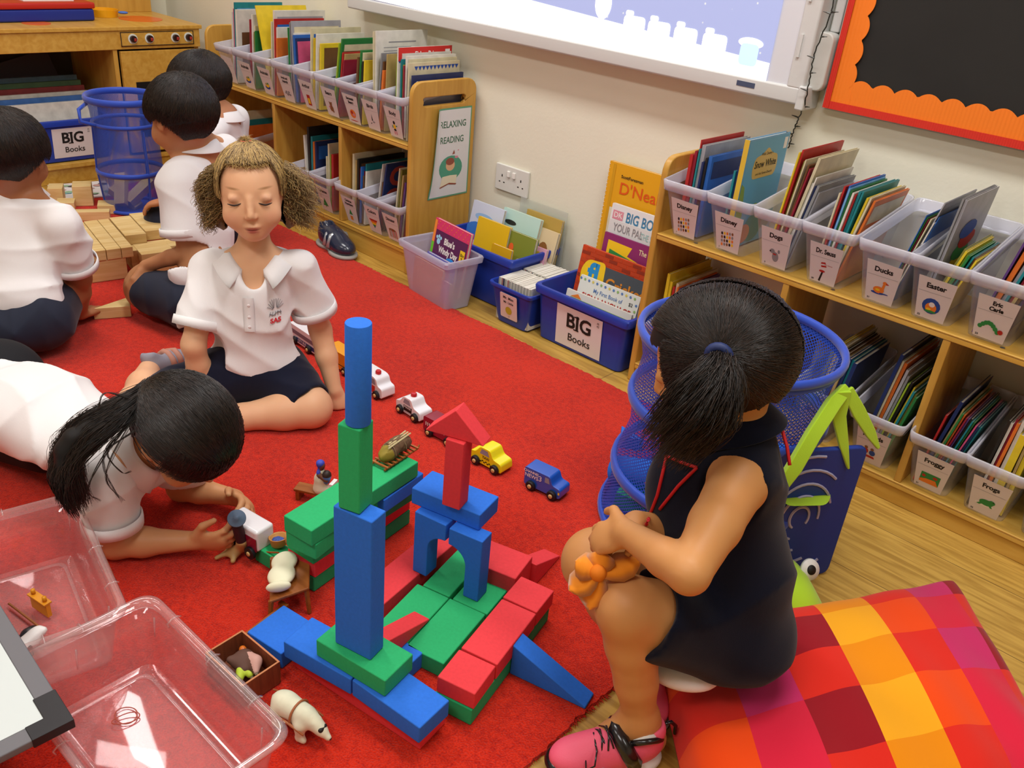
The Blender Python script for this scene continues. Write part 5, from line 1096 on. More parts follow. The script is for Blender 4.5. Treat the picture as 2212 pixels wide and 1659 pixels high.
# toy cradle with a blue filling
t = thing('toy_cradle', 'small tan toy cradle tub with a blue speckled lining, against the pile', 'toy furniture', (-1.113, .684, z1+e), math.radians(20))
mb = MB(); R = lambda a, b_, z: [(a*math.cos(q), b_*math.sin(q), z+.004*math.cos(q)) for q in np.linspace(0, 2*math.pi, 25)[:-1]]
mb.loops([R(.010, .008, .001), R(.015, .012, .006), R(.018, .015, .022), R(.019, .016, .024), R(.0165, .0135, .023), R(.013, .010, .010)], 0, None, cap0=True, cap1=True); mb.build('tub', mat('toy_tan', '#c58a46', .5), t, smooth=True)
b = Blob(.002); b.ell((0, 0, .014), (.0135, .011, .007)); b.disp(wrinkle(.0015, 260, 3)); b.build('lining', mat('blue_speckled_cloth', '#39529c', .7, noise=.5, nscale=500), t)
b = Blob(.0018); b.ell((.020, .004, .024), (.009, .009, .012)); b.build('head_board', mat('toy_tan2', '#c98f52', .5), t)
# seated woman figure with a child on a bench
t = thing('toy_bench', 'brown wooden toy bench behind the green pile', 'toy furniture', (-1.222, .845, Z0), math.radians(30))
MB().b2(-.045, .045, -.014, .014, .022, .028).build('seat', TWD, t, bevel=.001)
for sx in (-.038, .038): MB().b2(sx-.004, sx+.004, -.012, .012, 0, .022).build('leg', TWD, t, bevel=.0008)
t = thing('toy_figure', 'toy woman in a cream dress and blue headscarf hugging a child', 'toy figure', (-1.215, .849, Z0+.0285), math.radians(25))
b = Blob(.002); b.cap((0, 0, .006), (0, 0, .03), .015, .011, .008).cap((0, 0, .03), (.002, 0, .048), .011, .007, .006).cap((.012, 0, .006), (.022, 0, .003), .008, .007, .008); b.build('dress', mat('toy_cream', '#d9d3b8', .6), t)
b = Blob(.0016); b.ell((.004, 0, .062), (.007, .0065, .008)); b.cap((.001, -.009, .042), (.016, -.006, .032), .0035, .003).cap((.001, .009, .042), (.016, .006, .032), .0035, .003); b.build('head_and_arms', mat('toy_brown_skin', '#6b4230', .5), t)
b = Blob(.0016); b.ell((.001, 0, .066), (.0088, .0085, .0075)); b.cap((0, -.008, .046), (.004, -.007, .030), .003).cap((0, .008, .046), (.004, .007, .030), .003); b.build('headscarf', mat('toy_scarf_blue', '#3a48b4', .5), t)
b = Blob(.0016); b.ell((.015, 0, .044), (.006, .006, .007)).cap((.014, 0, .026), (.014, 0, .036), .006, .005); b.build('child', [mat('toy_child_blue', '#4a7cc0', .5), mat('toy_dark_hair', '#2f211c', .5)], t, facemat=lambda P: P[:, 2] > .040)
MB().b2(.026, .034, -.012, .010, .022, .03).build('book', PAPER, t)
# loaded toy sledge on the pile
PX = Matrix.Translation((-1.052, .905, Z0+5*(T_+e)+.0005)) @ rotz(math.radians(100))
t = thing('toy_sledge', 'brown toy sledge loaded with furs and poles on the top green plank', 'toy vehicle', M=PX)
for s in (-.016, .016): MB().tube([(-.05, s, .004), (.045, s, .004), (.052, s, .010)], .0022, 6).build('runner', TWD, t)
mb = MB(); [mb.b2(-.046+.011*i, -.042+.011*i, -.020, .020, .006, .009) for i in range(9)]; mb.build('slats', mat('sledge_orange_wood', '#a8602c', .5), t)
b = Blob(.0025); b.ell((-.02, 0, .020), (.024, .016, .014), k=.006).ell((.02, 0, .022), (.022, .015, .016), k=.006).ell((0, .002, .03), (.02, .012, .008)); b.disp(wrinkle(.003, 240, 5)); b.build('furs', [mat('fur_brown', '#6a5138', .8, noise=.3, nscale=200), mat('fur_ochre', '#8d7c28', .7)], t, facemat=lambda P: (P[:, 0] < -.022))
for i in range(3): MB().tube([(-.03+.006*i, -.008+.005*i, .038), (.036, -.006+.006*i, .040)], .0016, 5).build('pole', mat('pole_cream', '#cbbd8c', .5), t)
mb = MB(); [mb.tube([(x, .017*math.cos(q), .021+.019*math.sin(q)) for q in np.linspace(0, math.pi, 9)], .0008, 4) for x in (-.018, .012)]; mb.build('lashing', mat('lashing_cord', '#8e7a58', .7), t)
# wooden crate wagon with the explorer figure
Mc_ = Matrix.Translation((-.913, .487, Z0+.0)) @ rotz(math.radians(4))
t = thing('toy_wagon', 'open brown toy crate wagon holding a figure, beside the clear tub', 'toy vehicle', M=Mc_)
lx, ly, hh = .048, .034, .046
MB().b2(-lx, lx, -ly, ly, .002, .006).build('floor_board', TWD2, t)
for (nm, a) in (('side_board', (-lx, lx, -ly, -ly+.003, .002, hh)), ('side_board', (-lx, lx, ly-.003, ly, .002, hh)), ('end_board', (-lx, -lx+.003, -ly+.003, ly-.003, .006, hh)), ('end_board', (lx-.003, lx, -ly+.003, ly-.003, .006, hh))):
    mb = MB(); mb.b2(*a, 0); z_ = hh; mb.b2(a[0], a[1], a[2], a[3], z_, z_+.0008, 1); mb.build(nm, [TWD2, mat('cut_wood_edge', '#c07a4a', .5)], t, bevel=.0005)
t = thing('toy_figure', 'toy explorer with orange goggles and yellow-green shorts lying in the brown wagon', 'toy figure', M=Mc_ @ Matrix.Translation((0, 0, .009)) @ rotz(math.radians(-20)))
b = Blob(.0018); b.ell((-.022, .006, .018), (.010, .011, .009)).cap((-.014, .004, .016), (.004, 0, .014), .010, .008, .005); b.cap((-.012, .012, .022), (.004, .020, .024), .0045, .004).cap((.004, .020, .024), (.022, .014, .020), .004, .0032); b.cap((-.012, -.008, .016), (-.020, -.016, .02), .0045, .004)
b.build('torso', [mat('toy_brown_coat', '#5f4034', .7), mat('toy_pink_shirt', '#c99a8c', .6)], t, facemat=lambda P: (P[:, 1] > .010) & (P[:, 0] > -.013))
b = Blob(.0018); b.cap((.004, .004, .014), (.016, .006, .013), .0075, .006, .004).cap((.004, -.005, .014), (.016, -.010, .012), .0075, .006, .004); b.build('shorts', mat('toy_lime', '#b9cf3a', .6), t)
for s in (.007, -.011): MB().tube([(.016, s, .012), (.030, s*1.1, .009), (.040, s*1.1, .006)], [.0038, .0034, .0042], 8).build('leg', mat('toy_boot', '#6a5a3c', .6), t, smooth=True)
b = Blob(.0016); b.ell((-.030, .008, .022), (.007, .006, .0065)); b.build('goggles', mat('toy_orange_goggle', '#cc6a1e', .3), t)
MB().tube([(.022, .014, .020), (.028, .013, .019)], [.0032, .0025], 8).build('hand', mat('toy_glove', '#76644e', .6), t)
# flat brown ladder rail behind the wagon
t = thing('toy_rail', 'thin brown toy rail leaning past the blue block to the toy wagon', 'toy part', (-.980, .530, Z0), math.radians(101))
MB().b2(0, .086, -.005, .0, .014, .020).build('bar', TWD, t, bevel=.0006); MB().b2(.078, .086, -.014, .004, .020, .026).build('hook', TWD, t, bevel=.0006); MB().b2(.0, .08, .0, .004, .0, .014).build('lower_bar', TWD2, t)
# polar bear in harness
BR = mat('bear_cream', '#dad9bd', .6, noise=.08, nscale=60)
t = thing('toy_polar_bear', 'cream toy polar bear standing in a brown harness beside the wagon', 'toy animal', (-.782, .494, Z0), math.radians(12))
b = Blob(.0022)
b.ell((-.018, 0, .036), (.026, .019, .020), k=.012).ell((.012, 0, .035), (.022, .0165, .018), k=.012).ell((.032, 0, .036), (.016, .011, .012), R=Matrix.Rotation(.5, 3, 'Y'), k=.012)
b.ell((.046, 0, .030), (.014, .0095, .0095), R=Matrix.Rotation(.5, 3, 'Y'), k=.008).cap((.050, 0, .027), (.063, 0, .021), .0065, .0048, .006)
for (x, y) in ((-.030, .012), (-.026, -.013), (.016, .012), (.020, -.013)): b.cap((x, y, .028), (x+.001, y*1.15, .010), .0095, .0062, .008).cap((x, y*1.15, .006), (x+.008, y*1.15, .005), .0062, .005, .005)
for s in (-1, 1): b.ell((.040, s*.007, .040), (.0028, .0025, .003), k=.002)
b.ell((-.043, 0, .036), (.004, .003, .004), k=.004).cut((0, 0, .0005), (0, 0, -1)); b.build('body', BR, t)
b = Blob(.0015); b.ell((.0665, 0, .0205), (.002, .003, .002)).ell((.052, .006, .034), (.0014, .0014, .0014)).ell((.052, -.006, .034), (.0014, .0014, .0014)); b.build('nose_and_eyes', INK, t)
HR = mat('harness_brown', '#a3613a', .5)
mb = MB(); mb.tube([(.006, .0195*math.cos(q), .034+.0205*math.sin(q)) for q in np.linspace(0, 2*math.pi, 21)[:-1]], .0018, 6, closed=True); mb.build('harness_band', HR, t, smooth=True)
for s in (-1, 1): MB().tube([(-.062, s*.016, .024), (-.03, s*.021, .028), (.006, s*.021, .031), (.034, s*.021, .026)], [.0014, .002, .0024, .0016], 6).build('shaft', HR, t, smooth=True)
# ------------------------------------------------------------------ clear storage tubs in front
CLR = clear('clear_box_plastic', '#fff4f4', .10, .22, .05, '#efd8da')
CLRR = clear('clear_box_rim', '#fffafa', .12, .45, .04, '#f3ecec')
def boxtub(label, cx, cy, rz, w, d, h):
    t = thing('clear_storage_box', label, 'storage box', (cx, cy, Z0), rz)
    def ring(k, z, off=0): return [(p[0], p[1], z) for p in rrect(-w/2+.018*(1-k)-off, w/2-.018*(1-k)+off, -d/2+.018*(1-k)-off, d/2-.018*(1-k)+off, .032-.012*(1-k), 7)]
    mb = MB(); mb.loops([ring(0, .0, -.010), ring(0, .006), ring(.5, h*.5), ring(.95, h-.012)], 0, None, cap0=True); mb.build('body', CLR, t, smooth=True, auto=.8, solid=.0018)
    mb = MB(); mb.loops([ring(.95, h-.014, 0), ring(.98, h-.012, .009), ring(1, h-.004, .011), ring(1, h, .008), ring(1, h+.0005, .002), ring(1, h-.003, -.001), ring(.95, h-.014, -.001)], 0, None); mb.build('rim', CLRR, t, smooth=True)
    mb = MB(); mb.loops([ring(-.1, .0045, -.012), ring(-.1, .007, -.014), ring(-.1, .0045, -.018)], 0, None); mb.build('base_ridge', CLRR, t, smooth=True)
    for (x, y, ax) in [(sx*w*.30, sy*(d/2+.004), 0) for sx in (-1, 0, 1) for sy in (-1, 1)]+[(sx*(w/2+.004), 0, 1) for sx in (-1, 1)]:
        q = [(0, -.011, -.012), (0, -.013, -.004), (0, -.006, .0012), (0, .004, .0015), (0, .009, -.002)]
        s_ = 1 if (y > 0 or ax) else 1
        pts = [(x+(p[1] if ax else p[0]), y+(p[0] if ax else p[1]), h+p[2]) for p in q]
        mb = MB().tube(pts, .0014, 5); mb.build('rim_rib', CLRR, t, smooth=True)
    for (x, y) in ((-w*.40, d/2-.012), (w*.40, d/2-.012), (-w/2+.02, -d*.1)):
        MB().tube([(x, y, h-.014), (x, y-.003, h-.05)], [.0016, .0012], 5).build('corner_rib', CLRR, t, smooth=True)
    return t
boxtub('clear plastic box with rubber bands in it, nearest the camera at bottom left', -.875, .318, math.radians(1.5), .352, .205, .118)
boxtub('clear plastic box of toys at the left edge, behind the nearest box', -1.235, .298, math.radians(-11), .335, .215, .118)
# rubber bands
rb = mat('rubber_band', '#a3422c', .5)
for i, (x, y, a, b_, rz) in enumerate(((-.962, .322, .017, .014, .2), (-.955, .318, .019, .009, 1.2))):
    o = MB().tube([(a*math.cos(q), b_*math.sin(q), .0012*math.sin(2*q)) for q in np.linspace(0, 2*math.pi, 33)[:-1]], .0008, 6, closed=True).build('rubber_band', rb, smooth=True, M=Matrix.Translation((x, y, Z0+.0045+.0012+i*.0016)) @ rotz(rz)); tag(o, ('rounder' if i == 0 else 'narrower')+' reddish rubber band in the nearest clear box', 'rubber band')
# toys in the left box
OY = mat('toy_amber', '#d28a14', .4)
t = thing('toy_stool', 'amber toy piece with two pegs in the left clear box', 'toy part', (-1.250, .318, Z0+.008), math.radians(12))
MB().b2(-.022, .022, -.004, .004, 0, .026).build('plate', OY, t, bevel=.001); MB().b2(-.023, .023, -.007, .007, .026, .030).build('top', OY, t, bevel=.001)
for s in (-.015, .015): MB().lathe([(0, 0), (.0035, 0), (.0035, .009), (0, .0095)], 10, 0, Matrix.Translation((s, 0, .03))).build('peg', OY, t, smooth=True)
o = MB().tube([(-1.30, .285, Z0+.010), (-1.215, .300, Z0+.010)], .0022, 6).build('toy_stick', TWD); tag(o, 'thin brown toy stick lying under the amber piece', 'toy part')
t = thing('toy_figure', 'black and white toy figure lying in the left clear box', 'toy figure', (-1.175, .262, Z0+.008), math.radians(-35))
b = Blob(.002); b.ell((-.02, .010, .014), (.012, .010, .010)).cap((-.008, .004, .012), (.018, .0, .012), .009, .007).cap((.0, -.006, .012), (.022, -.010, .010), .006, .005).cap((-.03, .018, .02), (-.026, .026, .022), .003, .003); b.build('body', mat('toy_white2', '#dcd9d6', .4), t)
b = Blob(.002); b.cap((-.026, -.004, .014), (-.006, -.012, .014), .0055, .004).cap((.004, .010, .014), (.020, .018, .016), .005, .003).ell((-.034, .006, .014), (.010, .007, .006)); b.build('black_parts', mat('toy_black', '#1b1b20', .4), t)
for i in range(2): Blob(.002).ell((.026, -.002-.008*i, .009), (.006, .0045, .0045)).build('foot', mat('toy_white2', '#dcd9d6', .4), t)
# low white play table corner at the bottom left
zt_ = .165; C0 = at(157, 1555, z=zt_); d1 = (at(0, 1305, z=zt_)-C0).normalized(); n_ = Vector((-d1.y, d1.x, 0))
d2 = (at(110, 1659, z=zt_)-C0).normalized()
if n_.dot(d2) < 0: n_ = -n_
Mt = Matrix(((d1.x, n_.x, 0, C0.x), (d1.y, n_.y, 0, C0.y), (0, 0, 1, zt_-.012), (0, 0, 0, 1)))
t = thing('play_table', 'low white board table with grey edging and black corner cap at the bottom left', 'table', M=Mt)
MB().b2(.024, .50, .024, .38, .001, .0115).build('table_top', mat('board_white', '#ccd4d2', .45), t)
GE = mat('edging_grey', '#6b6a6e', .6)
mb = MB(); mb.b2(.0, .52, 0, .024, 0, .012); mb.b2(0, .024, .024, .40, 0, .012); mb.b2(.5, .52, .024, .4, 0, .012); mb.b2(.024, .5, .38, .4, 0, .012); mb.build('edging', GE, t, bevel=.002)
mb = MB(); mb.prism([(-.0015, -.0015), (.062, -.0015), (.062, .026), (.024, .026), (.024, .048), (-.0015, .048)], -.001, .0135); mb.build('corner_cap', mat('cap_black', '#1f1e22', .5), t, bevel=.001)
MB().lathe([(0, 0), (.004, 0), (.004, .0006), (0, .0006)], 14, 0, Matrix.Translation((.075, .075, .0115))).build('screw_hole', INK, t)
for (x, y) in ((.30, .14), (.46, .34), (.46, .06), (.10, .34)): MB().b2(x-.012, x+.012, y-.012, y+.012, -(zt_-.012-Z0)+.0005, .001).build('leg', GE, t, bevel=.002)
# ------------------------------------------------------------------ wooden unit blocks at the left
WB_ = wood('pale_block_wood', '#e2c88e', '#d2b070', 7, 'X', .6)
def wblock(cx, cy, z0, w, d, h, ang, label, name='wooden_block'):
    o = MB().box((0, 0, h/2), (w, d, h)).build(name, WB_, bevel=.002, M=Matrix.Translation((cx, cy, z0)) @ rotz(math.radians(ang))); return tag(o, label, 'wooden block')
a0 = 79.0; ux = Vector((math.cos(math.radians(a0)), math.sin(math.radians(a0)), 0)); uy = Vector((-ux.y, ux.x, 0)); B0 = Vector((-2.545, .975, 0))
def wb(u, v, z0, lu, lv, h, lab, da=0):
    c = B0+ux*(u+lu/2)+uy*(v+lv/2); return wblock(c.x, c.y, z0, lu-.0008, lv-.0008, h, a0+da, lab)
wb(0, 0, Z0, .105, .069, .067, 'large wooden block supporting the front of the plank deck by the boys')
wb(.0, .19, Z0, .105, .069, .067, 'wooden block supporting the back of the plank deck')
wb(.13, .05, Z0, .16, .069, .067, 'low wooden block beneath the right part of the plank deck')
for i, (w_, lab) in enumerate(((.05, 'wooden plank at the left side of the deck, beside the left boy'), (.042, 'second wooden plank from the left of the deck'), (.034, 'third wooden plank from the left of the deck'))):
    u0 = (0, .0508, .0932)[i]; wb(u0-.0, -.004, Z0+.0675, w_, .285, .033, lab)
wb(.131, .10, Z0+.0675, .065, .19, .033, 'wooden plank right of the deck gap, near the mesh basket')
wb(.198, .12, Z0+.0675, .07, .19, .033, 'rightmost wooden plank of the deck, mostly behind the middle boy')
wb(.155, -.02, Z0, .125, .14, .035, 'flat wooden block on the carpet beside the middle boy')
wb(.160, .03, Z0+.0675+.0, .085, .07, .0, '') if False else None
wb(.150, -.0, Z0+.0355, .10, .10, .034, 'square wooden block stacked beside the middle boy\'s arm')
for (cx, cy, w_, d_, h_, an, lab) in ((-3.285, 1.275, .065, .07, .075, 65, 'wooden cube block standing near the kitchen unit'), (-3.155, 1.302, .06, .068, .033, 63, 'low wooden block beside the cube block'), (-3.10, 1.222, .12, .035, .033, 62, 'narrow wooden plank lying in front of the cube block'), (-3.35, 1.205, .05, .07, .06, 63, 'wooden block behind the left boy\'s neck'), (-3.26, 1.20, .06, .06, .03, 63, 'small flat wooden block left of the cube block')):
    wblock(cx, cy, .0005 if cx < -3.45 else Z0, w_, d_, h_, an, lab)
mb = MB(); mb.prism([(0, 0), (.096, 0), (.096, .068)], 0, .033); tag(mb.build('wooden_wedge', WB_, bevel=.0015, M=Matrix.Translation((-2.297, .870, Z0)) @ rotz(math.radians(66))), 'pale wooden triangular block lying on the carpet near the left boy\'s hand', 'wooden block')
# picture book open on the floor
t = thing('open_book', 'open white picture book lying on the floor in front of the kitchen unit', 'book', (-3.43, 1.33, Z0+.0005), math.radians(78))
for s in (-1, 1):
    mb = MB(); mb.prism([(0, -.10), (s*.105, -.10), (s*.105, .10), (0, .10)], 0, .006); pg = mb.build('page_block', PAPER, t, bevel=.001)
    mb = MB(); r_ = random.Random(3+s)
    for i in range(9): cx, cy, rr = s*(.02+.07*r_.random()), -.08+.16*r_.random(), .008+.012*r_.random(); mb.flat([(cx+rr*math.cos(q), cy+rr*.8*math.sin(q)) for q in np.linspace(0, 6, 9)], .0065+.0002*i, i % 4)
    mb.build('illustration', [mat('ill_green', '#9cbf9a', .6), mat('ill_dark', '#54504c', .6), mat('ill_teal', '#7fb0b0', .6), mat('ill_rose', '#c9a09a', .6)], pg)
# ------------------------------------------------------------------ play kitchen
t = thing('play_kitchen', 'birch play kitchen with four red knobs and an open shelf, at the left wall', 'play kitchen', (-3.80, 1.2, 0)); inv = Matrix.Translation((3.80, -1.2, 0))
KX = -3.58; KB = -4.00
def kp(nm, a, m=WOOD, bevel=.002): return part(MB().b2(*a), nm, m, bevel=bevel)
kp('counter_top', (KB, KX+.006, .10, 1.965, .565, .58))
kp('fascia', (KX-.018, KX, .10, 1.955, .495, .565)); kp('side_panel', (KB, KX-.018, 1.935, 1.955, 0, .565), WOODV); kp('partition', (KB, KX-.004, 1.585, 1.603, .07, .495), WOODV); kp('partition', (KB, KX-.004, .9, .918, .07, .495), WOODV)
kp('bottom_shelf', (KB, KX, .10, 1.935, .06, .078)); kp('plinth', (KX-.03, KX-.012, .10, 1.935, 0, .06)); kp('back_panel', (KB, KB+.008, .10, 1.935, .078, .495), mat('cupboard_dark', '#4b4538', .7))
dr = kp('oven_door', (KX-.016, KX+.004, 1.612, 1.930, .09, .488))
o = MB().b2(KX+.004, KX+.0045, 1.66, 1.885, .15, .37).build('oven_window', mat('oven_black', '#191a1c', .3), dr); o.matrix_basis = Matrix.Identity(4)
pn = kp('control_panel', (KX, KX+.004, 1.618, 1.925, .507, .560), WOOD, .001)
mb = MB(); 
for a in ((KX+.0042, KX+.005, 1.618, 1.925, .507, .5095), (KX+.0042, KX+.005, 1.618, 1.925, .5575, .560), (KX+.0042, KX+.005, 1.618, 1.621, .507, .56), (KX+.0042, KX+.005, 1.922, 1.925, .507, .56)): mb.b2(*a)
mb.build('panel_border', INK, pn)
for i, ky in enumerate((1.667, 1.735, 1.845, 1.902)):
    Mk = Matrix.Translation((KX+.004, ky, .534)) @ Matrix.Rotation(math.pi/2, 4, 'Y')
    k_ = part(MB().lathe([(0, 0), (.019, 0), (.019, .0012), (0, .0012)], 24, 0, Mk), 'knob_dial', mat('dial_white', '#dfe4dc', .5))
    MB().lathe([(0, .0012), (.013, .0012), (.0125, .012), (0, .012)], 18, 0, Mk).build('knob', mat('knob_dark', '#2c1512', .4), k_, smooth=True, auto=.6)
    MB().box((KX+.018, ky+.004, .532), (.006, .010, .012)).build('knob_grip', mat('knob_red', '#a33226', .4), k_, bevel=.002)
kp('splashback', (KB, KB+.02, .10, 1.955, .58, 1.0), WOODV)
for (yy, rr, xx) in ((1.80, .085, -3.77), (1.36, .05, -3.70)): part(MB().lathe([(0, .58), (rr, .58), (rr, .5815), (0, .5815)], 30, 0, None, (xx, yy, 0)), 'burner_ring', mat('burner_orange', '#d8661a', .35))
# things on the kitchen
t = thing('toy_till', 'red and blue toy case standing on the play kitchen worktop', 'toy', (-3.80, 1.40, .5805), math.radians(2))
MB().b2(-.075, .075, -.20, .195, 0, .045).build('base', mat('till_blue', '#1c2f8a', .35), t, bevel=.008); MB().b2(-.085, .078, -.205, .2, .045, .068).build('lid', mat('till_red', '#b8261c', .35), t, bevel=.006); MB().b2(-.05, .03, -.05, .14, .068, .071).build('paper', PAPER, t)
t = thing('toy_pan', 'yellow toy pan with a blue handle on the play kitchen worktop', 'toy', (-3.86, 1.69, .5805), math.radians(60))
MB().lathe([(0, .001), (.052, .0), (.056, .028), (.053, .028), (.050, .004), (0, .004)], 30).build('pan', mat('pan_yellow', '#e8a818', .3), t, smooth=True, auto=.6)
Blob(.002).ell((.075, -.02, .020), (.020, .010, .006)).build('handle', mat('handle_blue', '#4a74c8', .35), t)
o = MB().lathe([(0, 0), (.045, 0), (.048, .022), (.045, .022), (.042, .003), (0, .003)], 24).build('toy_plate', mat('plate_orange', '#e0541c', .3), smooth=True, auto=.6, M=Matrix.Translation((-3.72, 1.18, .5805))); tag(o, 'orange-red toy dish at the left end of the worktop', 'toy')
# crate of big books in the kitchen opening
cr = crate('storage_crate', 'blue crate labelled BIG Books standing in the play kitchen opening', 'storage crate', Matrix.Translation((-3.735, 1.335, .079)) @ rotz(math.pi/2), .42, .28, .165, BLUE)
bigcard(cr, face_minus_y(.055, -.1305, .018, .075), .155, .115)
for i, (c, h, th, lab) in enumerate((('#d6d2c6', .21, .02, 'front white'), ('#3f6aa8', .225, .012, 'blue-edged'), ('#d2cec0', .235, .016, 'pale'), ('#7a2b28', .25, .015, 'dark red'), ('#46603c', .265, .02, 'green-patterned'), ('#56727c', .28, .018, 'grey-blue'))):
    o = MB().b2(-th/2, th/2, -.19, .19, 0, h).build('big_book', mat('bigbook_'+lab, c, .5, noise=.15, nscale=30), bevel=.001, M=Matrix.Translation((-3.655-.030*i, 1.335, .087)) @ Matrix.Rotation(-.06, 4, 'Y')); tag(o, lab+' big book standing in the crate inside the play kitchen', 'book')
o = MB().b2(-.008, .008, -.16, .16, 0, .20).build('folder', mat('folder_dark', '#453e40', .6), bevel=.002, M=Matrix.Translation((-3.90, 1.36, .22)) @ Matrix.Rotation(.25, 4, 'X') @ Matrix.Rotation(-.2, 4, 'Y')); tag(o, 'dark brown folder leaning behind the big books in the kitchen opening', 'folder')
# ------------------------------------------------------------------ mesh pop-up baskets
def mesh_mat(name, col, sc, hole=.55):
    m = bpy.data.materials.new(name); m.use_nodes = True; nt = m.node_tree; nt.nodes.clear(); N = nt.nodes.new; L = nt.links.new
    out = N('ShaderNodeOutputMaterial'); d = N('ShaderNodeBsdfPrincipled'); d.inputs['Base Color'].default_value = (*lin(col), 1); d.inputs['Roughness'].default_value = .5
    tr = N('ShaderNodeBsdfTransparent'); mx = N('ShaderNodeMixShader'); uv = N('ShaderNodeUVMap'); sep = N('ShaderNodeSeparateXYZ'); L(uv.outputs[0], sep.inputs[0])
    def tri(o, k):
        a = N('ShaderNodeMath'); a.operation = 'MULTIPLY'; a.inputs[1].default_value = k; L(o, a.inputs[0]); b = N('ShaderNodeMath'); b.operation = 'PINGPONG'; b.inputs[1].default_value = 1; L(a.outputs[0], b.inputs[0]); c = N('ShaderNodeMath'); c.operation = 'LESS_THAN'; c.inputs[1].default_value = 1-hole; L(b.outputs[0], c.inputs[0]); return c.outputs[0]
    A = N('ShaderNodeMath'); A.operation = 'ADD'; L(sep.outputs[0], A.inputs[0]); L(sep.outputs[1], A.inputs[1]); S = N('ShaderNodeMath'); S.operation = 'SUBTRACT'; L(sep.outputs[0], S.inputs[0]); L(sep.outputs[1], S.inputs[1])
    o = N('ShaderNodeMath'); o.operation = 'MAXIMUM'; L(tri(A.outputs[0], sc), o.inputs[0]); L(tri(S.outputs[0], sc), o.inputs[1])
    L(o.outputs[0], mx.inputs[0]); L(tr.outputs[0], mx.inputs[1]); L(d.outputs[0], mx.inputs[2]); L(mx.outputs[0], out.inputs[0]); return m
def uv_cyl(o, n, circ):
    me = o.data; uv = me.uv_layers.new(name='UVMap'); V = [v.co for v in me.vertices]
    for p in me.polygons:
        for li in p.loop_indices:
            vi = me.loops[li].vertex_index; j = vi % n
            jj = j+n if (j == 0 and any(me.loops[k].vertex_index % n == n-1 for k in p.loop_indices)) else j
            uv.data[li].uv = (jj/n*circ, V[vi].z)
def basket(label, cx, cy, prof, hoops, M2, blue, tilt=None, name='mesh_basket', bandz=None, band=.03):
    t = thing(name, label, 'basket', (cx, cy, Z0)); n = 48
    def C(z): 
        return (tilt[0]*z, tilt[1]*z) if tilt else (0, 0)
    rings = [[(C(z)[0]+r*math.cos(2*math.pi*j/n), C(z)[1]+r*math.sin(2*math.pi*j/n), z) for j in range(n)] for r, z in prof]
    o = MB().loops(rings, 0, None).build('mesh_wall', M2, t, smooth=True); uv_cyl(o, n, 2*math.pi*.15)
    MB().loops([[(p[0]*.01, p[1]*.01, .0015) for p in rings[0]], [(p[0], p[1], .0015) for p in rings[0]]], 0, None).build('base', blue, t)
    for (z, r, th, wd) in hoops:
        c = C(z); mb = MB(); rr = [[(c[0]+(r+th*math.cos(q))*math.cos(2*math.pi*j/n), c[1]+(r+th*math.cos(q))*math.sin(2*math.pi*j/n), max(z+wd*math.sin(q), .0016)) for q in np.linspace(0, 2*math.pi, 9)[:-1]] for j in range(n)]
        mb.loops(rr, 0, None, closed=True); mb.build('hoop', blue, t, smooth=True)
    return t
BL2 = mat('nylon_blue', '#1f48b8', .5, .4, sheen=.3)
MSH = mesh_mat('blue_mesh', '#2350c4', 260, .66); MSH2 = mesh_mat('blue_fine_mesh', '#3159bf', 330, .68)
t = basket('blue mesh pop-up basket of wooden blocks in front of the play kitchen', -3.15, 1.405, [(.098, .0), (.105, .06), (.112, .15), (.106, .27), (.112, .36), (.122, .40)], [(.006, .10, .006, .008), (.145, .114, .005, .009), (.315, .109, .005, .007), (.40, .123, .006, .012)], MSH2, BL2)
for k in range(3): q = 2.2+k*2.1; MB().tube([(.1*math.cos(q), .1*math.sin(q), .01), (.113*math.cos(q), .113*math.sin(q), .15), (.108*math.cos(q), .108*math.sin(q), .3)], .004, 5).build('seam', BL2, t)
MB().tube([(-.04+.02, -.118, .385), (-.0, -.155, .37), (.0, -.155, .33), (.015, -.112, .315)], .007, 7).build('handle', BL2, t, smooth=True)
for i, (x, y, z, an) in enumerate(((-3.17, 1.38, .02, .5), (-3.13, 1.42, .05, 1.6), (-3.15, 1.36, .06, -.6))):
    o = MB().box((0, 0, 0), (.12, .04, .03)).build('wooden_block', WB_, bevel=.002, M=Matrix.Translation((x, y, Z0+z+.015)) @ Euler((.3, (.5, -.6, .9)[i], an)).to_matrix().to_4x4()); tag(o, ('lowest', 'middle', 'topmost')[i]+' wooden block inside the far mesh basket', 'wooden block')
BC = (-.662, 1.415)
t = basket('large blue mesh pop-up basket of foam blocks behind the girl in navy', BC[0], BC[1], [(.215, .0), (.200, .06), (.196, .14), (.178, .21), (.186, .29), (.176, .36), (.190, .425)], [(.008, .212, .006, .010), (.125, .200, .007, .013), (.285, .188, .007, .013), (.425, .190, .007, .010)], MSH, BL2)
MB().loops([[(r*math.cos(2*math.pi*j/48), r*math.sin(2*math.pi*j/48), z) for j in range(48)] for r, z in ((.187, .405), (.1915, .425), (.189, .407))], 0, None).build('rim_band', BL2, t, smooth=True)
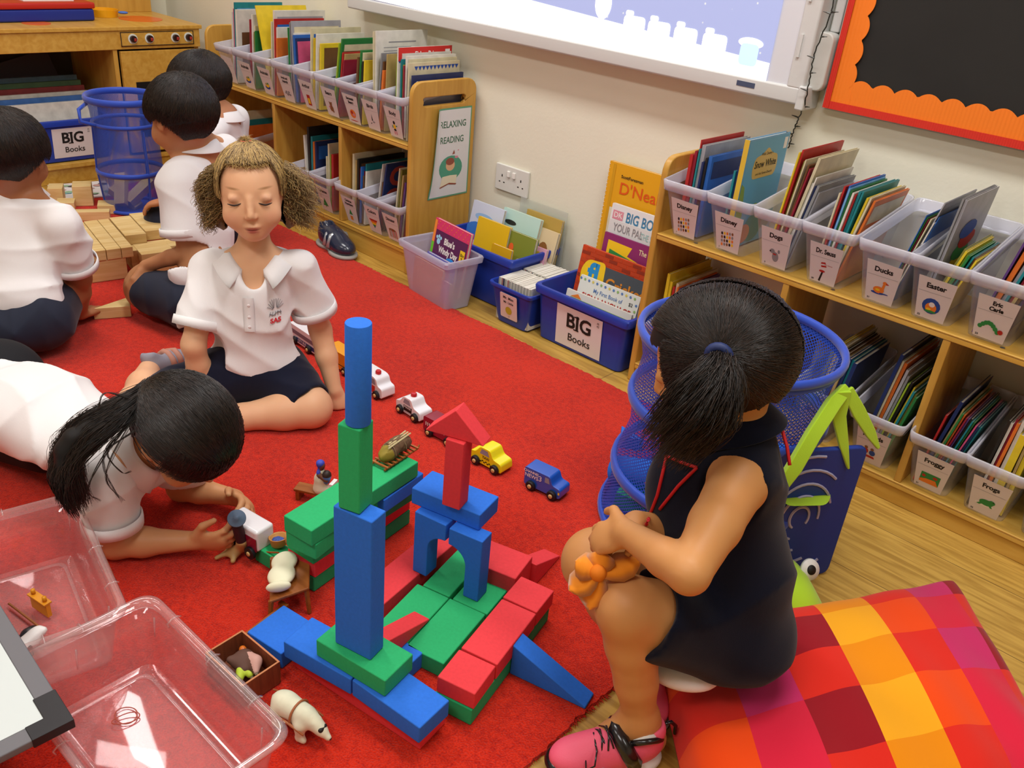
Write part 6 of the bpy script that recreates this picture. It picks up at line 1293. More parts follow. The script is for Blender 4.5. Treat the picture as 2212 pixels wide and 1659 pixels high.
fb = [('blue', 'c', (-.79, 1.34, .09), (.3, 1.2, .3), (.033, .10)), ('green', 'b', (-.70, 1.36, .135), (.4, .3, .5), (.10, .066, .033)), ('green', 'b', (-.74, 1.32, .055), (.1, .1, .3), (.12, .066, .04)), ('red', 'b', (-.72, 1.33, .10), (.2, .5, 1.2), (.06, .03, .03)), ('blue', 'b', (-.66, 1.34, .07), (.6, .2, .2), (.12, .06, .033)), ('blue', 'b', (-.62, 1.44, .12), (.2, .3, 1.0), (.13, .066, .033)), ('green', 'b', (-.56, 1.38, .09), (.1, .4, 2.0), (.13, .066, .033)), ('red', 'b', (-.63, 1.38, .17), (.3, .1, .4), (.13, .066, .033)), ('blue', 'b', (-.58, 1.46, .19), (.6, .3, .9), (.12, .066, .033)), ('blue', 'b', (-.66, 1.46, .045), (0, 0, .9), (.2, .16, .05)), ('red', 'b', (-.70, 1.42, .10), (.1, .1, .9), (.14, .06, .04))]
wh = ('upright blue cylinder', 'tilted green block', 'low green block', 'small red block', 'low blue block', 'blue block in the middle', 'green block at the right', 'red block near the top', 'blue block at the top right', 'big blue block at the bottom', 'long red block')
for (c, k, p, r, dm), w_ in zip(fb, wh):
    mb = MB(); mb.lathe([(0, -dm[1]/2), (dm[0], -dm[1]/2), (dm[0], dm[1]/2), (0, dm[1]/2)], 28) if k == 'c' else mb.box((0, 0, 0), dm)
    o = mb.build('foam_block', FCOL[c], bevel=.002, M=Matrix.Translation(p) @ Euler(r).to_matrix().to_4x4()); tag(o, w_+' inside the large mesh basket', 'toy block')
# ------------------------------------------------------------------ green and blue plush bag by the basket
LG = mat('lime_felt', '#a8cf2c', .8, .1, sheen=.3, bump=.1, bscale=400)
t = thing('plush_toy_bag', 'lime green felt creature bag with blue swirled side panel, beside the mesh basket', 'toy bag', (-.43, 1.40, .0)); inv = Matrix.Translation((.43, -1.40, 0))
P_ = lambda px, py, z: at(px, py, z=z)
# side panel standing upright, swirls on it
a_, b_ = Vector((-.505, 1.30, .0)), Vector((-.395, 1.47, 0))
dirp = (b_-a_).normalized(); np_ = Vector((dirp.y, -dirp.x, 0))
Mp = Matrix(((dirp.x, 0, np_.x, a_.x), (dirp.y, 0, np_.y, a_.y), (0, 1, 0, .002), (0, 0, 0, 1)))
LEN = (b_-a_).length
part(MB().prism(roundpoly([(0, 0), (LEN, 0), (LEN, .30), (0.02, .30)], .02), -.012, 0, 0, Mp), 'side_panel', mat('panel_navy', '#1d3a94', .6), bevel=.004)
mb = MB(); 
for k, r in enumerate((.020, .040, .062, .086, .11)):
    pts = [(LEN*.48+r*math.cos(q), .15+r*1.25*math.sin(q), .001) for q in np.linspace(-.6+.5*k, 4.2+.3*k, 26)]; pts = [p for p in pts if .008 < p[0] < LEN-.008 and .01 < p[1] < .29]
    if len(pts) > 3: mb.tube(pts, .0028, 5, 0, Mp)
part(mb, 'swirl_print', mat('swirl_silver', '#a9a8c4', .5))
A0 = P_(1820, 850, .40); A1 = P_(1700, 1030, .26)
def strap(pts, w, th, nm):
    mb = MB(); pr = None
    L_ = []
    for i, p in enumerate(pts):
        d = (pts[min(i+1, len(pts)-1)]-pts[max(i-1, 0)]).normalized(); s = d.cross(Vector((.66, -.62, .35))).normalized(); u = s.cross(d)
        ww = w[i] if isinstance(w, (list, tuple)) else w
        L_.append([p+s*ww+u*th, p-s*ww+u*th, p-s*ww-u*th, p+s*ww-u*th])
    mb.loops(L_, 0, None, cap0=True, cap1=True); return part(mb, nm, LG, bevel=.002)
strap([P_(1828, 838, .41), P_(1800, 870, .39), P_(1755, 940, .35), P_(1715, 1010, .30), P_(1690, 1045, .27)], [.010, .013, .013, .013, .011], .008, 'arm')
strap([P_(1822, 845, .41), P_(1812, 900, .36), P_(1822, 960, .31), P_(1832, 1012, .26)], [.014, .013, .009, .002], .004, 'finger')
strap([P_(1830, 842, .41), P_(1855, 890, .37), P_(1880, 935, .33), P_(1897, 968, .30)], [.011, .013, .010, .003], .004, 'finger')
def leaf(pts, z, nm, th=.007):
    P = [P_(x, y, z) for x, y in roundpoly(pts, 26, 5)]; n = Vector((.66, -.62, .4)).normalized()
    mb = MB(); N_ = len(P); mb.add([p for p in P]+[p-n*th for p in P], [tuple(range(N_)), tuple(range(2*N_-1, N_-1, -1))]+[(i, N_+i, N_+(i+1) % N_, (i+1) % N_) for i in range(N_)]); return part(mb, nm, LG, bevel=.002)
leaf([(1690, 1000), (1730, 1003), (1798, 1058), (1790, 1092), (1690, 1094)], .20, 'foot')
leaf([(1782, 990), (1806, 1010), (1804, 1035), (1780, 1050), (1760, 1030)], .15, 'foot')
b = Blob(.004); hc = at(1700, 1245, z=.07); b.ell((hc.x, hc.y, .045), (.09, .05, .042), R=Matrix.Rotation(math.radians(-40), 3, 'Z')).ell((hc.x+.04, hc.y-.02, .03), (.05, .05, .03)); part_o = b.build('head', LG, None); part_o.parent = t; part_o.matrix_basis = inv
ec = at(1759, 1236, z=.075)
nrm = (Vector((0, 0, CAMZ))-ec).normalized(); nrm = (nrm+Vector((.5, .4, -.1))).normalized()
Me = Matrix.Translation(ec-Vector((0.01,0.0,0))) @ nrm.to_track_quat('Z', 'Y').to_matrix().to_4x4()
eb = part(MB().lathe([(0, 0), (.021, 0), (.019, .005), (0, .007)], 24, 0, Me), 'eye', mat('eye_white', '#e6e6e2', .4), smooth=True)
MB().lathe([(0, .0066), (.0095, .0062), (.009, .0078), (0, .0085)], 18, 0, Me).build('pupil', INK, eb, smooth=True)
# ------------------------------------------------------------------ checked floor cushion
def cushion():
    Tc = Vector((-.205, 1.605)); e1 = Vector((-.50, -.866)); e2 = Vector((.66, -.75)); S1, S2 = .66, .86
    nu, nv = 66, 86; cols = {}
    mats = [mat('check_'+n, c, .85, .1, sheen=.15, bump=.08, bscale=600) for n, c in (('darkred', '#981420'), ('red', '#dd2a1c'), ('orange', '#ee4a10'), ('amber', '#eb8c0c'), ('gold', '#f5a81c'), ('magenta', '#c92c64'), ('rose', '#d8223e'))]
    ub = [0, 5, 15, 25, 35, 45, 55, 66]; vb = [0, 7, 17, 27, 38, 49, 60, 71, 86]
    tab = [[0, 1, 0, 1, 0, 1, 0, 1], [5, 6, 5, 6, 6, 5, 6, 5], [1, 2, 1, 2, 1, 2, 1, 2], [3, 4, 3, 4, 3, 4, 3, 4], [1, 0, 1, 0, 1, 0, 1, 0], [5, 6, 5, 6, 6, 5, 6, 5], [1, 2, 1, 2, 1, 2, 1, 2]]
    mb = MB(); 
    def H(u, v):  # u,v in 0..1 -> half thickness profile
        a = max(0, 4*u*(1-u)); b_ = max(0, 4*v*(1-v)); return (a*b_)**.32
    def pt(u, v, s):
        x = u*S1; y = v*S2; pin = .03*(1-4*u*(1-u))*4*v*(1-v); pin2 = .03*(1-4*v*(1-v))*4*u*(1-u)
        x += (pin if u < .5 else -pin); y += (pin2 if v < .5 else -pin2)
        h = H(u, v); 
        top = .03+.105*h
        # dent where the girl sits
        px_, py_ = Tc.x+e1.x*x+e2.x*y, Tc.y+e1.y*x+e2.y*y
        dd = ((px_+.40)**2+(py_-1.03)**2)/.13**2; top -= .03*math.exp(-dd)*h
        w = .006*math.sin(9*u*3+4*v)*math.sin(7*v+3*u*2)+.010*math.exp(-((v-.52-.1*u)/.03)**2)*(u < .6)*-1+.006*math.sin(24*v+6*math.sin(5*u))*(1-4*u*(1-u))
        z = top+w*h if s > 0 else .001+ .03*(1-h)*.9
        if s < 0: z = min(z, top)
        return (px_, py_, z)
    for s in (1, -1):
        base = len(mb.v)
        for j in range(nv+1):
            for i in range(nu+1): mb.v.append(pt(i/nu, j/nv, s))
        for j in range(nv):
            cj = max(k for k in range(len(vb)-1) if vb[k] <= j)
            for i in range(nu):
                ci = max(k for k in range(len(ub)-1) if ub[k] <= i); q = base+j*(nu+1)+i
                f = (q, q+1, q+nu+2, q+nu+1); mb.f.append(f if s > 0 else f[::-1]); mb.m.append(tab[ci][cj])
    o = mb.build('floor_cushion', mats, smooth=True)
    bm = bmesh.new(); bm.from_mesh(o.data); bmesh.ops.remove_doubles(bm, verts=bm.verts, dist=.0012); bm.to_mesh(o.data); bm.free()
    o.data.polygons.foreach_set('use_smooth', [True]*len(o.data.polygons)); sb = o.modifiers.new('s', 'SUBSURF'); sb.levels = 1; sb.render_levels = 1
    tag(o, 'big floor cushion in red, orange, yellow and magenta checks under the seated girl', 'cushion')
import bmesh
cushion()
# second crumpled end of checked cushion at the right edge
b = Blob(.008); b.ell((.14, 1.05, .05), (.19, .15, .075)).ell((.02, 1.22, .045), (.10, .09, .05), k=.05).disp(wrinkle(.018, 22, 4)); b.cut((0, 0, .002), (0, 0, -1))
cm = [MATS['check_'+n] for n in ('rose', 'magenta', 'red', 'orange', 'darkred')]
def fm(P): return (np.floor((P[:, 0]+P[:, 1]*.5)/.085).astype(int)*2+np.floor((P[:, 1]-P[:, 0]*.6)/.09).astype(int)) % 5
o = b.build('floor_cushion', cm, facemat=fm); tag(o, 'second crumpled checked cushion at the right edge, mostly outside the view', 'cushion')
# silver and navy trainer on the floor by the left bookcase
def trainer(M, label, upper, trim, sole, lace=None):
    t = thing('trainer', label, 'shoe', M=M)
    b = Blob(.003); b.ell((.045, 0, .030), (.050, .034, .028), k=.02).ell((-.035, 0, .042), (.045, .030, .036), k=.02).cap((-.05, 0, .05), (-.052, 0, .068), .024, .022, .01).ell((0, 0, .04), (.05, .031, .034), k=.02); b.ell((-.045, 0, .088), (.030, .018, .03), k=.004, neg=True).cut((0, 0, .012), (0, 0, -1)); b.build('upper', upper, t)
    b = Blob(.003); b.ell((.045, 0, .012), (.056, .040, .014), k=.015).ell((-.04, 0, .012), (.050, .035, .014), k=.015); b.cut((0, 0, .0005), (0, 0, -1)).cut((0, 0, .018), (0, 0, 1)); b.build('sole', sole, t)
    for i, x in enumerate((.0, .022)): MB().tube([(x, -.036, .026), (x-.004, -.024, .058), (x-.006, 0, .066), (x-.004, .024, .058), (x, .036, .026)], .0075, 6).build('strap', trim, t, smooth=True)
    return t
trainer(Matrix.Translation((-2.385, 1.752, .001)) @ rotz(math.radians(-8)) @ Matrix.Scale(1.18, 4), 'silver and navy trainer lying by the left bookcase, toe towards the clear tub', mat('shoe_navy', '#232c40', .25, coat=.5), mat('shoe_silver', '#a9b0b4', .25, metal=.5), mat('shoe_sole', '#9a9a94', .6))
# ------------------------------------------------------------------ the children
def V3(*a): return Vector(a)
def skin(name, base, spots=(), rough=.5):
    """skin with a little mottling; spots = (centre, radius, colour, hardness) for lips, cheeks, brows, plus painted shade at lid creases, nostrils and lip line"""
    m = bpy.data.materials.new(name); m.use_nodes = True; nt = m.node_tree; b = nt.nodes['Principled BSDF']; N = nt.nodes.new; L = nt.links.new
    tc = N('ShaderNodeTexCoord'); n = N('ShaderNodeTexNoise'); n.inputs['Scale'].default_value = 18; n.inputs['Detail'].default_value = 4; L(tc.outputs['Object'], n.inputs['Vector'])
    mx = N('ShaderNodeMixRGB'); c = lin(base); mx.inputs[1].default_value = (*c, 1); mx.inputs[2].default_value = (c[0]*.93, c[1]*.80, c[2]*.76, 1); L(n.outputs['Fac'], mx.inputs[0]); cur = mx.outputs[0]
    for (ce, rad, col, hard, R) in spots:
        mp = N('ShaderNodeMapping'); mp.vector_type = 'TEXTURE'; mp.inputs['Location'].default_value = ce; mp.inputs['Rotation'].default_value = R.to_euler(); mp.inputs['Scale'].default_value = rad
        L(tc.outputs['Object'], mp.inputs[0]); ln = N('ShaderNodeVectorMath'); ln.operation = 'LENGTH'; L(mp.outputs[0], ln.inputs[0])
        mr = N('ShaderNodeMapRange'); mr.inputs[1].default_value = hard; mr.inputs[2].default_value = 1.0; mr.inputs[3].default_value = 1; mr.inputs[4].default_value = 0; L(ln.outputs['Value'], mr.inputs[0])
        m2 = N('ShaderNodeMixRGB'); m2.inputs[2].default_value = (*lin(col), 1); L(cur, m2.inputs[1]); al = N('ShaderNodeMath'); al.operation = 'MULTIPLY'; al.inputs[1].default_value = .8; L(mr.outputs[0], al.inputs[0]); L(al.outputs[0], m2.inputs[0]); cur = m2.outputs[0]
    L(cur, b.inputs['Base Color']); b.inputs['Roughness'].default_value = rough; b.inputs['Specular IOR Level'].default_value = .35
    b.inputs['Subsurface Weight'].default_value = .12; b.inputs['Subsurface Radius'].default_value = (.01, .004, .002)
    return m
WSHIRT = mat('white_pique_cotton', '#e9e6e6', .85, .15, sheen=.2, bump=.12, bscale=900)
NAVYC = mat('navy_cloth', '#12162a', .85, .15, sheen=.15, bump=.1, bscale=500)
def hairmat(n, c, rough=.38, spec=.5): return mat(n, c, rough, spec, noise=.25, nscale=30)
HB = [hairmat('hair_black', '#14100e'), hairmat('hair_black_brown', '#1f1713'), hairmat('hair_dark_brown', '#2a1d15')]
HBase = mat('hair_under_black', '#0f0c0b', .6, .3)
HL = [mat('hair_blond', '#b3935a', .45, .4), mat('hair_ash', '#8b7247', .5, .4), mat('hair_gold', '#caa968', .45, .4), mat('hair_light_brown', '#6b5232', .5, .4)]
def person(label, base):
    t = thing('person', label, 'person', base); return t
def attach(o, t):
    o.parent = t; o.matrix_basis = Matrix.Translation(-Vector(t.location)); return o
def frame(f, u):
    f = Vector(f).normalized(); u = Vector(u); u = (u-f*u.dot(f)).normalized(); s = f.cross(u)   # s = the person's right
    return f, u, s
def RM(s, f, u): return Matrix(((s.x, f.x, u.x), (s.y, f.y, u.y), (s.z, f.z, u.z)))
def head(b, C, f, u, face=True, sc=1.0):
    f, u, s = frame(f, u); R = RM(s, f, u); P = lambda a, c, d: C+(s*a+f*c+u*d)*sc; r = lambda *q: tuple(x*sc for x in q)
    b.ell(P(0, -.008, .022), r(.067, .083, .072), R, k=.02).ell(P(0, .022, -.022), r(.055, .056, .062), R, k=.025)
    b.ell(P(0, .050, -.066), r(.023, .020, .018), R, k=.028)
    for q in (-1, 1):
        b.ell(P(q*.070, -.008, -.006), r(.006, .015, .020), R, k=.006)
        b.ell(P(q*.034, .052, -.030), r(.024, .022, .024), R, k=.02)
    if face:
        for q in (-1, 1): b.ell(P(q*.031, .086, .012), r(.017, .012, .010), R, k=.014, neg=True)
        for q in (-1, 1): b.ell(P(q*.031, .0645, .0105), r(.0130, .0122, .0090), R, k=.006)
        b.cap(P(0, .077, .012), P(0, .089, -.020), .005*sc, .0080*sc, .009*sc)
        for q in (-1, 1): b.ell(P(q*.0075, .083, -.025), r(.0055, .0065, .005), R, k=.004)
        b.ell(P(0, .074, -.047), r(.017, .010, .0055), R, k=.005).ell(P(0, .072, -.056), r(.014, .010, .006), R, k=.004)
    else:
        b.cap(P(0, .078, .002), P(0, .087, -.022), .0055*sc, .0085*sc, .009*sc); b.ell(P(0, .070, -.05), r(.017, .010, .010), R, k=.01)
    return P, R, (f, u, s)
def hand(b, W, d, n, u, curl=.5, sc=1.0, thumb=.6, spread=.06):
    """W wrist, d towards the knuckles, n palm side, u thumb side"""
    d = Vector(d).normalized(); n = Vector(n); n = (n-d*n.dot(d)).normalized(); u0 = Vector(u); u = n.cross(d).normalized(); u = u if u.dot(u0) > 0 else -u
    R = RM(u, d, n)
    b.ell(W+d*.030*sc, (.0255*sc, .036*sc, .0115*sc), R, k=.012)
    for i, (L, r) in enumerate(((.046, .0066), (.052, .0068), (.048, .0064), (.038, .0058))):
        off = (.0185-.0125*i); p = W+d*(.052-.004*abs(i-1.2))*sc+u*off*sc; a = curl*.55*(1+.12*i); sp = spread*(1.5-i)
        for j, fr in enumerate((.42, .32, .26)):
            dd = (d*math.cos(a)+n*math.sin(a)+u*sp).normalized(); q = p+dd*L*fr*sc; b.cap(p, q, r*sc*(1-.07*j), r*sc*(.94-.07*j), .003); p = q; a += curl*(.9-.1*j)
    p = W+d*.012*sc+u*.018*sc; dd = (d*.65+u*.75+n*.2*thumb).normalized(); q = p+dd*.028*sc; b.cap(p, q, .0095*sc, .0075*sc, .008)
    dd = (d*.85+u*.25+n*.55*thumb).normalized(); b.cap(q, q+dd*.024*sc, .0073*sc, .0058*sc, .003)
def limb(b, pts, rads, k=.015): b.chain(pts, rads, k)
def ring_part(name, C, d, r, w, m, t, ell=1.0, th=.0018, upv=None):
    """a flat band (cuff) round a limb"""
    d = Vector(d).normalized(); a = d.cross(Vector((0, 0, 1)) if abs(d.z) < .9 else Vector((1, 0, 0))).normalized(); c = a.cross(d); n = 36
    mb = MB(); L_ = []
    for (rr, z) in ((r-th, -w/2), (r+th, -w/2), (r+th*1.3, 0), (r+th, w/2), (r-th, w/2), (r-th*1.2, 0)): L_.append([C+a*rr*math.cos(2*math.pi*j/n)+c*rr*ell*math.sin(2*math.pi*j/n)+d*z for j in range(n)])
    mb.loops(L_, 0, None, closed=True); return attach(mb.build(name, m, smooth=True), t)
def collar(C, f, u, m, t, r0=.043, r1=.072, open_=.35, drop=.028, name='collar', rise=.016, front=.02):
    f, u, s = frame(f, u); mb = MB(); rings = []; n = 44
    for j in range(n+1):
        a = -math.pi+open_+(2*math.pi-2*open_)*j/n; c_, s_ = math.cos(a+math.pi), math.sin(a+math.pi)   # a=0 is the back
        dr = f*(-math.cos(a))*1.0+s*math.sin(a); fr = max(0, -math.cos(a))**3
        lo = u*(-front*fr)
        rings.append([C+dr*r0+lo+u*(rise*.3), C+dr*(r0+.003)+lo+u*rise, C+dr*(r0+.010)+lo+u*rise*.8, C+dr*(r1+.016*fr)+lo-u*(drop-rise*.6+.014*fr), C+dr*(r1+.013*fr)+lo-u*(drop-rise*.5+.014*fr), C+dr*(r0+.004)+lo+u*rise*.2])
    mb.loops(rings, 0, None, cap0=True, cap1=True); return attach(mb.build(name, m, smooth=True), t)
def strands_on(C, R, rad, start_dirs, end_dirs, lift=.003, K=12, jit=.003, seed=1, bulge=.0, tuck=0):
    """hair lying on an ellipsoid: each strand slides from one direction to another"""
    rng = np.random.default_rng(seed); A = np.array(start_dirs, float); B = np.array(end_dirs, float)
    A /= np.linalg.norm(A, axis=1)[:, None]; B /= np.linalg.norm(B, axis=1)[:, None]
    om = np.arccos(np.clip((A*B).sum(1), -.999, .999))[:, None]; T = np.linspace(0, 1, K)
    P = np.stack([(np.sin((1-t)*om)*A+np.sin(t*om)*B)/np.sin(om) for t in T], 1)
    rr = np.array(rad)[None, None, :]; li = (1+(lift+jit*rng.random((len(A), 1, 1)))/np.mean(rad))+bulge*np.sin(np.pi*T)[None, :, None]
    P = P*(1-tuck*np.maximum(0, -P[..., 2:3])**1.3)
    P = P*rr*li+rng.normal(size=P.shape)*.0006
    Rm = np.array(R.to_3x3() if hasattr(R, 'to_3x3') else R); return P @ Rm.T+np.array(C)
def rnd_dirs(n, rng, lo, hi, azlo=0, azhi=2*math.pi):
    """directions by azimuth (0 = right side s, pi/2 = front f) and elevation"""
    az = rng.uniform(azlo, azhi, n); el = rng.uniform(lo, hi, n); return np.stack([np.cos(az)*np.cos(el), np.sin(az)*np.cos(el), np.sin(el)], 1)
def short_hair(P, R, t, seed, crown=(0, -.45, .89), sc=1.0, fringe=-.05, n=9500, rad=(.075, .091, .083), cen=(0, -.010, .022), nape=-.93, side=-.36):
    """boy's cap of straight hair falling from the crown"""
    rng = np.random.default_rng(seed); C = P(*cen); rad = tuple(x*sc for x in rad)
    b = Blob(.004); b.ell(C, tuple(x-.001 for x in rad), R, k=.004)
    Rm = np.array(R); LIM = lambda fr: np.interp(fr, [-1, -.55, -.30, -.05, .30, .55, 1], [nape, -.88, -.40, -.10, -.16, .18, .30])
    def keep(Q):
        q = (Q-np.array(C)) @ Rm; q = q/np.array(rad); az = np.arctan2(q[:, 1], q[:, 0]); fr = np.sin(az)
        lim = LIM(fr); return (q[:, 2] > lim+.03) & (q[:, 2] > -.42)
    attach(b.build('hair', HBase, keep=keep), t)
    hb = t.children[-1] if t.children else None
    az = rng.uniform(0, 2*math.pi, n); fr = np.sin(az); lim = LIM(fr)+rng.normal(size=n)*.06
    lim = np.clip(lim, -.95, .9); ce = np.sqrt(1-lim**2); E_ = np.stack([np.cos(az)*ce, np.sin(az)*ce, lim], 1)
    S_ = np.array(crown)[None, :]+rng.normal(size=(n, 3))*.10
    u_ = rng.random(n)[:, None]**1.2*.75; S_ = S_/np.linalg.norm(S_, axis=1)[:, None]; S_ = S_*(1-u_)+E_*u_
    L_ = strands_on(C, R, rad, S_, E_, lift=.0005, jit=.0035, K=9, seed=seed, tuck=.17)
    o = strand_mesh(L_, .0006, 'hair_strands', HB); attach(o, t); return o
def sneaker(t, heel, toe, up, upper, trim, sole, straps=2, laces=False, sc=1.0):
    f = (toe-heel).normalized(); f, u, s = frame(f, up); R = RM(s, f, u); L = (toe-heel).length; P = lambda a, c, d: heel+s*a*sc+f*c*L+u*d*sc
    b = Blob(.0028); b.ell(P(0, .74, .028), (.032*sc, L*.28, .024*sc), R, k=.02).ell(P(0, .25, .036), (.027*sc, L*.26, .032*sc), R, k=.02).ell(P(0, .48, .036), (.029*sc, L*.28, .030*sc), R, k=.02).cap(P(0, .16, .05), P(0, .14, .066), .026*sc, .025*sc, .012); b.ell(P(0, .24, .084), (.020*sc, L*.20, .030*sc), R, k=.006, neg=True)
    b.cut(P(0, 0, .012), -u); o1 = attach(b.build('shoe_upper', upper), t)
    b = Blob(.0028); b.ell(P(0, .74, .008), (.038*sc, L*.30, .014*sc), R, k=.015).ell(P(0, .24, .010), (.032*sc, L*.27, .017*sc), R, k=.015).ell(P(0, .5, .008), (.031*sc, L*.3, .014*sc), R, k=.015); b.cut(P(0, 0, .0008), -u).cut(P(0, 0, .022), u, 0); attach(b.build('shoe_sole', sole), t)
    for i in range(straps):
        y = .40+.14*i; pts = [P(-.031, y-.02, .022), P(-.029, y, .045), P(-.016, y+.01, .062), P(0, y+.015, .067-.006*i), P(.016, y+.01, .062), P(.029, y, .045), P(.031, y-.02, .022)]
        attach(MB().tube(pts, .0085*sc, 8).build('shoe_strap', trim, smooth=True), t)
    return P
# ================================================================= A: curly blonde girl
def girl_blonde():
    pel = V3(-1.632, .962, .095); neck = V3(-1.640, .985, .378); C = V3(-1.622, .977, .526)
    t = person('curly blonde girl in a white polo shirt and navy skort sitting on the red carpet', (pel.x, pel.y, Z0))
    F = V3(.80, -.60, 0); S = V3(-.60, -.80, 0)   # S = her right (left in the picture)
    hf = V3(.80, -.56, .0)
    b = Blob(.0034); P, R, (f, u, s) = head(b, C, hf, V3(.06, -.10, 1))
    b.cap(P(0, -.022, -.03), neck+F*.004, .032, .034, .015)
    b.chain([neck-V3(0, 0, .02), pel+V3(0, 0, .12), pel], [.055, .06, .07], .03)
    shR = neck+S*.098+V3(0, 0, -.030)+F*.002; shL = neck-S*.098+V3(0, 0, -.022)+F*.002
    b.cap(shR, neck-V3(0, 0, .02), .030, .045, .02).cap(shL, neck-V3(0, 0, .02), .030, .045, .02)
    elR = at(418, 745, z=.195); haR = at(440, 838, z=.075); elL = at(692, 712, z=.19); wrL = at(722, 842, z=.058)
    b.chain([shR, elR], [.033, .025], .012).chain([elR, elR*.55+haR*.45, haR], [.026, .0245, .017], .012); hand(b, haR, V3(-.1, .0, -1), -F, -S, .2)
    b.chain([shL, elL], [.033, .025], .012).chain([elL, elL*.55+wrL*.45, wrL], [.026, .0245, .0175], .012)
    hand(b, wrL, V3(.25, .05, -.75), -F*.6+V3(0, 0, -.5), S+F, .55, .95)
    hL = pel-S*.055+V3(0, 0, -.012); kL = at(672, 880, z=.055); aL = at(520, 902, z=.036); hR = pel+S*.055+V3(0, 0, -.012); kR = at(300, 872, z=.05); aR = at(322, 800, z=.045)
    b.chain([hL, kL], [.068, .046], .02).chain([kL, kL*.62+aL*.38, aL, aL*1.25-kL*.25], [.047, .043, .030, .026], .015)
    b.chain([hR, kR], [.068, .044], .02).chain([kR, kR*.5+aR*.5, aR], [.044, .038, .026], .015); b.cut((0, 0, Z0+.001), (0, 0, -1))
    lip = P(0, .0815, -.050)
    sp = [(tuple(P(0, .081, -.0505)), (.0195, .03, .0062), '#a4473f', .45, R), (tuple(P(0, .083, -.0565)), (.0145, .03, .0058), '#b9605a', .4, R), (tuple(P(0, .0835, -.0525)), (.0175, .03, .0016), '#5c211e', .5, R)]  # two lip colours, then a thin dark line painting the shade between the lips
    for q in (-1, 1):
        sp += [(tuple(P(q*.036, .06, -.026)), (.022, .04, .018), '#dd9a7c', .1, R), (tuple(P(q*.0065, .092, -.0315)), (.0032, .008, .0018), '#8a4a34', .4, R), (tuple(P(q*.031, .079, .013)), (.018, .02, .010), '#b98468', .2, R), (tuple(P(q*.034, .072, .0315)), (.019, .04, .0036), '#93693c', .2, R)]  # cheek blush, then shade painted into nostrils and lid creases, then brow colour
    body = attach(b.build('body', skin('skin_fair', '#e6b890', sp), smooth_it=1), t)
    LASH = mat('lash_brown', '#2e1f18', .6)
    for q in (-1, 1):
        pts = [P(q*.031+x, .0790-abs(x)*.20-.0016, +.0035+.18*x*x-.0035*math.cos(x/.0135*1.5)) for x in np.linspace(-.0135, .0135, 9)]
        attach(MB().tube(pts, [.0006, .0012, .0016, .0018, .0019, .0018, .0016, .0012, .0006], 6).build('eyelashes', LASH, smooth=True), t)
        o = Blob(.0012).ell(P(q*.071, -.002, -.028), (.003, .003, .0035)); attach(o.build('earring', mat('earring_gold', '#d8a83c', .25, metal=.9)), t)
    # shirt
    b = Blob(.0042); W = lambda a, c, z: pel+S*a+F*c+V3(0, 0, z)
    Rt = RM(S, F, V3(0, 0, 1))
    b.ell(W(0, .008, .205), (.098, .066, .080), Rt, k=.03).ell(W(0, .012, .12), (.094, .068, .09), Rt, k=.04).ell(W(0, .006, .04), (.112, .078, .062), Rt, k=.04)
    b.cap(shR+V3(0, 0, -.004), neck-V3(0, 0, .022), .040, .048, .025).cap(shL+V3(0, 0, -.004), neck-V3(0, 0, .022), .040, .048, .025)
    sR = shR.lerp(elR, .68); sL = shL.lerp(elL, .62); dR = (elR-shR).normalized(); dL = (elL-shL).normalized()
    b.cap(shR, sR, .044, .053, .02).cap(shL, sL, .044, .053, .02)
    b.ell(sR+dR*.078, (.07, .07, .07), k=.004, neg=True).ell(sL+dL*.078, (.07, .07, .07), k=.004, neg=True)
    b.ell(neck+F*.022+V3(0, 0, .026), (.046, .050, .046), Rt, k=.008, neg=True).ell(neck+F*.052+V3(0, 0, -.018), (.020, .035, .034), Rt, k=.008, neg=True)
    b.ell(W(-.02, .01, -.075), (.20, .16, .075), Rt, k=.006, neg=True)
    b.disp(wrinkle(.013, 14, 11, (1.0, 1.0, 1.1))); sh = attach(b.build('polo_shirt', WSHIRT), t)
    for (q, d) in ((sR+dR*.006, dR), (sL+dL*.006, dL)): ring_part('sleeve_cuff', q, d, .0525, .020, WSHIRT, t, th=.0014)
    collar(neck+V3(0, 0, -.004)+F*.008, F, V3(0, 0, 1), WSHIRT, t, r0=.047, r1=.090, open_=.46, drop=.008, front=.036, rise=.020)
    def on_shirt(a, z, c=.075): return W(a, c, z)
    # placket, buttons and the crest, laid on the cloth
    dgp = bpy.context.evaluated_depsgraph_get()
    from mathutils.bvhtree import BVHTree
    me = sh.data; tree = BVHTree.FromPolygons([v.co[:] for v in me.vertices], [p.vertices[:] for p in me.polygons])
    def cloth(a, z):
        h = tree.ray_cast(W(a, .25, z), -F); return (h[0]+F*.0010) if h[0] is not None else W(a, .08, z)
    for (a0_, a1_, nm) in ((-.016, .006, 'placket'),):
        mb = MB(); zz = np.linspace(.145, .222, 12); L_ = []
        for z in zz: L_.append([cloth(a0_, z), cloth(a0_, z)+F*.0018, cloth((a0_+a1_)/2, z)+F*.002, cloth(a1_, z)+F*.0018, cloth(a1_, z)])
        base = len(mb.v); 
        for r_ in L_: mb.v += [tuple(p) for p in r_]
        for i in range(len(zz)-1):
            for j in range(4): q = i*5+j; mb.f.append((q, q+1, q+6, q+5)); mb.m.append(0)
        attach(mb.build(nm, WSHIRT, smooth=True), t)
    for z in (.205, .178, .156): attach(Blob(.0012).ell(cloth(-.005, z)+F*.002, (.004, .0015, .004), Rt).build('button', mat('button_pearl', '#e6dcdc', .3)), t)
    mb = MB(); rg = random.Random(4)
    def cl(x, z): return cloth(-.060+x*-1.0, z)+F*.0012
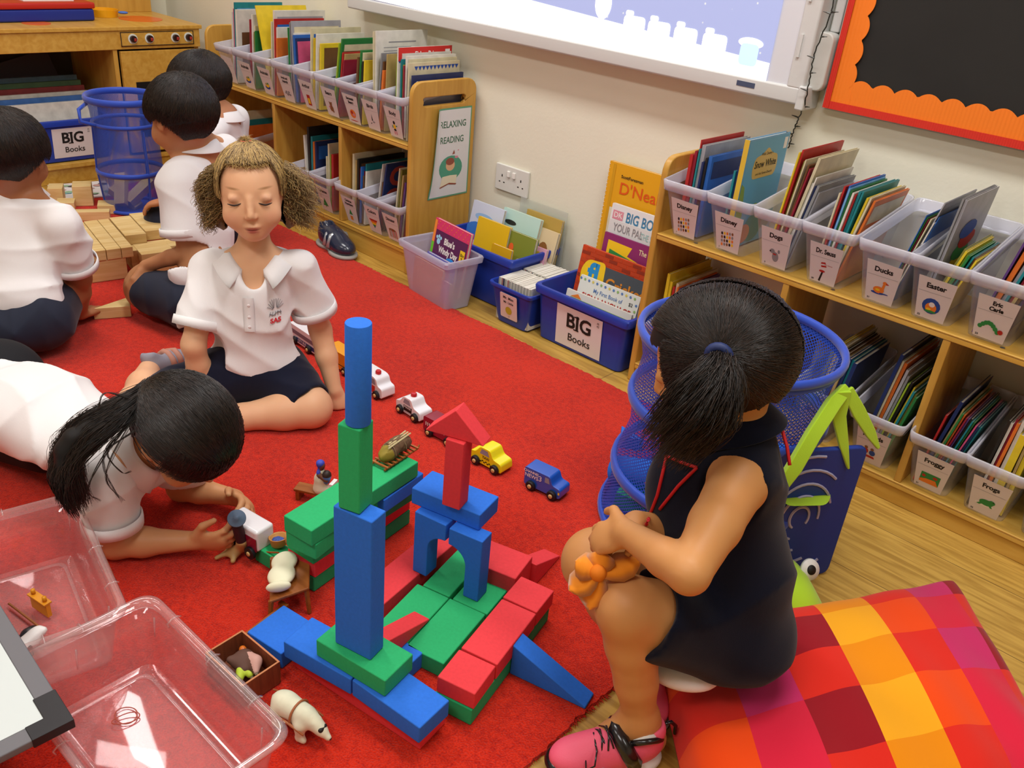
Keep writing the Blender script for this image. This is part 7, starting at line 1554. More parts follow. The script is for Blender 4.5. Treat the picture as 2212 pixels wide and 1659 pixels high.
    for k in range(9):
        a = .35+.16*k
        for q in (-1, 1):
            pts = [cl(q*(.003+.016*tt*math.cos(a)*.9), .186+.024*tt*math.sin(a)+.004) for tt in (0.15, .5, 1)]
            if k % 2 == 0: mb.tube(pts, .0005, 4)
    mb.tube([cl(-.012, .182), cl(-.004, .178), cl(.004, .184), cl(.012, .181)], .0009, 4)
    for k in range(5): mb.tube([cl(-.010+.005*k, .186), cl(-.013+.006*k, .176)], .0006, 4)
    attach(mb.build('crest', mat('thread_grey', '#6c6f74', .7)), t)
    vs, fs = text_geo('SAS', .014, .0006); mb = MB(); mb.add([cl(-v[0]*-1.0, .166+v[1])+F*.0012 for v in vs], fs); attach(mb.build('crest_lettering', mat('thread_red', '#c8303a', .7)), t)
    # skort
    b = Blob(.0045); b.ell(W(0, 0, .01), (.112, .085, .075), Rt, k=.03).cap(hL, hL.lerp(kL, .80), .080, .064, .03).cap(hR, hR.lerp(kR, .72), .080, .058, .03)
    dL_ = (kL-hL).normalized(); dR_ = (kR-hR).normalized(); b.ell(hL.lerp(kL, .80)+dL_*.095, (.09, .09, .09), k=.004, neg=True).ell(hR.lerp(kR, .72)+dR_*.09, (.08, .08, .08), k=.004, neg=True)
    b.disp(wrinkle(.006, 24, 2)); b.cut((0, 0, Z0+.0015), (0, 0, -1)); attach(b.build('skort', NAVYC), t)
    fd = (aR-kR).normalized(); hl = aR+fd*.0+V3(0, 0, .0)
    sneaker(t, V3(aR.x+.01, aR.y+.0, Z0+.001), V3(aR.x-.02, aR.y+.14, Z0+.001), V3(-.4, 0, 1), mat('trainer_grey', '#9a98a4', .6), mat('trainer_peach', '#c98f7a', .6), mat('trainer_sole_violet', '#4e4666', .6), 2, sc=.95)
    # hair: gathered crown with an elastic, curls at the sides
    rng = np.random.default_rng(21); rad = (.072, .088, .080); Cc = P(0, -.010, .024)
    b = Blob(.0042); b.ell(Cc, rad, R, k=.01)
    for q in (-1, 1): b.ell(P(q*.078, -.022, -.018), (.018, .038, .050), R, k=.03).ell(P(q*.070, -.03, -.060), (.016, .030, .028), R, k=.02)
    b.ell(P(0, -.065, -.03), (.072, .045, .07), R, k=.03)
    Rm = np.array(R)
    def keep(Q):
        q = (Q-np.array(P(0, 0, 0))) @ Rm; front = q[:, 1] > .018; return ~(front & (q[:, 2] < .092-.35*np.maximum(0, np.abs(q[:, 0])-.035)*1.0) & (np.abs(q[:, 0]) < .088)) & ~((q[:, 1] > -.012) & (np.abs(q[:, 0]) < .062) & (q[:, 2] < .03))
    b.disp(wrinkle(.005, 90, 6)); attach(b.build('hair', HL[3], keep=keep), t)
    tie = np.array([0.02, -.05, 1.0]); n = 6500
    E1 = rnd_dirs(n, rng, -.25, .55); fm_ = (E1[:, 1] > .55); E1[fm_, 2] = rng.uniform(.80, 1.2, fm_.sum())
    sel = E1[:, 1] > -.9; E1 = E1[sel]; L1 = strands_on(Cc, R, rad, E1, np.tile(tie, (len(E1), 1))+rng.normal(size=(len(E1), 3))*.05, lift=.001, jit=.005, K=12, seed=3)
    attach(strand_mesh(L1, .0007, 'gathered_hair', [HL[0], HL[1], HL[2], HL[3]], r1=.6), t)
    # top tuft
    TT = np.array(P(.002, -.014, .108)); LL = []
    for i in range(420):
        d = np.array(u)*rng.uniform(.1, 1)+np.array(s)*rng.normal()*.55+np.array(f)*(rng.normal()*.5-.25); d /= np.linalg.norm(d); L_ = rng.uniform(.018, .04); tt = np.linspace(0, 1, 8)[:, None]
        LL.append(TT+d*L_*.6*tt+np.array(u)*(-.03*tt**2)*L_*20*.5+rng.normal(size=(1, 3))*.002)
    attach(strand_mesh(np.array(LL), .0006, 'top_tuft', [HL[0], HL[2], HL[1]]), t)
    o = attach(MB().tube([Vector(TT)+(s*math.cos(q)+f*math.sin(q))*.010 for q in np.linspace(0, 2*math.pi, 17)[:-1]], .003, 6, closed=True).build('hair_tie', mat('tie_coral', '#e0604c', .6), smooth=True), t)
    # curls
    LL = []; K = 34
    for i in range(6000):
        q = -1 if rng.random() < .5 else 1; back = rng.random() < .3; v = rng.random()
        st = np.array(P(q*(.071-.010*v*v), .016-.06*rng.random(), .060-.10*v)) if not back else np.array(P(q*.06*rng.random()**.5, -.090, .03-.07*v))
        out = np.array(s)*q*(.55+.75*rng.random())+np.array(f)*rng.normal()*.25; L_ = rng.uniform(.030, .064); tt = np.linspace(0, 1, K)
        drift = out[None, :]*(np.sin(tt*1.45))[:, None]*L_*.62+np.array([0, 0, -1.0])[None, :]*(tt[:, None]**1.25)*L_*.80
        if q < 0: drift += np.array([.1, .9, -.10])[None, :]*(tt[:, None]**2)*L_*.8*rng.random()
        fq = rng.uniform(12, 26); ph = rng.random()*6.28; am = rng.uniform(.002, .0048)*np.minimum(1, tt*3)
        a1 = np.array(s); a2 = np.cross(a1, [0, 0, 1.0]); cur = (np.cos(fq*tt+ph)*am)[:, None]*a1+(np.sin(fq*tt+ph)*am)[:, None]*a2+(np.cos(fq*.7*tt+ph*2)*am*.7)[:, None]*np.array([0, 0, 1.0])
        LL.append(st+drift+cur)
    attach(strand_mesh(np.array(LL), .00065, 'curls', [HL[1], HL[3], HL[1], HL[0]], r1=.5), t)
    # fine baby hairs over the forehead
    n = 260; S_ = rnd_dirs(n, rng, .68, .84, .7, 2.45); E_ = S_+np.stack([rng.normal(size=n)*.1, np.zeros(n), -rng.uniform(.05, .16, n)], 1); L1 = strands_on(Cc, R, rad, S_, E_, lift=.0, jit=.003, K=6, seed=9); attach(strand_mesh(L1, .0006, 'fringe_wisps', [HL[0], HL[2]]), t)
girl_blonde()
# ================================================================= boys
def polo_torso(b, pel, neck, S, F, w=1.0):
    ax = (neck-pel).normalized(); Rt = RM(S, (ax.cross(S)).normalized()*1.0, ax); H_ = (neck-pel).length
    W = lambda a, c, z: pel+S*a+F*c+ax*z*H_
    b.ell(W(0, 0, .72), (.105*w, .068*w, .085), Rt, k=.03).ell(W(0, 0, .42), (.100*w, .070*w, .10), Rt, k=.04).ell(W(0, -.005, .12), (.112*w, .080*w, .075), Rt, k=.04); return W
def boyB():
    pel = V3(-2.105, 1.105, .10); neck = at(425, 316, d=2.35); C = at(392, 259, d=2.28)
    t = person('dark-haired boy in a white polo shirt kneeling behind the curly blonde girl', (pel.x, pel.y, Z0))
    F = V3(-.93, -.25, -.2).normalized(); S = V3(-.25, .95, 0).normalized()  # his right is away from the camera
    b = Blob(.0038); P, R, (f, u, s) = head(b, C, V3(-.90, -.15, -.28), V3(-.3, 0, .95), face=False, sc=1.0)
    b.cap(P(0, -.03, -.03), neck, .034, .038, .015).chain([neck-V3(0, 0, .03), pel], [.055, .07], .03)
    shL = at(384, 398, d=2.31); shR = neck+S*.10+V3(0, 0, -.03); elL = at(404, 545, z=.215); wr = at(315, 574, z=.160)
    b.cap(shL, neck, .034, .045, .02).cap(shR, neck, .034, .045, .02)
    b.chain([shL, elL], [.034, .024], .012).chain([elL, elL.lerp(wr, .4), wr], [.024, .022, .016], .006); hand(b, wr, (at(282, 592, z=.128)-wr), V3(-.2, .1, -1), V3(.2, -1, .1), .55, 1.0)
    elR = shR+V3(-.08, .05, -.16); b.chain([shR, elR, elR+V3(-.12, -.03, -.06)], [.034, .026, .018], .012); hand(b, elR+V3(-.12, -.03, -.06), V3(-1, 0, -.3), V3(0, 0, -1), V3(0, -1, 0), .4)
    kn = at(312, 628, z=.085); an = at(385, 672, z=.032); hp = pel+V3(.0, -.05, -.01)
    b.chain([hp, kn], [.075, .050], .02).chain([kn, kn.lerp(an, .45), an, an+V3(.05, .01, 0)], [.048, .043, .030, .026], .015)
    k2 = V3(-2.30, 1.27, .08); b.chain([pel+V3(0, .06, 0), k2, k2+V3(.17, -.08, -.04)], [.075, .05, .028], .02); b.cut((0, 0, Z0+.001), (0, 0, -1))
    sk = skin('skin_tan_b', '#c08a60'); attach(b.build('body', sk), t)
    b = Blob(.0045); W = polo_torso(b, pel, neck, S, F); b.cap(shL, neck-V3(0, 0, .02), .044, .050, .025).cap(shR, neck-V3(0, 0, .02), .044, .05, .025)
    sl = shL.lerp(elL, .64); d = (elL-shL).normalized(); b.cap(shL, sl, .050, .063, .02).ell(sl+d*.080, (.072,)*3, k=.004, neg=True); sr = shR.lerp(elR, .6); b.cap(shR, sr, .047, .056, .02)
    b.ell(neck+F*.01+V3(-.006, 0, .034), (.040,)*3, k=.006, neg=True).ell(pel+V3(0, 0, -.075), (.2, .2, .10), k=.006, neg=True); b.disp(wrinkle(.012, 15, 31)); attach(b.build('polo_shirt', WSHIRT), t)
    ring_part('sleeve_cuff', sl+d*.008, d, .0615, .020, WSHIRT, t, th=.0014)
    collar(neck+V3(0, 0, .006), V3(-.95, -.15, 0), V3(-.22, 0, .97), WSHIRT, t, r0=.042, r1=.072, open_=.4, drop=.020, rise=.020)
    b = Blob(.0045); b.ell(pel, (.11, .11, .075), k=.03).cap(hp, hp.lerp(kn, .88), .085, .062, .03).cap(pel+V3(0, .06, 0), k2, .08, .058, .03); dd = (kn-hp).normalized(); b.ell(hp.lerp(kn, .88)+dd*.085+V3(0, 0, -.045), (.075,)*3, k=.004, neg=True); b.disp(wrinkle(.007, 26, 5)); b.cut((0, 0, Z0+.0015), (0, 0, -1)); attach(b.build('shorts', mat('navy_shorts', '#181f33', .8, sheen=.1)), t)
    short_hair(P, R, t, 5, crown=(0, -.55, .83), rad=(.087, .103, .096))
boyB()
def boyC():
    pel = V3(-2.62, 1.50, .10); neck = V3(-2.60, 1.475, .445); C = at(430, 194, d=2.76)
    t = person('dark-haired boy in a white polo shirt, farthest back beside the left bookcase', (pel.x, pel.y, Z0))
    F = V3(-.8, -.6, 0).normalized(); S = V3(-.6, .8, 0)
    b = Blob(.0045); P, R, (f, u, s) = head(b, C, V3(-.85, -.4, -.3), V3(-.3, -.1, .95), face=False, sc=1.0)
    shL = neck-S*.10+V3(0, 0, -.03); shR = neck+S*.10+V3(0, 0, -.03)
    b.cap(P(0, -.03, -.03), neck, .034, .038, .015).chain([neck-V3(0, 0, .03), pel], [.055, .07], .03).cap(shL, neck, .034, .045, .02).cap(shR, neck, .034, .045, .02)
    for sh_, q in ((shL, -1), (shR, 1)):
        el = sh_+S*q*.02+F*.03+V3(0, 0, -.18); wr = el+F*.13+V3(0, 0, -.05); b.chain([sh_, el, wr], [.035, .026, .018], .012); hand(b, wr, F+V3(0, 0, -.3), V3(0, 0, -1), -S*q, .5)
        kn = pel+F*.20+S*q*.10+V3(0, 0, -.01); b.chain([pel+S*q*.05, kn, pel+F*.15-S*q*.05+V3(0, 0, -.05)], [.075, .05, .03], .02)
    b.cut((0, 0, Z0+.001), (0, 0, -1)); attach(b.build('body', skin('skin_tan_c', '#b8805a')), t)
    b = Blob(.005); W = polo_torso(b, pel, neck, S, F); b.cap(shL, neck-V3(0, 0, .02), .046, .050, .025).cap(shR, neck-V3(0, 0, .02), .046, .05, .025)
    for sh_, q in ((shL, -1), (shR, 1)):
        el = sh_+S*q*.02+F*.03+V3(0, 0, -.18); b.cap(sh_, sh_.lerp(el, .6), .047, .056, .02)
    b.ell(neck+V3(-.006, 0, .034), (.040,)*3, k=.006, neg=True).ell(pel+V3(0, 0, -.11), (.2, .2, .10), k=.006, neg=True); b.disp(wrinkle(.010, 15, 33)); attach(b.build('polo_shirt', WSHIRT), t)
    collar(neck+V3(0, 0, .006), V3(-.9, -.3, 0), V3(-.2, 0, .98), WSHIRT, t, r0=.042, r1=.072, open_=.4, drop=.020, rise=.020)
    b = Blob(.005); b.ell(pel, (.11, .11, .075), k=.03)
    for q in (-1, 1): b.cap(pel+S*q*.05, (pel+F*.20+S*q*.10), .082, .06, .03)
    b.cut((0, 0, Z0+.0015), (0, 0, -1)); attach(b.build('shorts', MATS['navy_shorts']), t)
    short_hair(P, R, t, 8, crown=(.1, -.5, .86), rad=(.087, .103, .095))
boyC()
def boyD():
    pel = V3(-2.215, .655, .105); neck = at(38, 420, d=2.19); C = at(26, 341, d=2.12)
    t = person('dark-haired boy in a white polo shirt at the left edge, leaning on one straight arm', (pel.x, pel.y, Z0))
    F = V3(-.75, .66, 0).normalized(); S = V3(.66, .75, 0)
    b = Blob(.0038); P, R, (f, u, s) = head(b, C, V3(-.68, .66, -.25), V3(-.15, .12, .97), face=False, sc=1.0)
    shR = at(135, 487, d=2.15); shL = neck-S*.10+V3(0, 0, -.03); el = at(172, 600, z=.165); wr = at(172, 676, z=.045)
    b.cap(P(0, -.03, -.03), neck, .036, .040, .015).chain([neck-V3(0, 0, .03), pel], [.055, .075], .03).cap(shL, neck, .034, .045, .02).cap(shR, neck, .034, .045, .02)
    b.chain([shR, el], [.036, .028], .012).chain([el, el.lerp(wr, .4), wr], [.0285, .027, .019], .012); hd = at(225, 668, z=.015)-wr; hand(b, wr+V3(0, 0, -.006), V3(hd.x, hd.y, -.012), V3(0, 0, -1), V3(-.3, -.9, 0), .12, 1.0, spread=.12)
    el2 = shL+V3(-.05, -.02, -.17); b.chain([shL, el2, el2+F*.12], [.034, .026, .018], .012)
    kn = V3(-2.42, .87, .10); b.chain([pel+S*.055, kn, kn+V3(.1, -.07, -.06)], [.078, .052, .03], .02); kn2 = V3(-2.46, .66, .09); b.chain([pel-S*.055, kn2, kn2+V3(.1, .07, -.05)], [.078, .052, .03], .02)
    b.cut((0, 0, Z0+.001), (0, 0, -1)); attach(b.build('body', skin('skin_brown_d', '#a8714c')), t)
    b = Blob(.0045); W = polo_torso(b, pel, neck, S, F, 1.08); b.cap(shL, neck-V3(0, 0, .02), .046, .052, .025).cap(shR, neck-V3(0, 0, .02), .046, .052, .025)
    sl = shR.lerp(el, .66); d = (el-shR).normalized(); b.cap(shR, sl, .050, .056, .02).ell(sl+d*.080, (.072,)*3, k=.004, neg=True); b.cap(shL, shL.lerp(el2, .6), .048, .056, .02)
    b.ell(neck+F*.0+V3(-.006, 0, .034), (.040,)*3, k=.006, neg=True).ell(pel+V3(-.02, 0, -.125), (.22, .22, .10), k=.006, neg=True); b.disp(wrinkle(.015, 14, 41, (1, 1, 1.4))); attach(b.build('polo_shirt', WSHIRT), t)
    ring_part('sleeve_cuff', sl+d*.008, d, .0555, .020, WSHIRT, t, th=.0014)
    collar(neck+V3(0, 0, .006), V3(-.7, .6, 0), V3(-.15, .12, .98), WSHIRT, t, r0=.043, r1=.072, open_=.4, drop=.020, rise=.018)
    b = Blob(.005); b.ell(pel+V3(0, 0, -.01), (.105, .105, .07), k=.03).cap(pel+S*.055, (pel+S*.055).lerp(kn, .9), .082, .062, .03).cap(pel-S*.055, (pel-S*.055).lerp(kn2, .85), .082, .06, .03); b.disp(wrinkle(.006, 22, 6)); b.cut((0, 0, Z0+.0015), (0, 0, -1)); attach(b.build('shorts', MATS['navy_shorts']), t)
    short_hair(P, R, t, 12, crown=(-.1, -.5, .86), rad=(.087, .103, .096))
boyD()
# ================================================================= E: girl lying on her elbows
def girl_lying():
    C = at(398, 938, d=1.50); neck = V3(-1.335, .556, .205); chest = V3(-1.42, .545, .150); waist = V3(-1.66, .49, .150); hip = V3(-1.84, .44, .13)
    t = person('girl with a long dark ponytail lying on her elbows at the left', (-1.55, .52, Z0))
    F = V3(.95, .25, 0).normalized(); S = V3(.28, -.96, 0).normalized()      # her right is towards the camera
    b = Blob(.0036); P, R, (f, u, s) = head(b, C, V3(.58, .26, -.77), V3(.75, .18, .62), face=True, sc=1.0)
    b.cap(P(0, -.028, -.03), neck, .033, .036, .015).chain([neck, chest, waist, hip], [.040, .052, .054, .06], .03)
    shR = V3(-1.322, .478, .185); elR = at(250, 1172, z=.040); wrR = at(420, 1168, z=.045); shL = V3(-1.365, .62, .19); elL = at(392, 1052, z=.040); wrL = at(508, 1075, z=.045)
    b.cap(shR, neck, .036, .045, .02).cap(shL, neck, .036, .045, .02)
    b.chain([shR, elR], [.036, .029], .012).chain([elR, elR.lerp(wrR, .35), wrR], [.028, .0265, .017], .012)
    hd = at(500, 1170, z=.058)-wrR; hand(b, wrR, hd, V3(.55, .75, .25), V3(0, 0, 1), .75, 1.0, spread=.10)
    b.chain([shL, elL], [.036, .028], .012).chain([elL, elL.lerp(wrL, .35), wrL], [.026, .0245, .0165], .012)
    hd = at(560, 1105, z=.070)-wrL; hand(b, wrL, hd, V3(.1, -.85, -.45), V3(-.2, -.2, 1), .6, 1.0)
    b.chain([hip+S*.05, hip+S*.06+V3(-.26, -.08, -.05), hip+S*.06+V3(-.50, -.14, -.07)], [.085, .055, .035], .02).chain([hip-S*.05, hip-S*.06+V3(-.26, -.08, -.05), hip-S*.06+V3(-.50, -.14, -.07)], [.085, .055, .035], .02)
    b.cut((0, 0, Z0+.001), (0, 0, -1)); attach(b.build('body', skin('skin_light_tan', '#cc9768')), t)
    b = Blob(.0046); up = V3(0, 0, 1); Rt = RM(S, up, -F)
    b.ell(chest+V3(.02, 0, .0), (.106, .070, .10), Rt, k=.04).ell(chest.lerp(waist, .5), (.104, .070, .15), Rt, k=.05).ell(waist+V3(0, 0, .008), (.115, .078, .13), Rt, k=.05).ell(hip+V3(.02, 0, .0), (.125, .088, .12), Rt, k=.04)
    b.cap(shR, neck-F*.02, .044, .052, .03).cap(shL, neck-F*.02, .044, .052, .03)
    sl = shR.lerp(elR, .62); d = (elR-shR).normalized(); b.cap(shR, sl, .048, .051, .02).ell(sl+d*.082, (.074,)*3, k=.004, neg=True)
    s2 = shL.lerp(elL, .6); d2 = (elL-shL).normalized(); b.cap(shL, s2, .050, .055, .02).ell(s2+d2*.080, (.07,)*3, k=.004, neg=True)
    b.cap(neck-F*.02, neck.lerp(C, .42), .052, .044, .02).ell(neck.lerp(C, .74), (.045,)*3, k=.006, neg=True); b.disp(wrinkle(.015, 12, 51, (1, 1, 1))); b.cut((0, 0, Z0+.0016), (0, 0, -1)); attach(b.build('polo_shirt', WSHIRT), t)
    ring_part('sleeve_cuff', sl+d*.008, d, .0505, .022, WSHIRT, t, th=.0016)
    collar(neck+F*.030+V3(0, 0, .014), V3(.5, .2, -.8), V3(.8, .25, .55), WSHIRT, t, r0=.045, r1=.068, open_=.35, drop=.030, rise=.014)
    b = Blob(.006); b.ell(hip+V3(-.06, -.02, -.012), (.15, .125, .088), k=.04).cap(hip+S*.05, hip+S*.06+V3(-.26, -.08, -.05), .095, .07, .03).cap(hip-S*.05, hip-S*.06+V3(-.26, -.08, -.05), .095, .07, .03).cap(chest.lerp(waist, .9)+V3(0, 0, -.055), hip+V3(0, 0, -.05), .070, .085, .04); b.cut((0, 0, Z0+.0017), (0, 0, -1)); attach(b.build('skort', mat('black_cloth', '#0e0e14', .85)), t)
    # hair
    rng = np.random.default_rng(77); rad = (.081, .095, .089); Cc = P(0, -.010, .022); Rm = np.array(R)
    b = Blob(.004); b.ell(Cc, rad, R)
    def keep(Q):
        q = (Q-np.array(Cc)) @ Rm/np.array(rad); return ~((q[:, 1] > .30) & (q[:, 2] < .25)) & (q[:, 2] > -.72) & ~((np.abs(q[:, 0]) > .60) & (q[:, 2] < -.02) & (q[:, 1] > -.30))
    attach(b.build('hair', HBase, keep=keep), t)
    tie = np.array([.02, -.93, -.18]); n = 10000
    E_ = rnd_dirs(n, rng, -.35, .9); fm_ = E_[:, 1] > .2; E_[fm_, 2] = np.maximum(E_[fm_, 2], rng.uniform(.18, .7, fm_.sum())); sm_ = (np.abs(E_[:, 0]) > .5) & (E_[:, 1] > -.35); E_[sm_, 2] = np.maximum(E_[sm_, 2], .06)
    L1 = strands_on(Cc, R, rad, E_, np.tile(tie, (n, 1))+rng.normal(size=(n, 3))*.04, lift=.0015, jit=.003, K=12, seed=4); attach(strand_mesh(L1, .0006, 'combed_hair', HB, r1=.7), t)
    n = 1200; S_ = rnd_dirs(n, rng, .3, .6, .2, 2.9); E_ = S_*np.array([1.05, 1, 1])[None]+np.stack([np.zeros(n), np.full(n, .12), -rng.uniform(.4, .9, n)], 1); L1 = strands_on(Cc, R, rad, S_, E_, lift=.002, jit=.004, K=8, seed=6); attach(strand_mesh(L1, .0006, 'fringe_strands', HB), t)
    T0 = np.array(P(.0, -.098, .005)); pk = [T0, np.array(at(245, 900, d=1.42)), np.array(at(150, 960, d=1.40)), np.array(at(150, 1040, d=1.42)), np.array(at(180, 1100, d=1.46))]
    def spl(pts, K):
        pts = [np.array(p) for p in pts]; ext = [2*pts[0]-pts[1]]+pts+[2*pts[-1]-pts[-2]]; o = []
        for q in np.linspace(0, len(pts)-1-1e-6, K): i = int(q); w_ = q-i; p0, p1, p2, p3 = ext[i:i+4]; o.append(.5*((2*p1)+(p2-p0)*w_+(2*p0-5*p1+4*p2-p3)*w_**2+(3*p1-p0-3*p2+p3)*w_**3))
        return np.array(o)
    LL = []; K = 22
    for i in range(3600):
        r = rng.random()**.5; a = rng.random()*6.28; o1 = np.array([math.cos(a), math.sin(a)*.6, math.sin(a)*.8])*r
        sc_ = .6+.4*rng.random(); pts = [p+o1*w_+rng.normal(size=3)*.004 for p, w_ in zip(pk, (.009, .027, .038, .037, .022))]
        cur = spl(pts, K); m_ = max(9, int(K*sc_)); cur = spl([cur[0], cur[int(m_*.33)], cur[int(m_*.66)], cur[m_-1]], K); LL.append(cur)
    attach(strand_mesh(np.array(LL), .0006, 'ponytail', HB, r1=.4), t)
    b = Blob(.005); cc = spl(pk, 12); b.chain([Vector(c) for c in cc[:10]], [.006, .009, .012, .014, .016, .017, .017, .016, .014, .010], .01); attach(b.build('ponytail_core', HBase), t)
    LL = []
    for (px_, py_, q1, q2, q3) in ((300, 880, (240, 990), (230, 1040), (265, 1082)), (300, 900, (235, 960), (225, 1010), (255, 1075)), (295, 870, (262, 920), (235, 930), (212, 975)), (290, 930, (232, 975), (262, 1020), (283, 1018)), (285, 900, (215, 1000), (190, 1060), (215, 1082)), (280, 860, (225, 850), (215, 900), (235, 920))):
        for j in range(9): jj = rng.normal(size=2)*2.2; LL.append(spl([np.array(at(px_+jj[0], py_+jj[1], d=1.42)), np.array(at(q1[0]+jj[0], q1[1], d=1.40)), np.array(at(q2[0]+jj[1], q2[1], d=1.41)), np.array(at(q3[0]+jj[0], q3[1]+jj[1], d=1.44))], 18))
    attach(strand_mesh(np.array(LL), .0005, 'loose_wisps', HB), t)
    attach(MB().tube([Vector(T0)+(s*math.cos(q)+u*math.sin(q))*.012 for q in np.linspace(0, 2*math.pi, 17)[:-1]], .0035, 6, closed=True).build('hair_tie', INK, smooth=True), t)
    # the white wooden toy lorry and little figure she holds
    c0 = at(540, 1150, z=.055)
    a_ = at(520, 1115, z=.085); b_ = at(580, 1150, z=.085); dv = (b_-a_); dv.z = 0; dv.normalize()
    tv = thing('toy_truck', 'white wooden toy truck with maroon side held by the lying girl', 'toy vehicle', M=Matrix(((dv.x, -dv.y, 0, c0.x), (dv.y, dv.x, 0, c0.y), (0, 0, 1, Z0+.014), (0, 0, 0, 1))))
    MB().b2(-.040, .042, -.020, .022, .016, .062).build('body', TW, tv, bevel=.006, seg=3); MB().b2(-.038, .040, -.0212, -.0198, .018, .046).build('side_print', TMR, tv)
    for x in (-.024, .026):
        for s_ in (-1, 1): Mw = Matrix.Translation((x, s_*.021, .012)) @ Matrix.Rotation(-s_*math.pi/2, 4, 'X'); wh = MB().lathe([(0, 0), (.0125, 0), (.0125, .006), (0, .007)], 20, 0, Mw).build('wheel', RUB, tv, smooth=True, auto=.6); MB().lathe([(0, .007), (.005, .007), (.004, .009), (0, .009)], 12, 0, Mw).build('hub', HUB, wh, smooth=True)
    tf = thing('toy_figure', 'toy cowboy figure with a round grey hat held in the lying girl\'s hand', 'toy figure', at(512, 1165, z=.035))
    lc = Vector(tf.location)
    b = Blob(.0018); q0 = at(512, 1130, z=.095); q1 = at(522, 1170, z=.052); b.cap(q0, q0+V3(0, 0, .006), .008, .0075, .004); attach(b.build('head', mat('toy_figure_white', '#d6d0d2', .5)), tf)
    hatn = (V3(0, 0, CAMZ)-q0).normalized()+V3(0, 0, .4); Mh = Matrix.Translation(q0+V3(0, 0, .010)) @ hatn.to_track_quat('Z', 'Y').to_matrix().to_4x4()
    o = MB().lathe([(0, 0), (.0155, .001), (.0165, .002), (.0155, .0032), (.007, .004), (.0055, .009), (0, .0105)], 26, 0, Mh).build('hat', mat('toy_hat_grey', '#55667c', .45), smooth=True); attach(o, tf)
    b = Blob(.0018); b.cap(q0-V3(0, 0, .006), q1, .010, .0095, .004); attach(b.build('coat', mat('toy_coat_dark', '#33161c', .6)), tf)
    b = Blob(.0018); b.cap(q1, at(508, 1190, z=.020), .005, .004).cap(q1, at(535, 1190, z=.022), .005, .004).cap(at(508, 1190, z=.020), at(503, 1212, z=.016), .004, .0045).cap(at(500, 1188, z=.022), at(468, 1205, z=.016), .0035, .0042); attach(b.build('legs', mat('toy_tan_legs', '#b4945c', .5)), tf)
girl_lying()
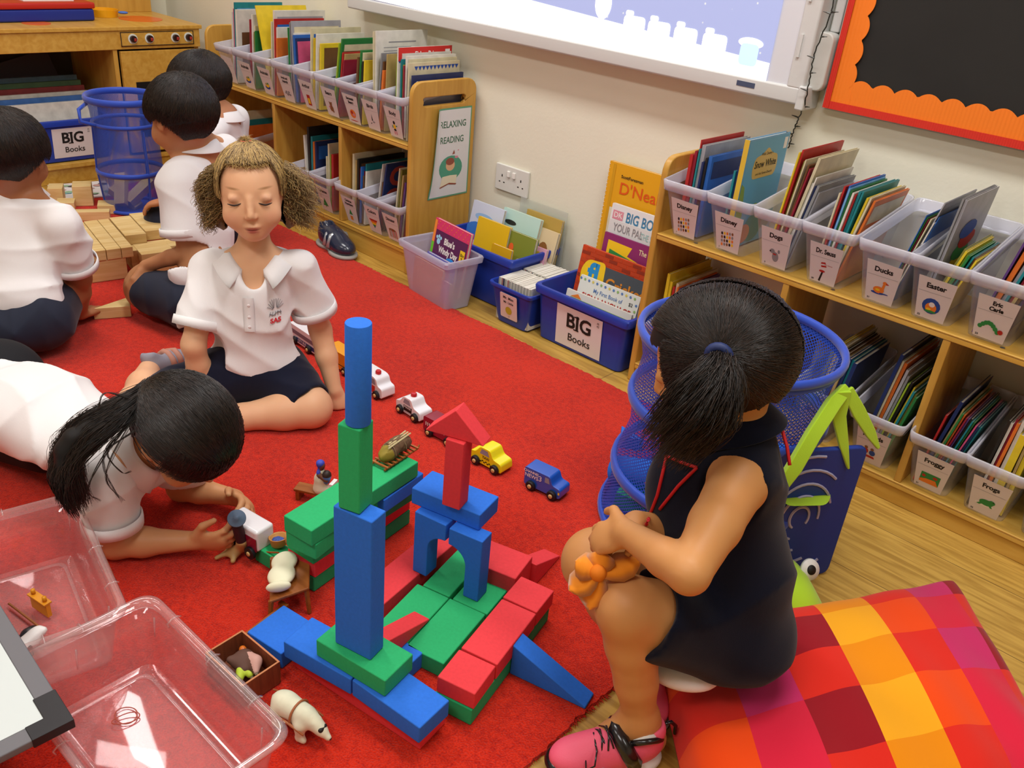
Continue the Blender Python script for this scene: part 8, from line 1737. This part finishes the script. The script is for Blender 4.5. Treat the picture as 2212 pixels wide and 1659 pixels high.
# ================================================================= F: seated girl in navy at the right
def girl_navy():
    C = at(1553, 792, d=1.165); neck = at(1585, 925, d=1.215); hipc = at(1597, 1315, z=.215)
    t = person('girl in a sleeveless navy dress with black pigtails sitting on the checked cushion', (-.36, 1.05, .12))
    hf = V3(-.86, -.28, -.42); F = V3(-.80, -.55, -.1).normalized(); S = V3(-.55, .80, 0).normalized()   # her right is away from the camera
    b = Blob(.0036); P, R, (f, u, s) = head(b, C, hf, V3(-.35, -.15, .92), face=True, sc=1.02)
    b.cap(P(0, -.03, -.03), neck, .034, .037, .015).chain([neck-V3(0, 0, .03), neck.lerp(hipc, .5), hipc], [.045, .055, .062], .03)
    shL = at(1596, 1040, d=1.16); shR = neck+S*.10+F*.0+V3(0, 0, -.04); elL = at(1488, 1238, d=1.045); wrL = at(1352, 1150, d=1.15)
    b.cap(shL, neck-V3(0, 0, .02), .040, .048, .03).cap(shR, neck-V3(0, 0, .02), .038, .048, .03)
    b.chain([shL, shL.lerp(elL, .5), elL], [.039, .033, .026], .010).chain([elL, elL.lerp(wrL, .35), wrL], [.026, .025, .0175], .006)
    hd = at(1285, 1165, d=1.19)-wrL; hand(b, wrL, hd, V3(.05, .6, -.75), V3(.1, .5, .9), .75, 1.0)
    elR = at(1500, 1170, d=1.30); wrR = at(1375, 1130, d=1.235); b.chain([shR, elR], [.036, .028], .012).chain([elR, elR.lerp(wrR, .35), wrR], [.029, .027, .0185], .012)
    hand(b, wrR, at(1305, 1160, d=1.21)-wrR, V3(.15, -.5, -.8), V3(.1, -.3, .9), .8, 1.0)
    hpL = hipc+V3(.0, -.055, -.012); kn = at(1358, 1315, d=1.185); an = at(1382, 1552, z=.080)
    b.chain([hpL, kn], [.062, .046], .015).chain([kn, kn.lerp(an, .3), kn.lerp(an, .65), an], [.045, .038, .031, .023], .008)
    b.cap(an, an+V3(-.035, -.05, -.05), .026, .022, .015).cap(an, an+V3(.014, .02, -.045), .026, .024, .015)
    hpR = hipc+V3(-.04, .05, -.012); k2 = at(1288, 1215, d=1.315); a2 = at(1372, 1410, z=.075); b.chain([hpR, k2], [.060, .047], .015).chain([k2, k2.lerp(a2, .4), a2], [.050, .038, .025], .02).cap(a2, a2+V3(.01, -.02, -.045), .022, .020, .012)
    att = skin('skin_warm_tan', '#c9924f'.replace('4f', '58')); attach(b.build('body', att), t)
    # dress top
    b = Blob(.0044); ax = (neck-hipc).normalized(); Fz = (F-ax*F.dot(ax)).normalized(); Sz = Fz.cross(ax); Rt = RM(Sz, Fz, ax); H_ = (neck-hipc).length; W = lambda a, c, z: hipc+Sz*a+Fz*c+ax*z*H_
    b.ell(W(0, .0, .78), (.090, .066, .080), Rt, k=.03).ell(W(0, .005, .50), (.094, .072, .11), Rt, k=.04).ell(W(0, -.0, .18), (.104, .082, .095), Rt, k=.05).ell(W(0, -.0, -.12), (.108, .088, .068), Rt, k=.04)
    b.cap(shL.lerp(neck, .12), neck-V3(0, 0, .022), .046, .048, .03).cap(shR.lerp(neck, .12), neck-V3(0, 0, .022), .044, .048, .03)
    b.cap(hpL, hpL.lerp(kn, .66), .078, .068, .03).cap(hpR, hpR.lerp(k2, .6), .078, .066, .03)
    d = (kn-hpL).normalized(); b.ell(hpL.lerp(kn, .66)+d*.115, (.105,)*3, k=.004, neg=True); d = (k2-hpR).normalized(); b.ell(hpR.lerp(k2, .6)+d*.115, (.105,)*3, k=.004, neg=True)
    ad = (elL-shL).normalized(); b.cap(shL+ad*.048, shL+ad*.16, .054, .054, .006, neg=True); ad = (elR-shR).normalized(); b.cap(shR+ad*.045, shR+ad*.16, .050, .050, .006, neg=True)
    b.cap(neck-V3(0, 0, .01), neck+V3(0, 0, .016), .048, .042, .02); b.ell(at(1500, 1062, d=1.255), (.075, .062, .10), k=.04); b.ell(neck+F*.02+V3(0, 0, .050), (.042,)*3, k=.006, neg=True)
    b.disp(wrinkle(.012, 15, 61, (1, 1, .8))); dr_ = attach(b.build('navy_dress', mat('navy_dress_cloth', '#0d1020', .9, .1, sheen=.12, bump=.1, bscale=700)), t)
    b = Blob(.004); uc = at(1622, 1142, d=1.215); b.ell(uc, (.034, .034, .026), k=.01); attach(b.build('undershirt', WSHIRT), t)
    q = at(1500, 1432, z=.115); b = Blob(.004); b.ell(hpL+V3(-.02, -.045, -.062), (.055, .035, .020), RM(F, S, V3(0, 0, 1)), k=.01); attach(b.build('underskirt_hem', WSHIRT), t)
    RED = mat('red_piping', '#c2161c', .6)
    collar(neck+F*.004+ax*.020, F+V3(0, 0, -.25), ax, MATS['navy_dress_cloth'], t, r0=.043, r1=.074, open_=.42, drop=.026, rise=.012, front=.02)
    from mathutils.bvhtree import BVHTree
    tr_ = BVHTree.FromPolygons([v.co[:] for v in dr_.data.vertices], [p.vertices[:] for p in dr_.data.polygons]); eye_ = V3(0, 0, CAMZ)
    def g(px_, py_, dd):
        q = at(px_, py_, d=dd); h = tr_.ray_cast(eye_, (q-eye_).normalized()); return (h[0]+(eye_-h[0]).normalized()*.0025) if h[0] is not None else q
    def dense(pts, k=5): return [tuple(np.array(pts[i])*(1-j/k)+np.array(pts[i+1])*j/k) for i in range(len(pts)-1) for j in range(k)]+[pts[-1]]
    for pts in ([(1440, 985, 1.135), (1470, 998, 1.115), (1505, 1010, 1.11)], [(1505, 1010, 1.11), (1465, 1050, 1.125), (1425, 1100, 1.145)], [(1440, 985, 1.135), (1432, 1020, 1.14), (1420, 1070, 1.15), (1405, 1110, 1.16), (1392, 1145, 1.17)], [(1662, 895, 1.185), (1690, 930, 1.175), (1700, 965, 1.17), (1706, 1005, 1.17)]):
        attach(MB().tube([g(*p) for p in dense(pts)], .0024, 6).build('red_piping', RED, smooth=True), t)
    # shoe
    heel = V3(-.382, .860, .0012); toe = heel+V3(-.56, -.82, 0).normalized()*.168
    PK = mat('trainer_pink', '#ee5f7c', .5, bump=.15, bscale=600); BLK = mat('trainer_black', '#131215', .25, coat=.5)
    Ps = sneaker(t, heel, toe, V3(0, 0, 1), PK, BLK, mat('trainer_white_sole', '#d9d8d0', .5), 0, sc=1.0)
    tb = [Ps(-.0295, .30, .030), Ps(-.0275, .37, .050), Ps(-.018, .42, .064), Ps(0, .44, .069), Ps(.018, .42, .064), Ps(.0275, .38, .050), Ps(.030, .34, .032)]
    attach(MB().tube(tb, .0125, 8).build('shoe_strap', BLK, smooth=True), t)
    tp = [Ps(.0275*math.cos(q), .20+.175*math.sin(q), .0635+.010*math.cos(2*q)) for q in np.linspace(0, 2*math.pi, 25)[:-1]]; attach(MB().tube(tp, .0048, 7, closed=True).build('shoe_collar', BLK, smooth=True), t)
    tp = [Ps(.022*math.cos(q), .20+.150*math.sin(q), .066+.010*math.cos(2*q)) for q in np.linspace(0, 2*math.pi, 25)[:-1]]; attach(MB().tube(tp, .0042, 7, closed=True).build('sock', mat('sock_white', '#dcdad6', .8), smooth=True), t)
    for k in range(5):
        y = .50+.055*k; z = .069-.0055*k; attach(MB().tube([Ps(-.021, y, z-.010), Ps(-.008, y+.02, z+.0015), Ps(.010, y+.035, z+.0005), Ps(.022, y+.05, z-.012)], .0014, 6).build('lace', BLK, smooth=True), t)
        attach(MB().tube([Ps(.021, y, z-.010), Ps(.008, y+.02, z+.003), Ps(-.010, y+.035, z+.0025), Ps(-.022, y+.05, z-.012)], .0014, 6).build('lace', BLK, smooth=True), t)
    attach(MB().tube([Ps(-.004, .63, .055), Ps(-.024, .66, .062), Ps(-.040, .70, .052), Ps(-.036, .76, .040), Ps(-.020, .74, .046)], .0014, 6).build('lace_bow', BLK, smooth=True), t)
    attach(MB().tube([Ps(0, .02, .070), Ps(0, -.06, .074), Ps(.002, -.12, .062), Ps(.002, -.13, .045)], .003, 6).build('heel_tab', BLK, smooth=True), t)
    attach(MB().tube([Ps(-.0315, .54, .018), Ps(-.0325, .60, .030), Ps(-.0315, .70, .026), Ps(-.033, .80, .016)], .006, 7).build('silver_badge', mat('shoe_badge_silver', '#c9cacc', .25, metal=.6), smooth=True), t)
    b = Blob(.003); Rs = RM((toe-heel).normalized().cross(V3(0, 0, 1)), (toe-heel).normalized(), V3(0, 0, 1)); b.ell(Ps(0, .92, .016), (.030, .022, .014), Rs, k=.01); attach(b.build('toe_guard', BLK), t)
    # hidden far shoe
    sneaker(t, V3(a2.x-.005, a2.y+.02, .0012), V3(a2.x+.085, a2.y-.050, .0012), V3(0, 0, 1), PK, BLK, MATS['trainer_white_sole'], 1, sc=.95)
    # hair
    rng = np.random.default_rng(99); rad = (.083, .098, .091); Cc = P(0, -.010, .022); Rm = np.array(R)
    b = Blob(.004); b.ell(Cc, rad, R)
    def keep(Q):
        q = (Q-np.array(Cc)) @ Rm/np.array(rad); return ~((q[:, 1] > .30) & (q[:, 2] < .38)) & (q[:, 2] > -.80) & ~((np.abs(q[:, 0]) > .70) & (q[:, 2] < -.05) & (q[:, 1] > .12))
    attach(b.build('hair', HBase, keep=keep), t)
    q_ = Vector(Cc)-V3(0, 0, 0); t0_ = min((at(1555, 765, d=dd) for dd in np.linspace(1.02, 1.12, 41)), key=lambda p: abs(np.linalg.norm((np.array(p-q_) @ Rm)/np.array(rad))-1.0)); tl = (np.array(t0_-q_) @ Rm)/np.array(rad); tl /= np.linalg.norm(tl)
    for sd in (-1, 1):     # -1 is her left, nearer the camera
        tie = np.array([tl[0] if sd*tl[0] > 0 else -tl[0], tl[1], tl[2]]); n = 7500; az = rng.uniform(0, 1, n)
        th = rng.uniform(.62, 4.15, n)   # along the parting from brow over the crown to the nape
        S0 = np.stack([sd*(.03+.04*rng.random(n)), np.cos(th), np.sin(th)], 1)
        edge = rng.random(n) < .32; ea = rng.uniform(-1.1, .9, n); E0 = np.stack([sd*np.ones(n)*.72, .60-.15*rng.random(n)-1.1*(ea < -.35), ea*.6-.25*(ea < -.35)], 1); S0[edge] = E0[edge]
        L1 = strands_on(Cc, R, rad, S0, np.tile(tie, (n, 1))+rng.normal(size=(n, 3))*.045, lift=.0015, jit=.0035, K=13, seed=20+sd); attach(strand_mesh(L1, .0006, 'combed_hair', HB, r1=.7), t)
        T0 = Vector(Cc)+RM(s, f, u) @ Vector((tie[0]*rad[0], tie[1]*rad[1], tie[2]*rad[2]))*1.04
        out = s*sd
        attach(MB().tube([T0+(f*math.cos(q)+u*math.sin(q))*.0125+out*.006 for q in np.linspace(0, 2*math.pi, 17)[:-1]], .0062, 7, closed=True).build('hair_tie', mat('tie_navy', '#1d2c5c', .6), smooth=True), t)
        if sd < 0: pk = [T0, at(1552, 812, d=1.055), at(1522, 872, d=1.06), at(1462, 938, d=1.09)]
        else: pk = [T0, T0+out*.035+V3(0, 0, -.02), T0+out*.045+V3(0, 0, -.09), T0+out*.02+V3(-.02, -.02, -.17)]
        pk = [np.array(p) for p in pk]; LL = []; K = 16
        def spl(pts, K):
            ext = [2*pts[0]-pts[1]]+pts+[2*pts[-1]-pts[-2]]; o = []
            for q in np.linspace(0, len(pts)-1-1e-6, K): i = int(q); w_ = q-i; p0, p1, p2, p3 = ext[i:i+4]; o.append(.5*((2*p1)+(p2-p0)*w_+(2*p0-5*p1+4*p2-p3)*w_**2+(3*p1-p0-3*p2+p3)*w_**3))
            return np.array(o)
        for i in range(3800):
            o1 = rng.normal(size=3); o1 /= np.linalg.norm(o1); o1 *= rng.random()**.4; pts = [p+o1*w_+rng.normal(size=3)*.003 for p, w_ in zip(pk, (.007, .026, .046, .046))]; pts[-1] = pts[-1]+(pts[-1]-pts[-2])*rng.uniform(-.5, .15); LL.append(spl(pts, K))
        attach(strand_mesh(np.array(LL), .00065, 'pigtail', HB, r1=.4), t)
        b = Blob(.005); cc = spl(pk, 8); b.chain([Vector(c) for c in cc], [.006, .012, .018, .024, .028, .030, .028, .020], .01); attach(b.build('pigtail_core', HBase), t)
    # orange felt flower in her hands
    fc = at(1292, 1238, d=1.17); nn = (V3(0, 0, CAMZ)-fc).normalized(); nn = (nn+V3(-.2, .1, .2)).normalized(); q_ = nn.to_track_quat('Z', 'Y').to_matrix().to_4x4(); M0 = Matrix.Translation(fc) @ q_
    tf = thing('felt_flower', 'orange felt flower with pointed petals held over the girl\'s knees', 'flower', fc)
    OF = mat('felt_orange', '#e8890c', .8, sheen=.3)
    c_ = Vector(fc)
    tips = [(1242, 1212), (1228, 1275), (1272, 1318), (1300, 1190), (1385, 1212)]
    for (tx, ty) in tips:
        tp = at(tx, ty, d=1.17); ax_ = (tp-c_); L = ax_.length; ax_.normalize(); sd_ = nn.cross(ax_).normalized(); mb = MB(); prof = [(0, .006), (.25, .016), (.5, .021), (.75, .018), (.92, .008), (1, .0005)]
        rings = [[c_+ax_*L*a+sd_*w_, c_+ax_*L*a+nn*.0012, c_+ax_*L*a-sd_*w_, c_+ax_*L*a-nn*.0012] for a, w_ in prof]; mb.loops(rings, 0, None, cap0=True, cap1=True); attach(mb.build('petal', OF, smooth=True), tf)
    b = Blob(.002); b.ell(c_, (.012, .012, .012)); attach(b.build('flower_centre', mat('felt_amber', '#d8750a', .8)), tf)
girl_navy()
